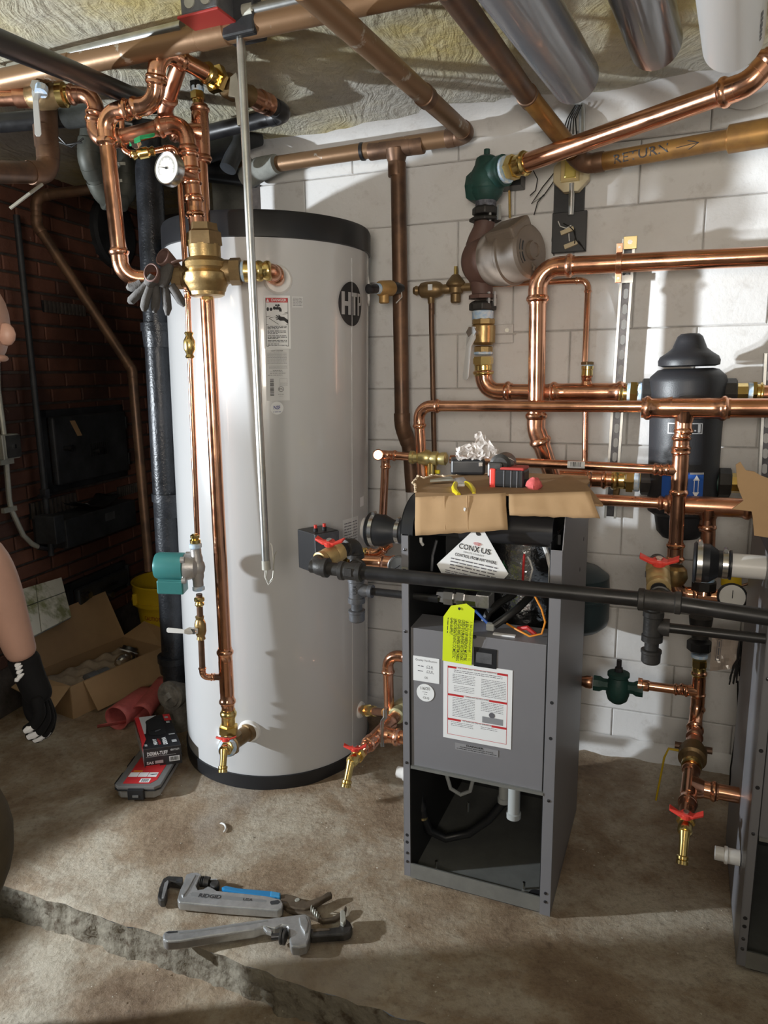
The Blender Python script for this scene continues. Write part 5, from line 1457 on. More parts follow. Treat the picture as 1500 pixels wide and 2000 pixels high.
part('panel', G().box(q, WD * 0.056, WN * 0.010, UPZ * 0.064), plastic_black, r, smooth=0, bevel=0.002)
for x, y in ((1108, 451), (1115, 478)):
    p_ = W(x, y, 0.07); e1 = (WD * 0.93 + UPZ * 0.30).normalized(); e2 = WN.cross(e1)
    part('terminal_strip', G().box(p_, e1 * 0.022, WN * 0.007, e2 * 0.007), ivory, r, smooth=0, bevel=0.001)
for pts_, m in (([(1090, 432), (1094, 442), (1106, 446), (1116, 440)], wire_white), ([(1100, 436), (1112, 442), (1120, 450), (1126, 470), (1136, 480)], wire_black), ([(1122, 446), (1124, 462), (1122, 476)], wire_black), ([(1111, 456), (1112, 471)], wire_white), ([(1130, 470), (1142, 488)], wire_black)):
    part('wire', G().tube([W(x, y, 0.078) for x, y in pts_], 0.0018, 6), m, r)
r = thing('relay_box', 'small black relay box on the wall beside the green valve', 'electrical box', W(1000, 350, 0.05))
part('casing', G().box(W(1000, 351, 0.05), WD * 0.038, WN * 0.04, UPZ * 0.028), plastic_black, r, smooth=0, bevel=0.003)
part('rod', G().cyl(W(995, 372, 0.06), W(996, 426, 0.06), 0.0045, n=10), brass, r)
a, b = W(1137, 195, 0.05), W(1136, 318, 0.05)
solo('riser_conduit', G().cyl(a, b, 0.010, n=14), galv, 'upright steel conduit on the wall under the grey vent pipe', 'conduit')
for i in range(5):
    solo('sensor_wire', G().tube([W(1124 + i * 3, 205, 0.06 + 0.01 * i), W(1108 + i * 4, 232, 0.05), W(1098 + i * 7, 262, 0.05)], 0.002, 6), wire_black, 'thin dark wire fanning out beside the upright conduit under the vent pipe', 'wire', 'dark wires by the upright conduit')
for i, pts_ in enumerate(([(1040, 330), (1050, 350), (1046, 372), (1035, 382)], [(1082, 338), (1060, 365), (1038, 398), (1062, 382), (1090, 342)], [(1062, 380), (1050, 395), (1043, 420)], [(1083, 420), (1078, 470), (1082, 500)])):
    solo('hanging_wire', G().tube([W(x, y, 0.05) for x, y in pts_], 0.0018, 6), wire_black, ['short dark wire hanging between the green valve and the outlet box', 'dark looping wire on the wall left of the outlet box', 'dark wire end hanging above the tan motor', 'dark wire hanging beside the black relay panel'][i], 'wire')
q = W(957, 653, 0.012)
r = thing('wall_bracket', 'cream painted bracket plate on the wall behind the pump ball valve', 'bracket', q)
part('plate', G().box(q, WD * 0.085, WN * 0.010, UPZ * 0.033), blockm, r, smooth=0, bevel=0.003)
part('bolt', G().cyl(W(990, 645, 0.02), W(990, 645, 0.035), 0.008, n=6), galv_dull, r); part('groove', G().box(W(975, 653, 0.022), WD * 0.06, WN * 0.002, UPZ * 0.003), joint_m, r, smooth=0)

# ================================================================== middle distance copper
MO = 0.38
mt = lambda x, y, o=MO: W(x, y, o)
R3, R2 = 0.0175, 0.0143
H1 = thing('copper_header', 'long level copper header crossing in front of the separator with a tee and a reducer', 'pipe', mt(815, 793))
run(H1, [mt(827, 960), mt(817, 793), mt(1268, 794)], R3, copper, rb=R3 * 2.4)
part('reducer', G().lathe(mt(1255, 794), WD, [(0, R3), (0.002, R3 * 1.15), (0.008, R3 * 1.4), (0.018, R3 * 1.4), (0.022, R3 * 1.15), (0.035, R3 * 1.15), (0.075, RB * 1.05), (0.08, RB * 1.1)], 26), copper, H1)
th_ = mt(1338, 797); tee(H1, th_, WD, -UPZ, RB, 0.0206, 0.155, copper, Lb=0.042)
part('pipe', G().cyl(mt(1376, 797), mt(1580, 797), RB, n=24), copper, H1)
V1 = thing('copper_drop', 'copper drop pipe from the header tee down in front of the separator', 'pipe', mt(1318, 1085))
a, b = mt(1333, 818), mt(1318, 1095); run(V1, [a, b], 0.0206, copper, n=22); dv_ = (b - a).normalized()
t_ = mt(1328, 919); tee(V1, t_, dv_, -WD, 0.0206, R2, 0.10, copper, Lb=0.035)
for y in (868, 1078): coupling(V1, a + dv_ * ((y - 818) / 277 * (b - a).length), dv_, 0.0206, 0.06, copper)
L1 = thing('copper_branch', 'slim copper branch with a sticker from the brass valve to the drop pipe', 'pipe', mt(1000, 906))
run(L1, [mt(880, 897), mt(1308, 917.5)], R2, copper, n=20)
coupling(L1, mt(1292, 917), WD, R2, 0.05, copper)
wr = pipe_wrap(mt(1126, 908.5), WD, R2, 0.1)
g = G(); g.grid(lambda u, v: wr(-0.026 + 0.052 * u, -0.011 + 0.022 * v), 1, 8); o = part('bar_code_sticker', g, white_paper, L1)
g = G(); rn = random.Random(8); x = -0.017
while x < 0.016:
    t = rn.uniform(0.0008, 0.0026); g.grid(lambda u, v: wr(x + t * u, -0.006 + 0.014 * v), 1, 4); x += t + rn.uniform(0.0008, 0.002)
for v in g.bm.verts: v.co = v.co + (EYE - v.co).normalized() * 0.0006
part('bar_code', g, ink, o)
r = thing('brass_ball_valve', 'pale brass ball valve with yellow handle on the copper branch left of boiler', 'valve', mt(842, 895))
part('body', G().lathe(mt(800, 893), (mt(890, 897) - mt(800, 893)), [(0, R2 * 1.1), (0.004, R2 * 1.55), (0.014, R2 * 1.55), (0.018, R2 * 1.3), (0.03, R2 * 1.3), (0.036, R2 * 1.75), (0.05, R2 * 1.9), (0.065, R2 * 1.9), (0.076, R2 * 1.45), (0.085, R2 * 1.65), (0.097, R2 * 1.65), (0.10, R2 * 1.25), (0.112, R2 * 1.5), (0.125, R2 * 1.5), (0.13, R2)], 26), mat('pale_brass', (0.70, 0.60, 0.28), 0.35, 0.9, 0.15, 40), r)
part('stem', G().cyl(mt(843, 905), mt(843, 930), 0.017, n=16), brass, r)
part('handle', G().box(mt(841, 921), WD * 0.032, WN * 0.006, UPZ * 0.006), yellow_grip, r, smooth=0, bevel=0.002)
L2 = thing('copper_left_end', 'copper pipe end with elbow dropping down between tank and boiler', 'pipe', mt(742, 887))
run(L2, [mt(806, 893), mt(740, 887), mt(738, 889, 0.46)], R2, copper, rb=R2 * 2.0)
run(L2, [mt(753, 898), mt(747, 1030)], R2 * 0.95, copper, n=18)
coupling(L2, mt(753, 904), UPZ, R2 * 0.95, 0.04, copper)
# lower header on the right
H2 = thing('copper_lower_header', 'lower copper header running from the cardboard to the right edge behind the drop pipe', 'pipe', mt(1300, 982, 0.3))
run(H2, [mt(1095, 972, 0.33), mt(1322, 984, 0.33)], R3, copper_dull, n=22)
coupling(H2, mt(1304, 983, 0.33), WD, R3, 0.06, copper_dull)
t_ = mt(1384, 989, 0.33); tee(H2, t_, WD, -UPZ, RB * 0.96, 0.0206, 0.16, copper_dull, Lb=0.04)
part('pipe', G().cyl(mt(1420, 990, 0.33), mt(1560, 996, 0.33), RB * 0.7, n=20), copper_dull, H2)
part('pipe', G().cyl(mt(1384, 1008, 0.33), mt(1381, 1110, 0.33), 0.0206, n=20), copper_dull, H2)
H3 = thing('separator_lower_pipe', 'copper pipe feeding the lower left port of the black separator', 'pipe', pt(1160, 937))
run(H3, [pt(1075, 930), pt(1212, 937)], RB * 0.95, copper, n=22); coupling(H3, pt(1166, 935), WD, RB * 0.95, 0.07, copper)
adapter(H3, pt(1195, 937), pt(1250, 939), RB)
part('drain_cock', G().cyl(pt(1206, 948), pt(1203, 966), 0.011, n=10), bronze_dark, H3)
# bottom of the drop pipe: valve, elbow and gauge manifold
r = thing('drop_valve', 'round bronze valve at the foot of the copper drop pipe behind the gas tee', 'valve', mt(1322, 1122))
part('body', G().lathe(mt(1320, 1105), -UPZ, [(0, 0.022), (0.01, 0.032), (0.035, 0.036), (0.05, 0.030), (0.06, 0.022)], 24), bronze, r)
MF = thing('gauge_manifold', 'copper manifold with elbows behind the black gas pipe on the right', 'pipe', mt(1400, 1165))
run(MF, [mt(1318, 1125), mt(1322, 1158), mt(1540, 1176)], 0.0195, copper, rb=0.034)
t_ = mt(1374, 1163); tee(MF, t_, WD, UPZ, 0.0195, 0.0195, 0.10, copper)
part('union', G().lathe(mt(1374, 1152), UPZ, [(0, 0.030), (0.004, 0.036), (0.026, 0.036), (0.03, 0.028)], 8), iron_mall, MF)
part('thread_tape', G().lathe(mt(1375, 1136), UPZ, [(0, 0.024), (0.004, 0.029), (0.024, 0.026)], 20), tape_blue, MF)
q = mt(1430, 1166, 0.43)
r = thing('pressure_gauge', 'round gauge with black rim on the copper manifold at the right', 'gauge', q)
fd = Vector((-0.35, -0.9, 0.25)).normalized()
part('case', G().lathe(q - fd * 0.02, fd, [(0, 0.034), (0.004, 0.040), (0.026, 0.040), (0.028, 0.036), (0.024, 0.034)], 30), plastic_black, r)
part('dial', G().lathe(q + fd * 0.002, fd, [(0, 0.0345), (0.003, 0.0345)], 30), gauge_white, r)
part('pointer', G().box(q + fd * 0.006 + UPZ * 0.008, Vector((0.001, 0, 0)), fd * 0.0006, UPZ * 0.012), ink, r, smooth=0)
r = thing('relief_valve', 'yellow tagged relief valve above the copper manifold at the right', 'valve', mt(1432, 1140))
part('tag', G().cyl(mt(1428, 1122), mt(1428, 1142), 0.028, n=18), yellow_bucket, r)
part('body', G().cyl(mt(1434, 1136), mt(1432, 1160), 0.02, n=16), copper_old, r); part('test_lever', G().cyl(mt(1440, 1146), mt(1462, 1140), 0.004, n=8), copper_old, r)
# vertical with black union under the gas line
VU = thing('boiler_feed', 'copper feed pipe with black union under the gas pipe on the right', 'pipe', mt(1364, 1350))
a, b = mt(1371, 1190), mt(1361, 1400); dv_ = (b - a).normalized()
part('black_adapter', G().lathe(mt(1369, 1205), dv_, [(0, 0.034), (0.02, 0.032), (0.05, 0.026), (0.065, 0.024)], 18), iron_mall, VU)
part('union_nut', G().lathe(mt(1367, 1250), dv_, [(0, 0.028), (0.004, 0.036), (0.030, 0.036), (0.038, 0.026)], 8), iron_black, VU)
part('thread_tape', G().lathe(mt(1366.5, 1277), dv_, [(0, 0.024), (0.01, 0.024)], 18), tape_blue, VU)
adapter(VU, mt(1365, 1322), mt(1366.5, 1280), 0.0175, tape=False, hexr=1.3)
run(VU, [mt(1366, 1300), mt(1361, 1392), P(1352, 1450, 1.95)], 0.0175, copper, rb=0.06)
tq_ = mt(1364, 1350); tee(VU, tq_, dv_, -WD, 0.0175, 0.0143, 0.09, copper, Lb=0.03)
CB = thing('cross_branch', 'copper branch between the green check valve and the boiler feed', 'pipe', mt(1290, 1342))
part('pipe', G().cyl(mt(1352, 1351), mt(1248, 1337), 0.0143, n=18), copper, CB); coupling(CB, mt(1330, 1348), WD, 0.0143, 0.045, copper)
part('adapter', G().lathe(mt(1246, 1337), WD, [(0, 0.022), (0.012, 0.022), (0.014, 0.018), (0.03, 0.018), (0.034, 0.016)], 18), copper, CB)
q = mt(1207, 1340)
r = thing('green_check_valve', 'dark green check valve with a stem on top low behind the boiler', 'valve', q)
part('body', G().lathe(q - UPZ * 0.055, UPZ, [(0, 0.018), (0.01, 0.03), (0.03, 0.036), (0.06, 0.036), (0.085, 0.028), (0.09, 0.034), (0.10, 0.034), (0.105, 0.018)], 24), green_paint, r)
part('cross_body', G().lathe(q - WD * 0.075, WD, [(0, 0.026), (0.02, 0.026), (0.03, 0.020), (0.12, 0.020), (0.13, 0.026), (0.15, 0.026)], 8), green_paint, r)
part('stem', G().lathe(q + UPZ * 0.048, UPZ, [(0, 0.014), (0.015, 0.012), (0.017, 0.008), (0.04, 0.008)], 10), chrome_dark, r)
solo('copper_stub', G().lathe(q - WD * 0.078, -WD, [(0, 0.018), (0.006, 0.021), (0.02, 0.020), (0.03, 0.016), (0.16, 0.0143)], 18), copper_dull, 'short copper pipe between the boiler back and green check valve', 'pipe')
# low manifold towards the lens on the right: ball valve, tee, drain
ax = (P(1340, 1600, 1.62) - P(1361, 1395, 2.08)).normalized()
def al(t): return P(1361, 1395, 2.08).lerp(P(1340, 1600, 1.62), t)
LM = thing('low_copper_pipe', 'copper pipe coming forward low on the right with a tee into the second boiler', 'pipe', al(0.6))
part('pipe', G().cyl(al(0.1), al(0.98), 0.0185, n=22), copper_dull, LM)
coupling(LM, al(0.22), ax, 0.0185, 0.06, copper_dull)
tee(LM, al(0.73), ax, BU, 0.0185, 0.0206, 0.11, copper, Lb=0.036)
part('pipe', G().cyl(al(0.73) + BU * 0.05, al(0.73) + BU * 0.19, 0.0206, n=22), copper, LM)
part('reducer', G().lathe(al(0.86), ax, [(0, 0.0185), (0.004, 0.023), (0.02, 0.022), (0.035, 0.015), (0.055, 0.0145), (0.058, 0.018), (0.066, 0.018), (0.07, 0.013)], 22), copper, LM)
r = thing('low_ball_valve', 'bronze ball valve with drooping yellow lever low on the right', 'valve', al(0.44))
part('body', G().lathe(al(0.36), ax, [(0, 0.022), (0.004, 0.030), (0.022, 0.030), (0.026, 0.038), (0.062, 0.038), (0.068, 0.030), (0.09, 0.026), (0.094, 0.023)], 26), bronze_dark, r)
part('gland', G().lathe(al(0.36), ax, [(0.086, 0.023), (0.088, 0.027), (0.1, 0.027), (0.104, 0.024)], 24), brass, r)
g = G()
for s in (-1, 1): g.cyl(al(0.37) + BU * 0.02 * s, al(0.37) + BU * 0.05 * s, 0.010, n=10)
part('boss', g, copper_old, r)
g = G().tube([al(0.42) - BU * 0.03, al(0.42) - BU * 0.065, al(0.42) - BU * 0.075 - UPZ * 0.03, al(0.42) - BU * 0.09 - UPZ * 0.17], 0.006, 8, flat=0.5)
part('lever', g, yellow_bucket, r)
boiler_drain('brass drain with red butterfly handle low on the right between the boilers', al(1.0), ax, BU, hl=0.078, sp=0.065)
# left twin between tank and boiler
a0, a1 = P(792, 1380, 2.20), P(704, 1470, 1.93); ax2 = (a1 - a0).normalized(); al2 = lambda t: a0.lerp(a1, t)
LL = thing('low_copper_pipe', 'copper pipe coming forward low between the tank and the first boiler', 'pipe', al2(0.6))
part('pipe', G().cyl(al2(0), al2(0.9), 0.0185, n=22), copper_dull, LL)
tee(LL, al2(0.60), ax2, BU, 0.0185, 0.0206, 0.11, copper, Lb=0.036)
part('pipe', G().cyl(al2(0.60) + BU * 0.04, al2(0.60) + BU * 0.14, 0.0206, n=22), copper, LL)
part('reducer', G().lathe(al2(0.76), ax2, [(0, 0.0185), (0.004, 0.024), (0.02, 0.023), (0.04, 0.015), (0.055, 0.0145), (0.058, 0.018), (0.066, 0.018), (0.07, 0.013)], 22), copper, LL)
r = thing('low_ball_valve', 'greenish brass ball valve with steel lever low beside the first boiler', 'valve', al2(0.15))
part('body', G().lathe(al2(-0.02), ax2, [(0, 0.026), (0.01, 0.034), (0.035, 0.036), (0.045, 0.032), (0.05, 0.028), (0.075, 0.027), (0.08, 0.022)], 26), mat('greenish_brass', (0.52, 0.50, 0.30), 0.4, 0.7), r)
part('lever', G().tube([P(756, 1382, 2.06), P(752, 1388, 2.02), P(752, 1402, 2.0), P(747, 1408, 2.0), P(745, 1440, 2.0), P(747, 1458, 2.0)], 0.006, 8, flat=0.5), steel, r)
boiler_drain('brass drain with red butterfly handle on the low pipe right of the tank', al2(1.02), ax2, Vector((1, -0.1, 0)), hl=0.066, sp=0.06)
TLk = thing('tank_side_pipe', 'short brass and copper pipe from the lower right tank port to the low valve', 'pipe', sd)
s1 = P(752, 1392, 2.22)
run(TLk, [sd - sdn * 0.005, s1], 0.0143, copper, n=18); adapter(TLk, sd.lerp(s1, 0.62), sd.lerp(s1, 0.08), 0.0150, tape=False)
EL = thing('boiler_left_elbow', 'copper pipe rising low beside the boiler and elbowing into its side', 'pipe', P(758, 1380, 2.2))
run(EL, [P(760, 1384, 2.17), P(757, 1278, 2.17), P(757, 1278, 2.17) + BU * 0.13], 0.0165, copper, rb=0.04)
# copper group behind the rubber coupling
MG = thing('return_manifold', 'short copper manifold with brass ends behind the black tee by the control box', 'pipe', Bq(735, 1097, 0.32))
run(MG, [Bq(690, 1096, 0.32), Bq(762, 1100, 0.32)], 0.0205, copper, n=22); coupling(MG, Bq(758, 1100, 0.32), BU, 0.0205, 0.05, copper)
run(MG, [Bq(702, 1079, 0.36), Bq(738, 1081, 0.36), Bq(762, 1062, 0.36)], 0.013, copper, rb=0.03)
part('adapter', G().lathe(Bq(700, 1079, 0.36), BU, [(0, 0.013), (0.003, 0.018), (0.012, 0.018), (0.016, 0.015), (0.02, 0.018), (0.028, 0.018), (0.032, 0.014)], 20), brass, MG)
part('adapter', G().lathe(Bq(664, 1096, 0.32), BU, [(0, 0.018), (0.004, 0.026), (0.016, 0.026), (0.02, 0.022), (0.03, 0.025), (0.04, 0.025)], 20), brass, MG)
q = Bq(779, 1106, 0.24)
r = thing('temperature_gauge', 'white dial gauge peeking out behind the left rail of the first boiler', 'gauge', q)
fd = Vector((-0.3, -0.95, 0.1)).normalized()
part('case', G().lathe(q - fd * 0.012, fd, [(0, 0.028), (0.004, 0.033), (0.02, 0.033), (0.022, 0.03), (0.018, 0.029)], 28), steel, r)
part('dial', G().lathe(q + fd * 0.003, fd, [(0, 0.029), (0.003, 0.029)], 28), gauge_white, r)
part('pointer', G().box(q + fd * 0.0068, Vector((0.012, 0, 0.008)), fd * 0.0005, Vector((-0.0006, 0, 0.001))), ink, r, smooth=0)
# expansion tank
q = W(1112, 1290, 0.16)
r = thing('expansion_tank', 'dark blue green expansion tank hanging behind the first boiler', 'tank', W(1112, 1300, 0.16))
navy = mat('dark_blue_green', (0.03, 0.05, 0.058), 0.4)
part('shell', G().lathe(Vector((q.x, q.y, 0.505)), UPZ, [(0, 0.05), (0.010, 0.10), (0.03, 0.122), (0.05, 0.127), (0.12, 0.127), (0.123, 0.130), (0.13, 0.130), (0.133, 0.127), (0.20, 0.122), (0.225, 0.09), (0.235, 0.03)], 44), navy, r)
part('neck', G().cyl(Vector((q.x, q.y, 0.73)), Vector((q.x, q.y, 0.98)), 0.012, n=16), copper_dull, r)

# ================================================================== boilers
BW, BD, BT = 0.405, 0.50, 1.078


def boiler(a0, label, first):
    r = thing('boiler', label, 'boiler', B(a0 + BW / 2, BD / 2, 0), None)
    X = lambda a, b, z: B(a0 + a, b, z)
    def bx(name, a, b, c, d, e, f, m, **k):
        return part(name, G().box(X((a + b) / 2, (c + d) / 2, (e + f) / 2), BU * abs(b - a) / 2, BV * abs(d - c) / 2, UPZ * abs(f - e) / 2), m, k.pop('parent', r), smooth=0, **k)
    def pgn(ptsbz, a, w, name, m, **k): return part(name, G().prism([X(a, b, z) for b, z in ptsbz], BU * w), m, r, smooth=0, **k)
    pgn([(0, 0.012), (0, 0.992), (0.03, 1.04), (BD, 1.04), (BD, 0.012)], 0.0, 0.0018, 'side_panel', boiler_grey)
    pgn([(0, 0.004), (0, 0.965), (0.04, BT), (BD, BT), (BD, 0.004)], BW - 0.002, 0.002, 'side_panel', boiler_grey)
    bx('left_rail', 0.0, 0.019, 0, 0.0018, 0.012, 0.992, boiler_grey, bevel=0.0006)
    bx('right_rail', BW - 0.027, BW, 0, 0.0018, 0.004, 0.985, boiler_grey, bevel=0.0006)
    bx('back_panel', 0, BW, BD - 0.003, BD, 0.01, 1.06, boiler_dark)
    # dark lining
    bx('inner_side', 0.019, 0.021, 0.002, BD, 0.02, 1.0, boiler_dark); bx('inner_side', BW - 0.029, BW - 0.027, 0.002, BD, 0.02, 1.0, boiler_dark)
    bx('base_tray', 0.0, BW, 0.004, BD, 0.012, 0.018, boiler_steel)
    bx('front_sill', 0.019, BW - 0.027, 0.0, 0.004, 0.010, 0.054, boiler_steel)
    bx('plinth', 0.03, BW - 0.005, 0.01, BD, 0.0, 0.012, boiler_dark)
    # rail holes and screws
    hl, hr, sc = G(), G(), []
    for z in (0.565, 0.475, 0.14, 0.118): hl.cyl(X(0.0095, -0.0004, z), X(0.0095, 0.001, z), 0.0048, n=14)
    for z in (0.60, 0.505): hl.cyl(X(BW - 0.013, -0.0004, z), X(BW - 0.013, 0.001, z), 0.0045, n=14)
    for z in (0.925, 0.85): hl.cyl(X(BW + 0.0004, 0.40 if z > 0.9 else 0.34, z), X(BW - 0.001, 0.40 if z > 0.9 else 0.34, z), 0.006, n=14)
    part('rail_hole', hl, ink, r, smooth=0)
    for a, z in ((0.0095, 0.955), (0.0095, 0.735), (0.0095, 0.36), (0.0095, 0.085), (0.0095, 0.058), (BW - 0.013, 0.335), (BW - 0.013, 0.07), (BW - 0.013, 0.045)):
        part('screw', G().lathe(X(a, 0.001, z), -BV, [(0, 0.0042), (0.003, 0.004), (0.004, 0.002)], 10), chrome_dark, r)
    for a, z in ((0.0095, 0.90), (BW - 0.013, 0.895)):
        c = bx('spring_clip', a - 0.0085, a + 0.0085, -0.003, 0.002, z - 0.009, z + 0.009, galv_dull)
        bx('clip_slot', a - 0.004, a + 0.004, -0.0036, -0.002, z - 0.005, z + 0.005, chrome_dark, parent=c)
    # top cover: quarter-round front, flat top
    prof = [(0.002, 0.995)] + [(0.13 - 0.128 * math.cos(t), 0.995 + 0.09 * math.sin(t)) for t in [i * math.pi / 2 / 8 for i in range(1, 9)]] + [(BD, 1.085)]
    inn = [(b + 0.003, z - 0.004) for b, z in prof]
    for aa, ww in ((-0.004, 0.034),):
        g = G()
        for (b0, z0), (b1, z1), (c0, y0), (c1, y1) in zip(prof, prof[1:], inn, inn[1:]):
            pass
        g.prism([X(aa, b, z) for b, z in prof] + [X(aa, b, z) for b, z in reversed(inn)], BU * ww); part('cover_edge', g, plastic_black, r)
        part('cover_end', G().prism([X(aa, b, z) for b, z in prof] + [X(aa, BD, 0.995)], BU * 0.003), plastic_black, r, smooth=0)
    g = G().prism([X(0.03, b, z) for b, z in prof if b > 0.06] + [X(0.03, b, z) for b, z in reversed(inn) if b > 0.06], BU * (BW - 0.034)); part('top_cover', g, plastic_black, r)
    bx('cross_brace', 0.02, BW - 0.02, 0.10, 0.105, 0.975, 1.0, boiler_dark)
    # rolled display panel under the cover
    part('rolled_panel', G().cyl(X(0.14, 0.075, 1.015), X(BW - 0.03, 0.075, 1.015), 0.042, n=28), mat('smoky_panel' if first else 'smoky_panel_b', (0.03, 0.03, 0.033), 0.3), r)
    # control box cover with folded top
    fr = bx('inner_cover', 0.0215, BW - 0.031, 0.006, 0.010, 0.352, 0.745, boiler_grey, bevel=0.001)
    part('cover_top', G().prism([X(0.0215, 0.006, 0.745), X(0.0215, 0.10, 0.752), X(0.0215, 0.10, 0.748), X(0.0215, 0.009, 0.741)], BU * (BW - 0.0525)), boiler_grey, r, smooth=0)
    part('cover_lip', G().box(X(0.20, 0.004, 0.350), BU * 0.178, BV * 0.006, UPZ * 0.004), boiler_steel, r, smooth=0)
    # interior fittings seen through the openings
    part('combustion_drum', G().cyl(X(0.27, 0.25, 0.60), X(0.27, 0.25, 0.97), 0.095, n=40), foil, r, label='crinkled foil covered drum')
    part('fan_housing', G().lathe(X(0.21, 0.33, 0.98), -UPZ, [(0, 0.05), (0.02, 0.10), (0.05, 0.10), (0.06, 0.05)], 30), boiler_dark, r)
    bx('control_board', 0.04, 0.10, 0.25, 0.26, 0.78, 0.98, boiler_dark)
    if first:
        H = lambda px, py, b: Bq(px, py, b)
        # handle pocket
        pk = bx('handle_pocket', 0.193, 0.252, 0.0035, 0.0065, 0.664, 0.716, plastic_black, bevel=0.002)
        bx('pocket_floor', 0.199, 0.240, 0.0025, 0.004, 0.676, 0.704, iron_grey, parent=pk)
        # stickers
        def sheet(name, px0, px1, m, label=None, b=0.0052):
            a_, z_ = Bc(*px0, 0.005); c_, y_ = Bc(*px1, 0.005); w_, h_ = c_ - a_, z_ - y_
            o_ = part(name, G().box(B((a_ + c_) / 2, b, (z_ + y_) / 2), BU * w_ / 2, BV * 0.0006, UPZ * h_ / 2), m, r, smooth=0, label=label)
            f_ = lambda lift: (lambda x, y: B((a_ + c_) / 2 + x, b - 0.0007 - lift, (z_ + y_) / 2 + y))
            return o_, f_(0.0002), f_(0.0005), w_, h_
        o, f, f2, w, h = sheet('instruction_sheet', (866, 1290), (998, 1464), white_paper, 'white operating instruction sheet with red bars')
        lw = 0.0011; X0, Y0 = w * 0.435, h * 0.445
        rects([(-X0, Y0 - lw, X0, Y0), (-X0, -Y0, X0, -Y0 + lw), (-X0, -Y0, -X0 + lw, Y0), (X0 - lw, -Y0, X0, Y0), (-X0, h * 0.085, X0, h * 0.085 + lw), (-X0, -h * 0.235, X0, -h * 0.235 + lw)], f, red_print, o, 'border')
        for yy, l, s_ in ((Y0 - h * 0.012, 0.13, 0.15), (h * 0.078, 0.24, 0.26), (-h * 0.243, 0.20, 0.22)):
            rects([(-X0, yy - h * 0.014, -X0 + w * l, yy + h * 0.012), (X0 - w * s_, yy - h * 0.014, X0, yy + h * 0.012)], f, red_print, o, 'red_bar')
        letters([('FOR YOUR SAFETY READ BEFORE OPERATING', 0.0, Y0 - h * 0.012, h * 0.016, w * 0.56), ('OPERATING INSTRUCTIONS', 0.0, h * 0.078, h * 0.018, w * 0.34), ('TO TURN OFF GAS TO APPLIANCE', 0.0, -h * 0.243, h * 0.017, w * 0.42)], f2, ink, o)
        rows = []
        for k in range(2): rows.append((-w * 0.34, w * 0.36, h * (0.40 - 0.022 * k), h * 0.011))
        for k in range(6): rows.append((-w * 0.36, -w * 0.03, h * (0.345 - 0.021 * k), h * 0.009))
        for k in range(4): rows.append((-w * 0.34, -w * 0.04, h * (0.20 - 0.021 * k), h * 0.008))
        for k in range(11): rows.append((w * 0.06, w * 0.41, h * (0.335 - 0.021 * k), h * 0.009))
        for k in range(12): rows.append((-w * 0.36, -w * 0.03, h * (0.045 - 0.0215 * k), h * 0.009))
        for k in range(6): rows.append((w * 0.06, w * 0.38, h * (0.045 - 0.0215 * k), h * 0.009))
        for k in range(3): rows.append((-w * 0.38, -w * 0.05, h * (-0.275 - 0.0215 * k), h * 0.009))
        for k in range(2): rows.append((w * 0.06, w * 0.3, h * (-0.275 - 0.0215 * k), h * 0.009))
        fineprint(rows, f, ink_grey, o, seed=41)
        rects([(w * 0.08, -h * 0.215, w * 0.38, -h * 0.135)], f, mat('print_grey', (0.25, 0.26, 0.28), 0.6), o, 'drawing')
        g = G(); g.face([f2(w * (0.22 + 0.045 * math.cos(t)), h * (-0.105 + 0.035 * math.sin(t))) for t in [i * 2 * math.pi / 14 for i in range(14)]]); part('drawing_knob', g, ink_grey, o, smooth=0)
        o, f, f2, w, h = sheet('inspection_label', (807, 1280), (858, 1336), white_paper, 'white label headed Quality Verification')
        letters([('Quality Verification', 0, h * 0.36, h * 0.075, w * 0.82), ('OK', 0, -h * 0.33, h * 0.09, w * 0.13)], f2, ink_grey, o)
        fineprint([(-w * 0.32, -w * 0.10, h * 0.12, h * 0.05), (-w * 0.32, -w * 0.12, -h * 0.08, h * 0.05), (0.0, w * 0.3, h * 0.07, h * 0.03), (0.0, w * 0.3, -h * 0.12, h * 0.03)], f, ink_grey, o)
        letters([('CT-8', w * 0.13, h * 0.13, h * 0.08), ('CT-8', w * 0.13, -h * 0.06, h * 0.08)], f2, ink_grey, o, 'handwriting')
        ca, cz = Bc(831, 1353, 0.005)
        o = part('round_sticker', G().cyl(B(ca, 0.0056, cz), B(ca, 0.0042, cz), 0.0245, n=32), white_paper, r, smooth=0, label='round white sticker with a handwritten date')
        f = lambda x, y: B(ca + x, 0.0039, cz + y)
        letters([('1/6/20', 0, 0.012, 0.0085, 0.026, 0.05), ('CS-Q', 0.002, -0.014, 0.006, 0.017, 0.02)], f, ink, o, 'handwriting')
        fineprint([(-0.008, 0.008, 0.002, 0.002), (-0.004, 0.004, -0.004, 0.002)], f, ink_grey, o)
        o, f, f2, w, h = sheet('shock_label', (889, 1450), (973, 1479), mat('clear_grey_label', (0.27, 0.27, 0.285), 0.4), 'clear label reading DANGER TO PREVENT ELECTRICAL SHOCK')
        letters([('DANGER', -0.004, h * 0.33, h * 0.26, w * 0.40, 0, 0.03), ('TO PREVENT ELECTRICAL SHOCK', 0, h * 0.0, h * 0.17, w * 0.78, 0, 0.02)], f2, ink, o); fineprint([(-w * 0.46, w * 0.46, -h * 0.27, h * 0.13)], f2, ink, o)
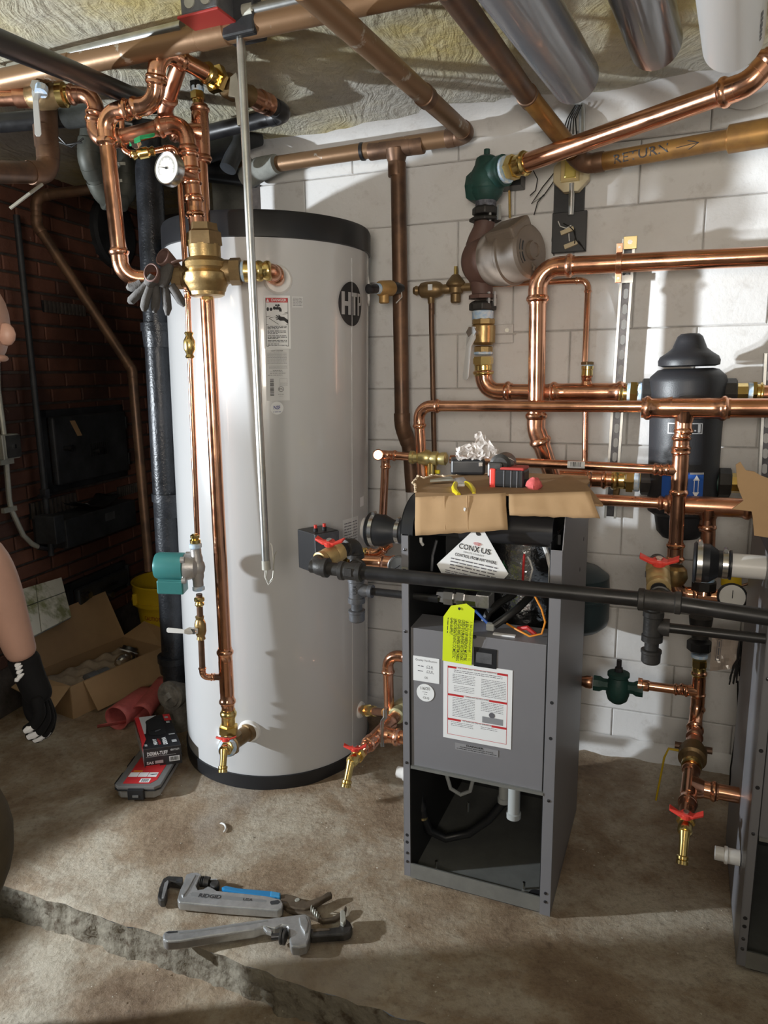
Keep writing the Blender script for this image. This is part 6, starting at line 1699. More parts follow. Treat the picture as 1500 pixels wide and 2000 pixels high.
        # wires
        for pts_, m, rad in (([(985, 1065, .2), (984, 1090, .17), (982, 1125, .15)], wire_green, .0022), ([(1024, 1083, .15), (1022, 1110, .13), (1021, 1136, .12)], wire_red, .0032), ([(1020, 1072, .18), (1035, 1095, .15), (1040, 1112, .14), (1033, 1140, .12)], wire_white, .0026),
                             ([(1062, 1064, .14), (1070, 1085, .1), (1076, 1110, .07), (1076, 1140, .06)], white_plastic, .006), ([(853, 1055, .12), (845, 1085, .12), (843, 1115, .12)], iron_grey, .004),
                             ([(1045, 1165, .05), (1058, 1190, .04), (1065, 1215, .035), (1058, 1238, .03), (1035, 1243, .02), (1010, 1230, .03), (990, 1218, .06)], wire_orange, .0026),
                             ([(1012, 1228, .05), (1030, 1226, .04), (1046, 1240, .04)], wire_red, .006)):
            part('wire', G().tube([H(x, y, b) for x, y, b in pts_], rad, 8), m, r)
        for k, pts_ in enumerate(([(1005, 1160, .16), (975, 1178, .12), (955, 1195, .10), (945, 1212, .10)], [(1035, 1165, .14), (1010, 1190, .08), (985, 1208, .06), (965, 1222, .05)])):
            part('sleeved_cable', G().tube([H(x, y, b) for x, y, b in pts_], 0.010, 10), wire_black, r)
        for k in range(4): part('wire', G().tube([H(985 - 4 * k, 1206 + 2 * k, .06), H(968, 1216 + k, .05), H(955, 1226, .05)], 0.0022, 6), (wire_orange, wire_white, wire_red, wire_green)[k], r)
        part('connector', G().box(H(958, 1224, .045), BU * .010, BV * .008, UPZ * .009), trap_plastic, r, smooth=0, bevel=.002)
        part('paper_strip', G().box(H(985, 1240, .03), BU * .028, BV * .006, UPZ * .002), white_paper, r, smooth=0)
        part('blue_bar', G().cyl(H(928, 1192, .08), H(955, 1220, .08), .004, n=8), blue_label, r)
        part('white_bend', G().tube([H(822, 1050, .03), H(822, 1058, .03), H(826, 1064, .04)], .004, 8), white_plastic, r)
        part('cover_screw', G().lathe(H(927, 1244, -.002), -BV, [(0, .005), (.004, .004)], 8), chrome_dark, r)
        # gas valve
        gz = H(888, 1166, 0.05)
        part('gas_union', G().lathe(gz - BU * 0.045, BU, [(0, .018), (.02, .02), (.02, .024), (.045, .024), (.045, .018), (.055, .018), (.055, .027), (.075, .027), (.075, .02), (.105, .02)], 8), steel, r)
        part('gas_valve', G().box(H(935, 1168, .10), BU * .035, BV * .03, UPZ * .018), alu, r, smooth=0, bevel=.003)
        # condensate trap, hoses and bolts in the lower bay
        tz = H(1003, 1598, .14)
        part('trap_body', G().lathe(tz, UPZ, [(0, .012), (.003, .020), (.018, .0205), (.02, .017), (.11, .017)], 24), trap_plastic, r)
        tz2 = H(984, 1566, .18); part('trap_body', G().lathe(tz2, UPZ, [(0, .018), (.014, .0185), (.016, .015), (.07, .015)], 22), trap_plastic, r)
        part('drain_hose', G().tube([H(822, 1565, .10), H(826, 1590, .10), H(838, 1622, .12), H(870, 1637, .14), H(915, 1628, .16), H(955, 1600, .17), H(982, 1568, .18)], .0125, 12), rubber, r)
        part('hose_elbow', G().tube([B(0.0, .10, 0.262), H(818, 1560, .10), H(824, 1580, .10)], .016, 12), plastic_black, r)
        part('hose_clip', G().lathe(H(826, 1598, .10), UPZ, [(0, .014), (.006, .014)], 16), galv_yellow, r)
        part('clear_tube', G().tube([H(872, 1512, .22), H(880, 1540, .22), H(900, 1552, .22), H(918, 1545, .22), H(925, 1518, .22)], .006, 8), trap_plastic, r)
        for x, y, b in ((914, 1585, .2), (1023, 1742, .06), (852, 1700, .05)): part('bolt', G().cyl(H(x, y, b), H(x, y, b) + UPZ * .03, .004, n=8), steel, r)
        part('tray_hole', G().cyl(B(.36, .05, .0182), B(.36, .05, .0188), .02, n=20), ink, r, smooth=0)
    return r


b1 = boiler(0.0, 'grey floor standing boiler with its front off and cardboard laid on top', True)
b2 = boiler(0.842, 'second grey boiler cut off by the right edge of the view', False)
# white drain stubs beside each boiler
for a0, bq_, zz, lab in ((-0.002, 0.10, 0.262, 'white plastic drain stub sticking out of the first boiler, tank side'), (0.84, 0.10, 0.262, 'white plastic drain stub sticking out of the second boiler low on the right')):
    q = B(a0, bq_, zz if a0 < 0 else 0.225)
    r = thing('drain_stub', lab, 'pipe', q)
    part('coupling', G().lathe(q, -BU, [(0, 0.0185), (0.026, 0.0185), (0.028, 0.021), (0.034, 0.021), (0.036, 0.0165), (0.055, 0.0165), (0.055, 0.013), (0.03, 0.013)], 24), white_plastic, r)


def rubber_coupler(a_big, a_small, b, z, Rb, Rs, lab, pvc):
    q0, q1 = B(a_big, b, z), B(a_small, b, z); L = (q1 - q0).length; d = (q1 - q0).normalized()
    r = thing('rubber_coupling', lab, 'coupling', q0)
    part('sleeve', G().lathe(q0, d, [(0, Rb - 0.004), (0, Rb), (0.004, Rb + 0.004), (0.008, Rb), (L * 0.42, Rb), (L * 0.66, Rs), (L - 0.006, Rs), (L - 0.004, Rs + 0.003), (L, Rs + 0.003), (L, Rs - 0.004)], 44), rubber, r)
    for t, rr in ((L * 0.16, Rb), (L * 0.83, Rs)):
        c = part('hose_clamp', G().lathe(q0 + d * (t - 0.006), d, [(0, rr), (0.0004, rr + 0.0018), (0.012, rr + 0.0018), (0.0124, rr)], 44), steel, r)
        s_ = q0 + d * t + UPZ * (rr + 0.004); part('clamp_screw', G().cyl(s_ - BV * 0.014, s_ + BV * 0.006, 0.005, n=8), steel, c)
    part('inner_pipe', G().lathe(q0 + d * (-0.006 if not pvc else 0.0), d, [(0, Rb - 0.008), (0.02, Rb - 0.006)], 36), iron_mall, r)
    part('plastic_pipe', G().cyl(q1 - d * 0.02, q1 + d * pvc, Rs - 0.004, n=36), white_plastic, r)


rubber_coupler(-0.186, -0.072, 0.22, 0.948, 0.047, 0.034, 'black rubber reducer coupling with steel clamps between tank and first boiler', 0.078)
rubber_coupler(0.690, 0.772, 0.14, 0.948, 0.046, 0.032, 'black rubber reducer coupling with steel clamps on white pipe into the second boiler', 0.075)

# ---- tags on the first boiler
pts_ = [(924, 1036), (945, 1036), (993, 1121), (983, 1132), (866, 1127), (853, 1102)]
r = thing('info_tag', 'white wedge shaped hang tag with red wave mark inside the boiler front', 'tag', Bq(920, 1080, -0.012))
part('card', G().prism([Bq(x, y, -0.012) for x, y in pts_], BV * 0.0008), white_paper, r, smooth=0)
part('hole', G().cyl(Bq(935, 1041, -0.013), Bq(935, 1041, -0.0125), 0.007, n=20), ink, r, smooth=0)
c0, cu_ = Bq(927, 1072, -0.0135), (Bq(957, 1078, -0.0135) - Bq(897, 1065, -0.0135)).normalized(); cv_ = Vector((0, 0, 1)) - cu_ * cu_.z; cv_.normalize()
f = lambda x, y: c0 + cu_ * x + cv_ * y
letters([('CON', -0.0215, -0.001, 0.0135, 0.037, 0, 0.02), ('US', 0.0285, -0.001, 0.0135, 0.024, 0, 0.02), ('X', 0.0055, -0.001, 0.0150, 0.0125, 0, 0.03), ('-', -0.0015, -0.001, 0.008, 0.002), ('-', 0.0135, -0.001, 0.008, 0.002)], f, ink, r)
letters([('REMOTE CONNECT', 0.0, -0.0135, 0.004, 0.052), ('CONTROL FROM ANYWHERE.', 0.006, -0.024, 0.0075, 0.106, 0, 0.03)], f, ink, r)
g = G()
for rr in (0.007, 0.011, 0.015): g.tube([f(0.005 + rr * math.sin(t), 0.006 + rr * math.cos(t) * 0.7) for t in [-0.8 + 1.6 * i / 8 for i in range(9)]], 0.0007, 5)
part('wave_mark', g, red_print, r)
fineprint([(-0.06 + 0.004, 0.062, -0.036 - 0.0082 * k, 0.0042) for k in range(4)], f, ink_grey, r, seed=51)
fineprint([(-0.066, 0.02 + 0.012 * k, -0.069 - 0.005 * k, 0.0028) for k in range(3)], f, ink_grey, r, 'small_print', seed=52)
pts_ = [(881, 1183), (911, 1179), (927, 1191), (923, 1246), (921, 1300), (864, 1290), (866, 1204)]
r = thing('gas_tag', 'bright yellow hang tag with sideways printing hanging from the gas inlet', 'tag', Bq(893, 1185, -0.02))
part('card', G().prism([Bq(x, y, -0.02 + 0.00018 * (y - 1180)) for x, y in pts_], BV * 0.0008), yellow_tag, r, smooth=0)
part('hole', G().lathe(Bq(897, 1189, -0.0215), BV, [(0, 0.0035), (0.0006, 0.0035)], 14), ink, r, smooth=0)
c0 = Bq(895, 1240, -0.0125); cd_ = (Bq(892, 1292, -0.003) - Bq(897, 1192, -0.021)).normalized(); ce = (Bq(918, 1243, -0.0125) - Bq(870, 1236, -0.0125)).normalized(); cn = -BV * 0.0015
f = lambda x, y: c0 + cd_ * x + ce * y + cn
letters([('THIS IS THE INLET OF GAS PIPING.', 0.004, 0.031, 0.0045, 0.076), ('A BACK UP WRENCH MUST BE', 0.014, 0.0205, 0.0085, 0.112, 0, 0.01), ('USED TO PREVENT ROTATION', 0.012, 0.011, 0.0085, 0.112, 0, 0.01), ('OF GAS PIPE WHEN ATTACHING', 0.015, 0.001, 0.0085, 0.118, 0, 0.01), ('AND TIGHTENING DOMESTIC', 0.012, -0.009, 0.0085, 0.112, 0, 0.01), ('GAS SUPPLY.', -0.021, -0.0185, 0.0085, 0.05, 0, 0.01)], f, ink, r)
fineprint([(-0.045, 0.0, -0.028, 0.003)], f, ink, r)

# ================================================================== black iron gas line
GR = 0.0167; GB = -0.13
gq = lambda x, y, b=GB: Bq(x, y, b)
zg = 0.925
gm = lambda a, z=zg: B(a, GB, z)
GL = thing('gas_main', 'long black iron gas pipe running across in front of both boilers', 'pipe', gm(0.2))
e0 = gq(608, 1106); tee1 = gq(686, 1116); tee2 = gq(1288, 1174); gend = gq(1600, 1221)
gd = (tee2 - tee1).normalized()
part('pipe', G().cyl(tee1, tee2, GR, n=24), iron_black, GL); part('pipe', G().cyl(tee2, gend, GR, n=24), iron_black, GL)
part('nipple', G().cyl(e0, tee1, GR * 0.97, n=22), iron_mall, GL)


def mtee(p, d, L, R, name='tee'):
    g = G().lathe(p - d * L / 2, d, [(0, R * 1.2), (0.002, R * 1.42), (0.012, R * 1.42), (0.014, R * 1.28), (L - 0.014, R * 1.28), (L - 0.012, R * 1.42), (L - 0.002, R * 1.42), (L, R * 1.2)], 26)
    return g


g = mtee(tee1, gd, 0.062, GR); g.lathe(tee1, BV, [(0, GR * 1.1), (0.03, GR * 1.2), (0.031, GR * 1.4), (0.04, GR * 1.4)], 22); part('tee', g, iron_mall, GL)
part('cast_pad', G().box(tee1 - BV * GR * 1.29 + UPZ * 0.003, gd * 0.011, BV * 0.0015, UPZ * 0.010), iron_mall, GL, smooth=0, bevel=0.001)
g = mtee(tee2, gd, 0.085, GR); g.lathe(tee2, BV, [(0, GR * 1.1), (0.03, GR * 1.2), (0.031, GR * 1.4), (0.042, GR * 1.4)], 22); part('tee', g, iron_mall, GL)
for p in (0.12, 0.8):
    pass


def elbow_m(root, p, d0, d1, R, m, s=0.026):
    a, t = arc(p, d0, d1, R * 1.5, 8)
    g = G().tube([a[0] - d0 * 0.004] + a + [a[-1] + d1 * 0.004], R * 1.25, 20)
    g.lathe(a[0], -d0, [(0, R * 1.25), (0.001, R * 1.42), (0.012, R * 1.42), (0.014, R * 1.2)], 22); g.lathe(a[-1], d1, [(0, R * 1.25), (0.001, R * 1.42), (0.012, R * 1.42), (0.014, R * 1.2)], 22)
    return part('elbow', g, m, root)


def gas_drop(base_, start, back, up, first, labs):
    """valve set behind the main: start point on the main, going back, elbow down, dirt tee with cap"""
    bd = BV * back + UPZ * up; L = bd.length; bd.normalize()
    p_valve = start + bd * (L * 0.40); p_el = start + bd * L
    v = thing('gas_cock', labs[0], 'valve', p_valve)
    part('body', G().lathe(p_valve - bd * 0.034, bd, [(0, GR * 1.15), (0.002, GR * 1.5), (0.014, GR * 1.5), (0.018, GR * 1.25), (0.024, GR * 1.45), (0.044, GR * 1.45), (0.05, GR * 1.2), (0.056, GR * 1.5), (0.066, GR * 1.5), (0.068, GR * 1.15)], 8), mat('cast_brass_a' if first else 'cast_brass_b', (0.55, 0.40, 0.19), 0.45, 0.6, 0.1, 30), v)
    t_handle(v, p_valve + UPZ * GR * 1.3, UPZ * 0.95 - BV * 0.3, BU, 0.075, stem=0.010)
    r = thing('gas_drop', labs[1], 'pipe', p_el)
    part('nipple', G().cyl(start, p_el, GR, n=20), iron_black, r)
    zdir = -UPZ
    elbow_m(r, p_el, bd, zdir, GR, iron_mall)
    return r, p_el, bd


elbow_root = thing('gas_end_elbow', 'dark malleable iron elbow at the left end of the black gas main', 'pipe', e0)
bdir_ = (BV * 0.9 + UPZ * 0.10 + BU * 0.25).normalized()
elbow_m(elbow_root, e0, -gd, bdir_, GR * 1.05, iron_mall)
s0 = e0; v0 = gq(641, 1076, -0.055)
e1 = gq(694, 1060, 0.035); d1 = (e1 - e0).normalized()
v = thing('gas_cock', 'brass gas cock with red butterfly handle near the tank control box', 'valve', v0)
vp = e0 + d1 * ((e1 - e0).length * 0.42)
part('body', G().lathe(vp - d1 * 0.042, d1, [(0, GR * 1.15), (0.002, GR * 1.5), (0.014, GR * 1.5), (0.018, GR * 1.25), (0.026, GR * 1.5), (0.05, GR * 1.5), (0.056, GR * 1.2), (0.064, GR * 1.5), (0.078, GR * 1.5), (0.08, GR * 1.15)], 20), mat('cast_brass', (0.55, 0.40, 0.19), 0.45, 0.6, 0.1, 30), v)
t_handle(v, vp + UPZ * GR * 1.3, (UPZ * 0.9 - BV * 0.25).normalized(), BU, 0.078, stem=0.012)
GD = thing('gas_drop', 'grey iron gas dirt leg with cap beside the tank, marked USA', 'pipe', e1)
part('nipple', G().cyl(e0 + d1 * 0.03, e1 - d1 * 0.012, GR, n=20), iron_black, GD)
elbow_m(GD, e1, d1, -UPZ, GR, iron_mall)
x1 = gq(693, 1150, 0.035)
leg = Vector((e1.x, e1.y, 0))
zt = x1.z
def atz_(z): return Vector((e1.x, e1.y, z))
part('nipple', G().cyl(atz_(e1.z - 0.02), atz_(zt + 0.03), GR * 0.95, n=20), iron_grey, GD)
g = G().lathe(atz_(zt + 0.036), -UPZ, [(0, GR * 1.2), (0.002, GR * 1.4), (0.014, GR * 1.4), (0.016, GR * 1.27), (0.058, GR * 1.27), (0.060, GR * 1.42), (0.074, GR * 1.42), (0.076, GR * 1.1)], 24)
g.lathe(atz_(zt - 0.002), BU, [(0, GR), (0.026, GR * 1.1), (0.036, GR * 0.95), (0.038, GR * 1.1), (0.048, GR * 1.1)], 20)
part('dirt_tee', g, iron_grey, GD)
part('nipple', G().cyl(atz_(zt - 0.03), atz_(zt - 0.075), GR * 0.95, n=20), iron_grey, GD)
part('cap', G().lathe(atz_(zt - 0.058), -UPZ, [(0, GR * 1.2), (0.002, GR * 1.4), (0.008, GR * 1.4), (0.010, GR * 1.3), (0.03, GR * 1.28), (0.034, GR * 1.1)], 24), iron_grey, GD)
fwu = pipe_wrap(atz_(zt + 0.004), -UPZ, GR * 1.28, 0.15)
g_o = letters([('USA', 0.0, 0.0, 0.011, 0.026, 0, 0.02)], (lambda x, y: fwu(-x, -y) if False else fwu(-x, y)), ink, GD)
part('pipe', G().cyl(atz_(zt - 0.002) + BU * 0.04, atz_(zt - 0.002) + BU * 0.235, 0.0107, n=18), iron_black, GD)
# right-hand set
rs = tee2; pe = gq(1285, 1092, 0.035)
v = thing('gas_cock', 'brass gas cock with red butterfly handle above the right gas tee', 'valve', gq(1285, 1110, -0.05))
d2 = (Bq(1283, 1085, 0.03) - tee2).normalized(); vp = tee2 + d2 * 0.085
part('body', G().lathe(vp - d2 * 0.042, d2, [(0, GR * 1.15), (0.002, GR * 1.5), (0.014, GR * 1.5), (0.018, GR * 1.25), (0.026, GR * 1.5), (0.05, GR * 1.5), (0.056, GR * 1.2), (0.064, GR * 1.5), (0.078, GR * 1.5), (0.08, GR * 1.15)], 20), MATS['cast_brass'], v)
t_handle(v, vp + UPZ * GR * 1.3, (UPZ * 0.9 - BV * 0.25).normalized(), BU, 0.080, stem=0.012)
GD2 = thing('gas_drop', 'dark iron gas dirt leg with cap between the two boilers', 'pipe', tee2)
e2 = tee2 + d2 * 0.165
part('nipple', G().cyl(tee2 + d2 * 0.04, e2 - d2 * 0.012, GR, n=20), iron_black, GD2); elbow_m(GD2, e2, d2, -UPZ, GR, iron_mall)
def a2(z): return Vector((e2.x, e2.y, z))
zt = Bq(1284, 1222, (e2 - B0).dot(BV)).z
part('nipple', G().cyl(a2(e2.z - 0.02), a2(zt + 0.03), GR * 0.95, n=20), iron_mall, GD2)
g = G().lathe(a2(zt + 0.036), -UPZ, [(0, GR * 1.2), (0.002, GR * 1.4), (0.014, GR * 1.4), (0.016, GR * 1.27), (0.058, GR * 1.27), (0.060, GR * 1.42), (0.074, GR * 1.42), (0.076, GR * 1.1)], 24)
g.lathe(a2(zt - 0.002), BU, [(0, GR), (0.026, GR * 1.2), (0.036, GR * 1.2)], 20); part('dirt_tee', g, iron_mall, GD2)
part('nipple', G().cyl(a2(zt - 0.03), a2(zt - 0.075), GR * 0.95, n=20), iron_mall, GD2)
part('cap', G().lathe(a2(zt - 0.058), -UPZ, [(0, GR * 1.2), (0.002, GR * 1.4), (0.008, GR * 1.4), (0.010, GR * 1.3), (0.03, GR * 1.28), (0.034, GR * 1.1)], 24), iron_mall, GD2)
part('pipe', G().cyl(a2(zt - 0.002) + BU * 0.03, a2(zt - 0.002) + BU * 0.24, 0.0115, n=18), iron_black, GD2)

# ================================================================== cardboard and tools on the boilers
CZ = 1.103


def corr(poly, off, name, label, m=cardboard, **k):
    return part(name, G().prism(poly, off), m, k.pop('parent'), smooth=0)


r = thing('cardboard_sheet', 'torn brown cardboard sheet with two hanging flaps covering the first boiler top', 'cardboard', Bq(900, 970, -0.02))
fl_ = lambda px, py, b=-0.022: Bq(px, py, b)
edge_pts = [(811, 962), (811, 948), (806, 943), (818, 930), (828, 935), (846, 929), (868, 931), (905, 927), (960, 925), (1010, 923), (1060, 925), (1110, 928), (1148, 930), (1152, 940), (1146, 946), (1156, 958), (1178, 985)]
top_poly = [fl_(812, 971), ] + [Zp(x, y, CZ) for x, y in edge_pts] + [fl_(1170, 985), fl_(995, 965), fl_(988, 964)]
part('sheet', G().prism(top_poly, Vector((0, 0, -0.005))), cardboard_in, r, smooth=0)


def flap(pts, name, bulge):
    g = G(); n = 14; m_ = 6
    tl, tr, br, bl = pts

    def fn(u, v):
        q = tl.lerp(tr, u).lerp(bl.lerp(br, u), v)
        w = noise.noise(Vector((u * 6, v * 2, bulge))) * 0.006 + bulge * math.sin(v * 1.6) * 0.02
        return q - BV * (w + 0.006 * v) + UPZ * (noise.noise(Vector((u * 9, 3, 1))) * 0.004 * v)
    g.grid(fn, n, m_)
    return part(name, g, cardboard, r, smooth=60, thick=0.005)


f1 = flap((fl_(812, 971), fl_(988, 963), fl_(994, 1033), fl_(815, 1044)), 'hanging_flap', 0.3)
f2_ = flap((fl_(994, 966), fl_(1152, 960), fl_(1174, 1009), fl_(1000, 1003)), 'hanging_flap', 0.8)
part('torn_hole', G().prism([fl_(906, 991, -0.034), fl_(910, 993, -0.034), fl_(908, 999, -0.034), fl_(905, 996, -0.034)], BV * 0.003), white_paper, f1, smooth=0)
g = G(); rn = random.Random(12)
for (x, y), (x2, y2) in zip(edge_pts[:8], edge_pts[1:9]):
    for i in range(5):
        p0 = Zp(x + (x2 - x) * i / 5, y + (y2 - y) * i / 5, CZ); p1 = Zp(x + (x2 - x) * (i + 1) / 5, y + (y2 - y) * (i + 1) / 5, CZ)
        p0 = p0 + UPZ * rn.uniform(0, .004); g.tube([p0, p1], rn.uniform(0.002, 0.004), 6)
part('torn_edge', g, cardboard_core, r, smooth=60)
a, b = Zp(1050, 969, CZ + .001), Zp(1110, 973, CZ + .001)
d = (b - a); g = G().prism([a, b, b + BV * 0.012, a + BV * 0.012], UPZ * 0.0008); part('paper_label', g, white_paper, r, smooth=0)
for x in (868, 912): part('crease', G().tube([fl_(x, 968, -.029), fl_(x + 2, 1034, -.035)], 0.0016, 6), cardboard, f1)

# cordless tool battery / black-red tool
q = Zp(988, 958, CZ)
r = thing('cordless_tool', 'black and red cordless tool standing on the cardboard over the boiler', 'tool', q)
tu = (Zp(1025, 960, CZ) - Zp(952, 956, CZ)); tu.z = 0; L = tu.length; tu.normalize(); tv = Vector((-tu.y, tu.x, 0))
c = q + tv * 0.03 + UPZ * 0.029
part('battery', G().box(c, tu * L * 0.47, tv * 0.032, UPZ * 0.026), plastic_black, r, smooth=0, bevel=0.008, seg=3)
for k in (-0.12, 0.28, 0.62): part('groove', G().box(c + tu * L * 0.47 * k - tv * 0.0322, tu * 0.0014, tv * 0.001, UPZ * 0.022), iron_grey, r, smooth=0)
part('red_band', G().box(c - tu * L * 0.36, tu * 0.008, tv * 0.0335, UPZ * 0.0262), red_handle, r, smooth=0, bevel=0.004)
part('red_top', G().box(c + UPZ * 0.026 + tu * 0.008, tu * L * 0.38, tv * 0.030, UPZ * 0.004), red_cover, r, smooth=0, bevel=0.003)
hc = q - tu * 0.020 + tv * 0.06 + UPZ * 0.062
part('head', G().lathe(hc - tv * 0.05, tv, [(0, 0.020), (0.006, 0.028), (0.06, 0.028), (0.085, 0.022)], 24), dark_tool, r)
part('neck', G().box(q - tu * 0.03 + tv * 0.03 + UPZ * 0.05, tu * 0.02, tv * 0.03, UPZ * 0.02), dark_tool, r, smooth=0, bevel=0.006)
g = G().tube([c + UPZ * .030 - tu * .012, c + UPZ * .045 - tu * .016 - tv * .01, c + UPZ * .052 - tv * .012, c + UPZ * .045 + tu * .014 - tv * .01, c + UPZ * .030 + tu * .018], 0.0012, 6)
part('wire_clip', g, steel, r)
q = Zp(914, 929, CZ); bu_ = (Zp(948, 929, CZ) - Zp(880, 929, CZ)); bw = bu_.length / 2; bu_.normalize(); bvv = Vector((-bu_.y, bu_.x, 0))
r = thing('black_case', 'small glossy black case on the cardboard beneath a crumpled plastic bag', 'case', q)
part('shell', G().box(q + bvv * 0.04 + UPZ * 0.024, bu_ * bw, bvv * 0.04, UPZ * 0.023), plastic_black, r, smooth=0, bevel=0.009, seg=4)
part('latch', G().box(q + bu_ * bw * 0.72 + UPZ * 0.033 - bvv * 0.001, bu_ * 0.006, bvv * 0.003, UPZ * 0.006), steel, r, smooth=0, bevel=0.001)
for i, (x0, y0, x1, y1, cx, lab) in enumerate(((885, 896, 932, 868, 0, 'crumpled clear plastic bag lying on the small black case, lower one'), (922, 896, 968, 846, 1, 'clear plastic bag with reddish print standing on the black case'))):
    a, b = Zp(x0, y0 + 3, CZ + .047), Zp(x1, y0 + 3, CZ + .047); h = (P(x1, y1, a.y).z - a.z)

    def fn(u, v):
        q_ = a.lerp(b, u) + UPZ * (h * v * (0.6 + 0.4 * math.sin(u * 2.6 + cx))) + BV * 0.02
        k = Vector((u * 5 + cx * 7, v * 5, 3)); return q_ + noise.noise_vector(k) * 0.012 + noise.noise_vector(k * 2.7) * 0.006
    solo('plastic_bag', G().grid(fn, 12, 10), bag_plastic, lab, 'bag', smooth=0)
# pliers
r = thing('pliers', 'small pliers with yellow grips lying on the front of the cardboard', 'pliers', Zp(905, 950, CZ))
pz = CZ + 0.012
Zh = lambda x, y, z=pz: Zp(x, y, z)
part('head', G().prism([Zh(886, 934), Zh(905, 931), Zh(911, 936), Zh(909, 944), Zh(888, 944)], UPZ * -0.010), steel, r, smooth=0, bevel=0.002)
part('jaw', G().prism([Zh(886, 935), Zh(840, 938), Zh(840, 936), Zh(880, 930)], UPZ * -0.005), galv_dull, r, smooth=0)
for pts_ in ([(890, 944), (887, 952), (889, 960), (896, 966)], [(910, 943), (918, 948), (924, 957), (926, 966)]):
    part('grip', G().tube([Zh(x, y, pz - .002 * i) for i, (x, y) in enumerate(pts_)], [0.0055, 0.007, 0.0075, 0.005], 10), yellow_grip, r, label='yellow rubber grip')
q = Zp(1043, 962, CZ)
g = G(); g.sphere(q + UPZ * 0.020, 0.0185, 1.0, 1, 0.95, 18)
for v in g.bm.verts:
    d = (v.co - q - UPZ * .02); v.co += d.normalized() * (noise.noise(d * 130) * 0.006 + noise.noise(d * 300) * 0.003)
solo('red_rag', g, red_rag, 'crumpled red rag ball on the cardboard right of the tool', 'rag', smooth=60)
solo('plug_cap', G().lathe(Zp(1033, 946, CZ + 0.015), Vector((0.6, 0.8, 0)), [(-0.012, 0.014), (0.012, 0.014)], 20), plastic_black, 'small black cap behind the red rag on the cardboard', 'cap')
# torn cardboard on the second boiler
pp = [(1437, 908), (1446, 902), (1457, 919), (1473, 921), (1486, 929), (1530, 945), (1530, 1075), (1500, 1050), (1473, 1046), (1470, 1010), (1468, 999), (1430, 994), (1452, 978), (1447, 967), (1441, 950)]
g = G().prism([Bq(x, y, -0.03) for x, y in pp], BV * 0.005)
solo('cardboard_sheet', g, cardboard, 'torn pale cardboard hanging over the second boiler at the right edge', 'cardboard', smooth=0)
# manual bag and cable bundle
pp = [(1392, 1230), (1446, 1234), (1437, 1306), (1386, 1311)]
r = thing('manual_bag', 'clear plastic bag with a printed manual hanging below the gas pipe', 'bag', mt(1418, 1270, 0.40))
g = G(); g.grid(lambda u, v: mt(1392, 1230, .40).lerp(mt(1446, 1234, .40), u).lerp(mt(1386, 1311, .40).lerp(mt(1437, 1306, .40), u), v) + WN * (noise.noise(Vector((u * 3, v * 3, 2))) * .012), 10, 10)
part('sleeve', g, mat('manual_plastic', (0.45, 0.38, 0.33), 0.15, 0, spec=0.9), r, smooth=0)
o0, ou, ov = mt(1397, 1290, .422), (mt(1402, 1246, .422) - mt(1397, 1290, .422)), (mt(1404, 1290, .422) - mt(1397, 1290, .422))
f = quad_fn(o0, mt(1402, 1246, .422), mt(1404, 1290.5, .422), Vector((0, 0, 0)))
rects([(0, 0, .066, .0012), (0, .0105, .066, .0117), (0, 0, .0012, .0117), (.0648, 0, .066, .0117)], f, ink_grey, r, 'print_box'); fineprint([(.006, .06, .006, .005)], f, ink_grey, r)
r = thing('cable_bundle', 'bundle of black cable ties and cord hanging below the gas pipe at right', 'cable', mt(1447, 1240, .42))
rn = random.Random(5); g = G()
for i in range(16):
    e = rn.choice((1426, 1432, 1437, 1445, 1450)) + rn.uniform(-2, 2)
    g.tube([mt(1447, 1236, .42), mt(1446 + rn.uniform(-6, 8), 1275, .42 + rn.uniform(-.015, .015)), mt(1446 + (e - 1446) * .5 + rn.uniform(-3, 3), 1300, .42), mt(e, 1318 + rn.uniform(0, 22), .42)], 0.0022, 5)
part('strand', g, wire_black, r, kind='stuff')
part('cord', G().tube([mt(1441, 1330, .41), mt(1441, 1390, .40), mt(1436, 1440, .38), mt(1427, 1500, .37), mt(1424, 1560, .37)], 0.0026, 6), wire_black, r)

# ================================================================== gloves hung by the mixing valve
gc = lambda x, y, Y: P(230 + x / 4.054, 440 + y / 4.054, Y)


def glove(label, cuff_c, cuff_ax, rx, fingers, Y, body):
    r = thing('work_glove', label, 'glove', cuff_c)
    ax_ = cuff_ax.normalized(); u, v_ = frame(ax_); g = G(); rings = []
    for t, k in ((0.0, 0.93), (0.002, 1.04), (0.014, 1.0), (0.035, 0.90), (0.065, 0.72)):
        rings.append([g.bm.verts.new(cuff_c + ax_ * t + u * (rx * k * math.cos(a)) + v_ * (rx * 1.25 * k * math.sin(a))) for a in [2 * math.pi * i / 24 for i in range(24)]])
    g.skinrings(rings, False, False); part('cuff', g, glove_brown, r, thick=0.003)
    part('palm', G().tube([gc(*p, Y + dy) for p, dy in body], [0.020] + [0.026] * (len(body) - 2) + [0.02], 14, flat=0.7), glove_grey, r)
    for pts_ in fingers:
        part('finger', G().tube([gc(x, y, Y) for x, y in pts_], [0.0125] * (len(pts_) - 2) + [0.012, 0.005], 12), glove_grey, r)
    return r


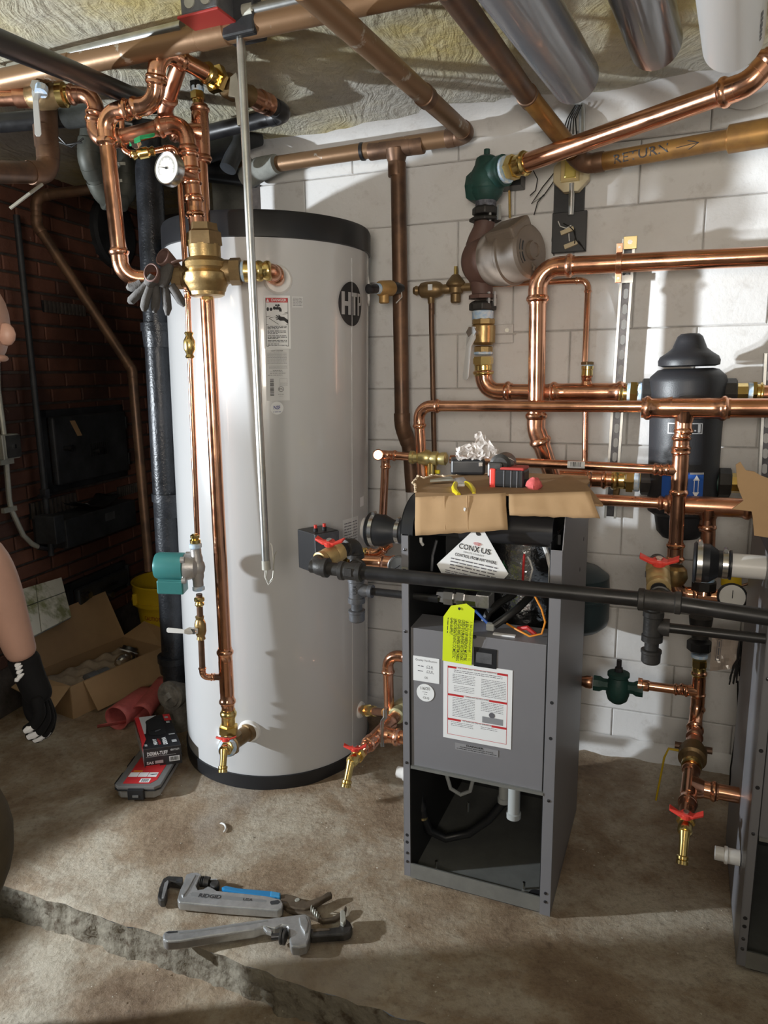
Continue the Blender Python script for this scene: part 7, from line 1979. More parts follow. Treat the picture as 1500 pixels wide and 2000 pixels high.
glove('brown lined work glove hooked on the copper pipe, left one of the pair', gc(262, 372, 2.03), (gc(330, 440, 2.09) - gc(250, 368, 2.03)), 0.019,
      [[(190, 455), (150, 480), (95, 492), (72, 500)], [(225, 470), (160, 545), (105, 598), (84, 612)], [(255, 480), (225, 580), (210, 650), (205, 682)]], 2.05, [((290, 400), 0), ((270, 440), 0.0), ((240, 480), 0)])
glove('brown lined work glove hooked on the copper pipe, right one next to the mixing valve', gc(352, 245, 2.06), (gc(430, 320, 2.10) - gc(340, 235, 2.06)), 0.0195,
      [[(300, 480), (305, 570), (295, 650), (290, 694)], [(375, 480), (385, 570), (395, 660), (392, 715)], [(420, 480), (465, 540), (500, 600), (527, 640)]], 2.06, [((400, 320), 0.01), ((370, 400), 0.0), ((345, 490), 0)])
solo('glove_strap', G().tube([gc(430, 300, 2.05), gc(470, 285, 2.05), gc(515, 275, 2.05)], [0.010, 0.011, 0.004], 10, flat=0.4), glove_brown, 'brown glove strap end pointing at the mixing valve', 'strap')

# ================================================================== things on the floor at the left
# carton
bo = Vector((-1.305, 2.77, 0)); u = Vector((0.5, 0.866, 0)); w_ = Vector((-0.866, 0.5, 0)); LU, LW, LH = 0.50, 0.27, 0.145
r = thing('carton', 'open brown cardboard carton on the floor holding metal and plastic fittings', 'carton', bo + u * LU / 2 + w_ * LW / 2)
K = lambda a, b, z: bo + u * a + w_ * b + UPZ * z
t_ = 0.004
part('side', G().box(K(LU / 2, 0, LH / 2), u * LU / 2, w_ * t_ / 2, UPZ * LH / 2), cardboard, r, smooth=0); part('side', G().box(K(LU / 2, LW, LH / 2), u * LU / 2, w_ * t_ / 2, UPZ * LH / 2), cardboard_in, r, smooth=0)
part('side', G().box(K(0, LW / 2, LH / 2), u * t_ / 2, w_ * LW / 2, UPZ * LH / 2), cardboard, r, smooth=0); part('side', G().box(K(LU, LW / 2, LH / 2), u * t_ / 2, w_ * LW / 2, UPZ * LH / 2), cardboard_in, r, smooth=0)
part('bottom', G().box(K(LU / 2, LW / 2, 0.003), u * LU / 2, w_ * LW / 2, UPZ * 0.003), cardboard_in, r, smooth=0)
part('flap', G().prism([K(0.06, -0.003, LH), K(LU, -0.003, LH), K(LU + 0.01, -0.045, 0.012), K(0.085, -0.045, 0.012)], w_ * -0.004), cardboard, r, smooth=0)
part('flap', G().prism([K(-0.02, LW, LH), K(LU + 0.01, LW, LH), K(LU + 0.0, LW + 0.10, LH + 0.215), K(-0.03, LW + 0.015, LH + 0.215)], UPZ * 0.004), cardboard, r, smooth=0)
part('flap', G().prism([K(0, 0.0, LH), K(0, LW, LH), K(-0.11, LW - 0.04, LH - 0.01), K(-0.10, -0.02, LH - 0.055)], UPZ * 0.004), cardboard, r, smooth=0)
part('flap', G().prism([K(LU, 0.0, LH), K(LU, LW, LH), K(LU + 0.14, LW, LH + 0.035), K(LU + 0.13, 0.0, LH + 0.0)], UPZ * 0.004), cardboard, r, smooth=0)
# contents
q = K(0.20, 0.07, 0.085)
r = thing('plastic_coupler', 'dark grey plastic pipe coupler lying in the front of the carton', 'coupler', q)
d = (u * 0.95 + w_ * -0.1 + UPZ * .05).normalized()
part('body', G().lathe(q - d * .06, d, [(0, .044), (.002, .047), (.045, .047), (.05, .043), (.10, .042), (.10, .036), (.01, .036)], 32), pvc_grey, r)
part('end_block', G().box(q - d * .075 - w_ * .02 + UPZ * .01, d * .012, w_ * .014, UPZ * .020), white_plastic, r, smooth=0, bevel=.005)
part('bolt_hole', G().cyl(q - d * .075 - w_ * .0345 + UPZ * .01, q - d * .075 - w_ * .0335 + UPZ * .01, .005, n=12), ink, r, smooth=0)
for i, (a, b, z, rr) in enumerate(((0.36, 0.10, 0.10, 0.055), (0.43, 0.15, 0.12, 0.045))):
    q = K(a, b, z); d = (UPZ * 0.8 - u * 0.5 * (1 - 2 * i)).normalized()
    r = thing('steel_flange', ['round shiny steel flange tilted in the carton, larger one', 'dark round steel flange tilted in the carton at its right end'][i], 'flange', q)
    part('plate', G().lathe(q, d, [(0, rr), (0.004, rr), (0.006, rr * .8), (0.02, rr * .75), (0.02, rr * .55), (0.008, rr * .5)], 32), steel if i == 0 else dark_tool, r)
    part('gasket', G().lathe(q - d * 0.006, d, [(0, rr * .95), (0.006, rr * .95)], 32), white_plastic, r)
g = G(); g.grid(lambda a, b: K(0.03 + 0.40 * a, 0.10 + 0.12 * b, 0.09 + 0.03 * b + 0.012 * math.sin(a * 26) * math.sin(b * 9)), 40, 12)
solo('moulded_pulp', g, mat('pulp_paper', (0.34, 0.27, 0.20), 0.95, 0, 0.15, 30), 'brown moulded packing sheet with holes inside the carton', 'packing', thick=0.003)
# mop bucket
bc_ = Vector((-1.115, 3.58, 0))
r = thing('mop_bucket', 'yellow mop bucket with CAUTION lettering behind the carton and drain stack', 'bucket', bc_)
g = G()
prof = [(0.0, 0.13), (0.05, 0.145), (0.26, 0.168), (0.27, 0.182), (0.285, 0.182), (0.36, 0.185), (0.37, 0.19)]
part('shell', G().lathe(bc_, UPZ, prof, 32, caps=False), yellow_bucket, r, thick=0.006)
part('bottom', G().cyl(bc_ + UPZ * 0.01, bc_ + UPZ * 0.02, 0.13, n=32), yellow_bucket, r)
part('rim', G().lathe(bc_ + UPZ * 0.262, UPZ, [(0, 0.17), (0.0, 0.192), (0.02, 0.194), (0.02, 0.17)], 32, caps=False), yellow_bucket, r)
a_ = math.atan2(-bc_.y, -bc_.x) - 0.62
fb_ = lambda x, y: bc_ + Vector((math.cos(a_ + x / .165), math.sin(a_ + x / .165), 0)) * (0.163 + 0.105 * (y)) + UPZ * (0.175 + y)
letters([('CAUTION', 0.0, 0.028, 0.022, 0.10, 0, 0.02)], fb_, mat('dark_red_ink', (0.25, 0.03, 0.02), 0.5), r)
g = G(); g.face([fb_(-0.026, -0.05), fb_(0.026, -0.05), fb_(0.0, 0.004)]); part('warning_triangle', g, ink, r, smooth=0)
part('handle_lug', G().box(bc_ + Vector((math.cos(a_ - .5), math.sin(a_ - .5), 0)) * .19 + UPZ * .30, Vector((.012, 0, 0)), Vector((0, .012, 0)), UPZ * .03), yellow_bucket, r, smooth=0, bevel=.004)
# red mesh tubes
def net_tube(label, a, b, R0, R1, open_=True):
    r_ = thing('mesh_sleeve', label, 'sleeve', a)
    d = (b - a).normalized(); L = (b - a).length; u0, v0 = frame(d); g = G(); rings = []
    for i in range(9):
        t = i / 8; R = R0 + (R1 - R0) * t; fl = 1 - 0.35 * t
        rings.append([g.bm.verts.new(a + d * L * t + u0 * R * math.cos(x) + v0 * R * fl * math.sin(x) + UPZ * (0.006 * noise.noise(Vector((t * 4, x, R0 * 50))))) for x in [2 * math.pi * k / 28 for k in range(28)]])
    g.skinrings(rings, False, False); part('net', g, red_net, r_, thick=0.003)
    g = G().tube([a + u0 * R0 * math.cos(x) + v0 * R0 * math.sin(x) for x in [2 * math.pi * k / 28 for k in range(29)]], 0.0022, 6); part('rim', g, red_net, r_)
    return r_


net_tube('red plastic mesh protective sleeve with open round end lying by the carton', Zp(227, 1403, 0.05), Zp(288, 1352, 0.06), 0.049, 0.044)
net_tube('red plastic mesh sleeve leaning against the drain stack foot', Zp(275, 1395, 0.045), Zp(322, 1330, 0.08), 0.040, 0.036)
g = G(); g.grid(lambda a, b: Zp(190 + 75 * a, 1422 - 14 * a - 6 * b, 0.012 + 0.02 * b + 0.01 * math.sin(a * 5)), 10, 3)
solo('mesh_scrap', g, red_net, 'flat scrap of red plastic mesh on the floor under the round sleeve', 'mesh', thick=0.002)
# organiser case
o0 = Zp(224, 1561, 0.004); o1 = Zp(312, 1561, 0.004); u = (o1 - o0); LU = u.length; u.normalize()
v_ = Vector((-u.y, u.x, 0)); v_ = (v_ + u * 0.02).normalized(); LV = 0.25
K2 = lambda a, b, z: o0 + u * a + v_ * b + UPZ * z
r = thing('parts_case', 'clear plastic parts organiser with black latches and red label under the glove box', 'case', K2(LU / 2, LV / 2, 0))
e = 0.016
oct_ = lambda s, z: [K2(e - s, -s, z), K2(LU - e + s, -s, z), K2(LU + s, e - s, z), K2(LU + s, LV - e + s, z), K2(LU - e + s, LV + s, z), K2(e - s, LV + s, z), K2(-s, LV - e + s, z), K2(-s, e - s, z)]
part('tray', G().prism(oct_(-0.004, 0.002), UPZ * 0.032), clear_plastic, r, smooth=0, bevel=0.003)
part('lid', G().prism(oct_(0.002, 0.035), UPZ * 0.012), smoke_plastic, r, smooth=0, bevel=0.003)
part('lid_rim', G().prism(oct_(0.003, 0.031), UPZ * 0.004), plastic_black, r, smooth=0, bevel=0.001)
part('latch', G().box(K2(LU * 0.5, -0.005, 0.022), u * 0.028, v_ * 0.006, UPZ * 0.019), plastic_black, r, smooth=0, bevel=0.003)
part('latch_tab', G().box(K2(LU * 0.5, -0.0115, 0.018), u * 0.010, v_ * 0.002, UPZ * 0.004), smoke_plastic, r, smooth=0)
for b in (0.06, 0.17): part('side_latch', G().box(K2(-0.004, b, 0.030), u * 0.005, v_ * 0.034, UPZ * 0.013), plastic_black, r, smooth=0, bevel=0.002)
fz = lambda x, y: K2(LU / 2 + x, LV / 2 + y, 0.0474)
g = G(); g.prism([fz(-.052, -.108), fz(.040, -.108), fz(.056, -.085), fz(.056, .10), fz(-.052, .10)], UPZ * .0004); o = part('red_label', g, red_print, r, smooth=0)
fz2 = lambda x, y: fz(x, y) + UPZ * .0007
rects([(-.050 + .033 * k, -.068, -.050 + .033 * k + .031, -.040) for k in range(3)] + [(0.0, -.102, .034, -.078)], fz2, white_paper, o, 'picture_panel')
rects([(-.044, -.036, -.012, -.028)], fz2, wire_orange, o, 'orange_bar')
fz3 = lambda x, y: fz(x, y) + UPZ * .001
g = G(); x = .006; rn = random.Random(2)
while x < .029:
    t = rn.uniform(.001, .003); g.face([fz3(x, -.098), fz3(x + t, -.098), fz3(x + t, -.082), fz3(x, -.082)]); x += t + rn.uniform(.001, .0025)
g.face([fz3(.018, -.052), fz3(.045, -.048), fz3(.046, -.052), fz3(.03, -.058)])
part('print', g, ink_grey, o, smooth=0)
# glove box on it
g0 = Zp(283, 1500, 0.050); g1 = Zp(356, 1490, 0.050); u = g1 - g0; LU2 = u.length; u.normalize(); v_ = Zp(262, 1403, 0.12) - Zp(279, 1465, 0.12); LV2 = v_.length; v_.normalize(); LH2 = 0.070
K3 = lambda a, b, z: g0 + u * a + v_ * b + UPZ * z
r = thing('glove_box', 'black and red box of disposable gloves tilted on the parts organiser', 'box', K3(LU2 / 2, LV2 / 2, 0))
part('carton', G().prism([K3(0, 0, 0), K3(LU2, 0, 0), K3(LU2, LV2, 0), K3(0, LV2, 0)], UPZ * LH2), mat('glossy_black_card', (0.02, 0.02, 0.023), 0.35), r, smooth=0, bevel=0.001)
tf = lambda x, y: K3(x * LU2, y * LV2, LH2 + 0.0004); tf2 = lambda x, y: K3(x * LU2, y * LV2, LH2 + 0.0009); tf3 = lambda x, y: K3(x * LU2, y * LV2, LH2 + 0.0013)
silver_card = mat('silver_card', (0.52, 0.53, 0.55), 0.4)
g = G()
for poly in (((0, 0.45), (0.0, 1.0), (0.62, 1.0), (0.30, 0.86), (0.18, 0.45)), ): g.face([tf(*p) for p in poly])
part('silver_panel', g, silver_card, r, smooth=0)
g = G()
for poly in (((0.0, 0.06), (0.0, 1.0), (0.12, 1.0), (0.14, 0.28)), ((0.80, 0.78), (0.80, 1.0), (1.0, 1.0), (1.0, 0.78))): g.face([tf2(*p) for p in poly])
part('red_panel', g, red_print, r, smooth=0)
g = G(); g.face([tf3(0.5 + 0.24 * (1 if abs(math.cos(t)) > .6 else abs(math.cos(t)) / .6) * (1 if math.cos(t) > 0 else -1), 0.62 + 0.27 * math.sin(t)) for t in [2 * math.pi * i / 24 for i in range(24)]]); part('opening', g, boiler_dark, r, smooth=0)
part('glove_inside', G().tube([tf3(0.36, 0.52), tf3(0.45, 0.50), tf3(0.6, 0.53)], [0.006, 0.010, 0.006], 8, flat=0.5), rubber, r)
letters([('HEAVY DUTY', -0.205 + 0.56, 0.17, 0.05)] if False else [], tf3, white_paper, r) if False else None
Wt = lambda s: (lambda x, y: K3(x, y, LH2 + 0.0013))
letters([('DERMA', LU2 * 0.62, LV2 * 0.17, 0.014, 0.055, math.pi / 2, 0.05), ('HEAVY', LU2 * 0.36, LV2 * 0.17, 0.012, 0.045, math.pi / 2, 0.05), ('GRP', LU2 * 0.86, LV2 * 0.45, 0.012, 0.05, math.pi / 2, 0.03)] [:2], lambda x, y: K3(x, y, LH2 + 0.0013), white_paper, r, 'top_lettering')
letters([('DUTY', LU2 * 0.47, LV2 * 0.17, 0.008, 0.045, math.pi / 2, 0.03)], lambda x, y: K3(x, y, LH2 + 0.0013), red_print, r, 'top_lettering')
for rc_ in ((0.78, 0.33, 0.95, 0.36), (0.80, 0.10, 0.93, 0.17), (0.83, 0.70, 0.93, 0.76), (0.83, 0.86, 0.93, 0.92), (0.06, 0.07, 0.13, 0.13)): rects([rc_], tf3, silver_ink, r, 'top_print')
fz = lambda x, y: K3(LU2 * x, -0.0006, LH2 * y)
letters([('DERMA-TUFF', 0.36, 0.70, 0.012 / LH2 * 0 + 0.20, 0.55, 0.0, 0.04)], lambda x, y: K3(LU2 * x, -0.0006, LH2 * y), white_paper, r, 'front_lettering')
letters([('HEAVY DUTY', 0.83, 0.80, 0.10, 0.24, 0, 0.02), ('SAS', 0.15, 0.22, 0.14, 0.19, 0, 0.04)], fz, white_paper, r, 'front_lettering')
rects([(0.05, 0.55, 0.85, 0.57), (0.28, 0.16, 0.50, 0.32)], fz, silver_ink, r, 'front_print'); rects([(0.02, 0.02, 0.4, 0.10)], fz, red_print, r, 'front_print')
o = rects([(0.66, 0.18, 0.94, 0.46)], fz, white_paper, r, 'bar_code_label')
g = G(); x = .69; rn = random.Random(4); fz4 = lambda x, y: K3(LU2 * x, -0.0011, LH2 * y)
while x < .91:
    t = rn.uniform(.008, .022); g.face([fz4(x, .22), fz4(x + t, .22), fz4(x + t, .42), fz4(x, .42)]); x += t + rn.uniform(.006, .018)
part('bar_code', g, ink, o, smooth=0)
ls = lambda x, y: K3(-0.0006, LV2 * x, LH2 * y)
rects([(0.0, 0.0, 1.0, 1.0)], ls, silver_card, r, 'side_print'); rects([(0.02, 0.75, 1.0, 1.0)], lambda x, y: ls(x, y) - u * .0004, red_print, r, 'side_print')
letters([('DERMA', LV2 * 0.62, LH2 * 0.87, 0.010, 0.10, 0, 0.04)], lambda x, y: K3(-0.0016, LV2 - x, y), white_paper, r, 'side_lettering')

# ---- pipe wrenches
wq = lambda x, y, z: Zp(250 + x / 3, 1650 + y / 3, z)


def slab(poly, z1, th_, m, parent, name, bevel=0.002, label=None):
    return part(name, G().prism([wq(x, y, z1) for x, y in poly], UPZ * -th_), m, parent, smooth=0, bevel=bevel, label=label)


r = thing('pipe_wrench', 'aluminium pipe wrench with its hook jaw at the left, nearer the tank', 'wrench', wq(600, 330, 0))
slab([(288, 318), (300, 338), (560, 362), (880, 384), (903, 372), (910, 345), (895, 318), (820, 300), (700, 286), (520, 268), (505, 258), (470, 240), (440, 258), (410, 262), (398, 240), (420, 190), (432, 172), (405, 160), (372, 162), (340, 172), (322, 225), (304, 262)], 0.030, 0.024, alu, r, 'handle', 0.003)
slab([(362, 285), (380, 276), (600, 300), (810, 322), (812, 334), (600, 322), (370, 300)], 0.0305, 0.002, mat('groove_alu', (0.36, 0.37, 0.38), 0.5, 0.7), r, 'handle_groove', 0)
slab([(835, 330), (880, 322), (892, 334), (880, 346), (840, 350), (832, 340)], 0.0306, 0.002, sootblack, r, 'hang_hole', 0)
slab([(340, 200), (372, 172), (400, 172), (350, 262), (322, 300), (312, 290)], 0.034, 0.006, alu, r, 'housing_rib', 0.002)
slab([(322, 185), (235, 180), (205, 196), (182, 250), (172, 305), (190, 326), (215, 326), (228, 290), (230, 225), (245, 212), (318, 222)], 0.028, 0.022, dark_tool, r, 'hook_jaw', 0.003)
slab([(198, 296), (214, 222), (232, 206), (238, 214), (226, 260), (210, 312), (198, 312)], 0.031, 0.004, alu, r, 'jaw_face', 0.001)
slab([(285, 198), (318, 196), (316, 216), (282, 214)], 0.0290, 0.002, sootblack, r, 'jaw_slot', 0)
a = wq(425, 215, 0.022); b = wq(478, 218, 0.022); part('knurled_nut', G().lathe(a, b - a, [(0, .012), (.002, .015), (.004, .012), (.007, .015), (.009, .012), (.012, .015), ((b - a).length, .013)], 18), dark_tool, r)
slab([(478, 200), (520, 196), (538, 214), (532, 240), (508, 246), (480, 232)], 0.028, 0.02, dark_tool, r, 'jaw_shank_end', 0.004)
for k in range(5): slab([(484 + 8 * k, 198), (489 + 8 * k, 198), (489 + 8 * k, 206), (484 + 8 * k, 206)], 0.030, 0.006, steel, r, 'tooth', 0)
hx = (wq(800, 327, 0) - wq(400, 292, 0)).normalized(); hy = Vector((-hx.y, hx.x, 0)); hc_ = wq(480, 301, 0.0312)
letters([('RIDGID', 0, 0, 0.013, 0.062, 0, 0.03), ('USA', 0.105, 0.0, 0.009, 0.026, 0, 0.02), ('14', 0.205, 0.0, 0.007, 0.01)], lambda x, y: hc_ + hx * x + hy * y, chrome_dark, r)

r = thing('pipe_wrench', 'worn aluminium pipe wrench with its hook jaw at the right, on the slab edge', 'wrench', wq(700, 500, 0))
slab([(203, 528), (212, 508), (240, 500), (400, 492), (700, 446), (960, 412), (990, 408), (1040, 402), (1068, 420), (1074, 470), (1066, 540), (1048, 588), (1000, 600), (958, 596), (946, 560), (944, 505), (936, 476), (900, 470), (860, 490), (830, 486), (790, 480), (740, 498), (500, 532), (300, 564), (225, 568), (206, 556)], 0.034, 0.026, alu, r, 'handle', 0.004)
slab([(222, 514), (235, 508), (290, 506), (292, 512), (236, 518)], 0.0346, 0.002, sootblack, r, 'hang_hole', 0)
slab([(300, 512), (700, 458), (820, 440), (822, 447), (700, 466), (300, 522)], 0.0346, 0.0015, MATS['groove_alu'], r, 'handle_groove', 0)
slab([(790, 480), (810, 472), (850, 500), (842, 516), (812, 506)], 0.037, 0.012, alu, r, 'shank_guide', 0.003)
slab([(1000, 420), (1046, 414), (1060, 450), (1052, 500), (1034, 510), (1010, 470)], 0.040, 0.010, alu, r, 'housing', 0.003)
a = wq(916, 476, 0.026); b = wq(918, 590, 0.026)
g = G()
for k in range(3):
    c = wq(912, 476 + 0, 0.026)
part('knurled_nut', G().lathe(wq(890, 535, 0.026), hx, [(0, .014), (.003, .019), (.007, .019), (.008, .016), (.010, .019), (.015, .019), (.017, .014)], 20), dark_tool, r)
part('spindle', G().cyl(wq(840, 540, 0.024), wq(892, 536, 0.024), .008, n=12), chrome_dark, r)
slab([(1068, 488), (1180, 484), (1232, 478), (1246, 462), (1248, 440), (1262, 425), (1278, 430), (1302, 450), (1316, 480), (1304, 510), (1262, 524), (1180, 528), (1068, 536)], 0.030, 0.022, dark_tool, r, 'hook_jaw', 0.004)
slab([(1244, 385), (1262, 376), (1274, 392), (1278, 440), (1262, 462), (1244, 452)], 0.040, 0.028, galv_dull, r, 'jaw_face', 0.002)
slab([(1085, 492), (1180, 489), (1182, 500), (1085, 508)], 0.0312, 0.002, rust_tool, r, 'rust_band', 0)

r = thing('locking_pliers', 'locking pliers with a blue grip lying between the two pipe wrenches', 'pliers', wq(850, 300, 0))
slab([(545, 246), (575, 236), (640, 250), (720, 258), (840, 268), (895, 278), (892, 305), (860, 310), (720, 292), (620, 276), (560, 262)], 0.026, 0.018, blue_handle, r, 'grip', 0.004)
slab([(835, 268), (895, 278), (892, 306), (832, 298)], 0.028, 0.02, mat('light_blue_grip', (0.05, 0.28, 0.55), 0.35), r, 'grip_end', 0.003)
slab([(890, 290), (930, 286), (985, 300), (1050, 330), (1130, 300), (1165, 276), (1190, 272), (1196, 292), (1150, 318), (1080, 360), (1040, 376), (990, 372), (930, 360), (896, 336)], 0.022, 0.014, rust_tool, r, 'upper_jaw', 0.003)
slab([(900, 345), (960, 360), (1030, 384), (1080, 362), (1120, 392), (1140, 430), (1200, 420), (1262, 382), (1270, 352), (1282, 360), (1276, 400), (1210, 438), (1140, 446), (1080, 420), (1010, 400), (930, 378)], 0.016, 0.012, rust_tool, r, 'lower_jaw', 0.003)
g = G(); pts_ = []
for k in range(40): 
    t = k / 39; pts_.append(wq(1072 + 44 * t, 372 + 48 * t, 0.022) + UPZ * .007 * math.sin(t * 4 * 2 * math.pi) + hy * .007 * math.cos(t * 4 * 2 * math.pi))
part('spring', G().tube(pts_, .0016, 6), galv_dull, r)
part('rivet', G().lathe(wq(992, 326, 0.021), UPZ, [(0, .007), (.003, .006)], 14), galv_dull, r)
# curl of white plastic and crumbs
g = G().tube([Zp(432 + 9 * math.cos(t), 1617 + 9 * math.sin(t), .006) for t in [-1.9 + 3.0 * i / 10 for i in range(11)]], [.001] + [.003] * 9 + [.001], 8)
solo('white_curl', g, white_plastic, 'small white curl of plastic on the floor in front of the tank', 'scrap')
g = G(); rn = random.Random(77)
for i in range(900):
    s_, t__ = rn.uniform(-0.25, 2.0), rn.uniform(-0.45, 1.2)
    q = E(s_, t__)
    if math.hypot(q.x - TX, q.y - TY) < TR + .03 or (-.02 < (q - B0).dot(BU) < .43 and -.02 < (q - B0).dot(BV) < .52) or (q - B0).dot(BU) > .82 or q.x < -.95: continue
    z = 0.003 if t__ > 0.02 else -0.083
    rr_ = rn.choice((.0007, .0009, .0012, .0012, .0016, .0026)); a = rn.uniform(0, 6.3)
    pts_ = [q + Vector((math.cos(a + k * 2.1) * rr_ * rn.uniform(.6, 1.3), math.sin(a + k * 2.1) * rr_, z)) for k in range(3)]
    g.prism(pts_, UPZ * rr_ * .5)
solo('floor_crumbs', g, chip_m, 'pale crumbs and chips of mortar scattered over the concrete floor', 'debris', smooth=0, kind='stuff')

# ================================================================== the person at the left edge


def skin_obj(name, chains, m, parent, sub=2, root=0, kk=1.0):
    """chains: lists of (point, radius); a chain may start with an index tuple ('@', i) to branch from vertex i"""
    vs, es, rs = [], [], []
    for ch in chains:
        prev = None
        for it in ch:
            if it[0] == '@': prev = it[1]; continue
            vs.append(Vector(it[0])); rs.append(it[1]); i = len(vs) - 1
            if prev is not None: es.append((prev, i))
            prev = i
    org = ORG.get(parent, Vector((0, 0, 0)))
    me = bpy.data.meshes.new(name); me.from_pydata([v - org for v in vs], es, []); me.materials.append(m)
    o = bpy.data.objects.new(name, me); COL.objects.link(o); o.parent = parent; ORG[o] = org
    o.modifiers.new('skin', 'SKIN'); md = o.modifiers['skin']; md.use_smooth_shade = True; md.branch_smoothing = 0.5
    for i, sv in enumerate(me.skin_vertices[0].data):
        rr = rs[i]; rr = rr if isinstance(rr, tuple) else (rr, rr); sv.radius = (rr[0] * kk, rr[1] * kk); sv.use_root = (i == root)
    o.modifiers.new('sub', 'SUBSURF').levels = sub; o.modifiers['sub'].render_levels = sub
    return o


YP = 1.28
wrist = P(47, 1290, 1.24); elbow = P(-28, 1085, 1.21); sho = Vector((-0.89, 1.11, 1.27))
pel = Vector((-0.93, YP, 0.80)); che = Vector((-0.90, YP + .01, 1.12)); nek = Vector((-0.845, YP, 1.36)); hd = Vector((-0.735, YP - 0.02, 1.475))
person = thing('person', 'person at the left edge in dark shirt, khaki trousers and black glove, arm hanging', 'person', Vector((-1.02, YP, -0.085)))
kneeR = P(-40, 1640, 1.20); hipR = pel + Vector((0.0, -0.10, -0.04)); ankR = Vector((-1.10, 1.22, 0.02)); toeR = Vector((-0.98, 1.20, -0.055))
hipL = pel + Vector((0.0, 0.13, -0.04)); kneeL = Vector((-1.06, 1.42, 0.45)); ankL = Vector((-1.34, 1.33, 0.02)); toeL = Vector((-1.21, 1.33, -0.055))
# body: index 0 pelvis
chains = [
    [(pel, (0.10, 0.085)), (pel + UPZ * .15, (0.095, 0.08)), (che, (0.11, 0.085)), (che + UPZ * .13, (0.09, 0.07)), (nek - UPZ * .05, 0.06), (nek, 0.052), (nek.lerp(hd, .5), 0.052), (hd + Vector((-.01, 0, -.02)), (0.088, 0.098)), (hd + UPZ * .045, (0.092, 0.102)), (hd + UPZ * .11, (0.06, 0.065))],
    [('@', 3), (sho, 0.052), (sho.lerp(elbow, .5), 0.047), (elbow, 0.038), (elbow.lerp(wrist, .30), 0.037), (elbow.lerp(wrist, .7), 0.029), (wrist, 0.024)],
    [('@', 3), (Vector((-0.95, 1.43, 1.28)), 0.052), (Vector((-1.0, 1.47, 1.0)), 0.042), (Vector((-1.02, 1.46, .86)), 0.036), (Vector((-1.0, 1.45, .74)), 0.030)],
    [('@', 0), (hipR, 0.085), (hipR.lerp(kneeR, .5), 0.075), (kneeR, 0.055), (kneeR.lerp(ankR, .4), 0.055), (ankR, 0.038), (toeR, 0.036)],
    [('@', 0), (hipL, 0.085), (hipL.lerp(kneeL, .5), 0.075), (kneeL, 0.055), (kneeL.lerp(ankL, .4), 0.055), (ankL, 0.038), (toeL, 0.036)],
]
body = skin_obj('body', chains, skin, person, kk=1.12)
part('nose', G().sphere(hd + Vector((.094, 0, -.002)), .014, 1.2, .8, 1.4, 12), skin, person); part('lip', G().sphere(hd + Vector((.083, 0, -.042)), .012, .7, 1.4, .5, 12), skin, person)
for s_ in (-1, 1):
    part('ear', G().sphere(hd + Vector((-.012, s_ * .083, .0)), .028, .6, .35, 1.1, 12), skin, person)
    e_ = part('eye', G().sphere(hd + Vector((.076, s_ * .03, .022)), .011, .8, 1, .8, 10), white_plastic, person); part('iris', G().sphere(hd + Vector((.0835, s_ * .031, .022)), .0045, .5, 1, 1, 8), ink, e_)
g = G().sphere(hd + Vector((-.022, 0, .050)), .098, 1.0, .92, .80, 20); part('hair', g, hair_m, person)
shirt = [[(pel - UPZ * .10, (.160, .135)), (pel + UPZ * .02, (.158, .132)), (pel + UPZ * .15, (.150, .125)), (che, (.165, .125)), (che + UPZ * .14, (.15, .11)), (nek - UPZ * .01, .072)],
         [('@', 4), (sho, .078), (sho.lerp(elbow, .5), .070), (sho.lerp(elbow, .80), .066)],
         [('@', 4), (Vector((-0.95, 1.42, 1.28)), .078), (Vector((-0.99, 1.46, 1.08)), .066)]]
skin_obj('shirt', shirt, shirt_m, person, kk=1.15)
tr = [[(pel + UPZ * .10, (.142, .12)), (pel - UPZ * .03, (.145, .125))],
      [('@', 1), (hipR - UPZ * .08, .105), (hipR.lerp(kneeR, .55), .094), (kneeR, .078), (kneeR.lerp(ankR, .45), .078), (ankR + UPZ * .03, .068)],
      [('@', 1), (hipL - UPZ * .08, .105), (hipL.lerp(kneeL, .55), .094), (kneeL, .078), (kneeL.lerp(ankL, .45), .078), (ankL + UPZ * .03, .068)]]
skin_obj('trousers', tr, pants_m, person, kk=1.2)
for a, t in ((ankR, toeR), (ankL, toeL)):
    d = (t - a); d.z = 0; d.normalize(); c = a + d * .06; c.z = -.035
    part('shoe', G().box(c, d * .14, Vector((-d.y, d.x, 0)) * .05, UPZ * .05), hair_m, person, smooth=60, bevel=.035, seg=4)
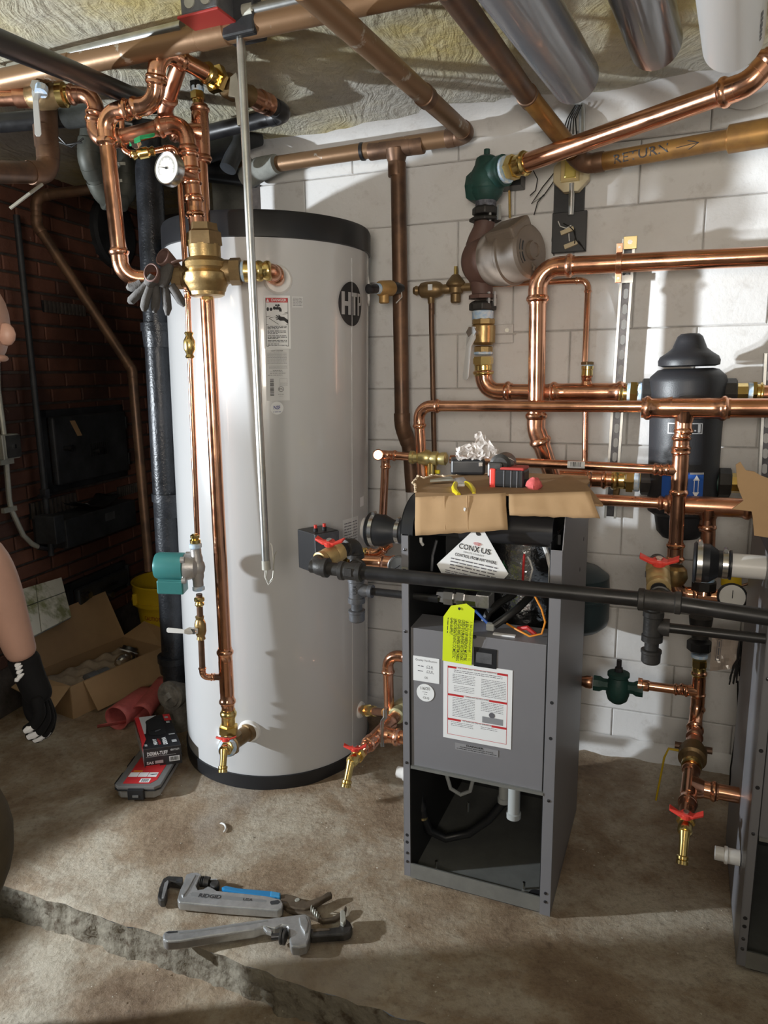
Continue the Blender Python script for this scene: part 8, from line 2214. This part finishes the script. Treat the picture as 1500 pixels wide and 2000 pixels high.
# gloved hand, palm turned back, fingers curled
HY = 1.24
hp = lambda x, y, dy=0.0: P(x, y, HY + dy)
hand = [[(wrist + (elbow - wrist) * .06, .030), (wrist, .030), (hp(58, 1320), (.034, .027)), (hp(72, 1350), (.040, .027)), (hp(80, 1372), (.036, .024))]]
glv = skin_obj('glove', hand, glove_black, person)
fing = [([(72, 1366), (80, 1396), (66, 1417), (46, 1428)], -.030, .0105), ([(80, 1372), (90, 1404), (76, 1428), (52, 1440)], -.010, .0115), ([(86, 1372), (97, 1406), (86, 1432), (64, 1446)], .012, .0118), ([(86, 1366), (100, 1398), (96, 1424), (82, 1440)], .032, .0112)]
for k, (pts_, dy, rr_) in enumerate(fing):
    pp_ = [hp(x, y, dy) for x, y in pts_]
    ch = [[(pp_[0].lerp(pp_[1], -.25), rr_ * 1.1), (pp_[0].lerp(pp_[1], .3), rr_ * 1.1), (pp_[1], rr_ * 1.05), (pp_[1].lerp(pp_[2], .6), rr_), (pp_[2], rr_), (pp_[2].lerp(pp_[3], .6), rr_ * .95), (pp_[3], rr_ * .75)]]
    skin_obj('glove_finger', ch, glove_black, person)
    a, b = pp_[2].lerp(pp_[3], .05), pp_[2].lerp(pp_[3], .85); cam_d = (EYE - a).normalized() * rr_ * .42 - UPZ * 0.001
    part('white_stripe', G().tube([a + cam_d, a.lerp(b, .5) + cam_d, b + cam_d], [rr_ * .66, rr_ * .74, rr_ * .55], 10), glove_white, person, label='white stripe on the black glove')
th = [hp(62, 1335, .03), hp(56, 1368, .045), hp(60, 1395, .048), hp(68, 1412, .045)]
skin_obj('glove_thumb', [[(th[0], .014), (th[1], .0135), (th[2], .012), (th[3], .009)]], glove_black, person)
for k, (x0, y0, x1, y1) in enumerate(((30, 1300, 40, 1296), (31, 1307, 43, 1300), (33, 1315, 44, 1308), (34, 1324, 46, 1316), (30, 1330, 40, 1322))):
    a, b = hp(x0, y0, -.024), hp(x1, y1, -.033)
    part('white_stripe', G().tube([a, a.lerp(b, .5) - Vector((0, .003, 0)), b], [.002, .0045, .0015], 8), glove_white, person)
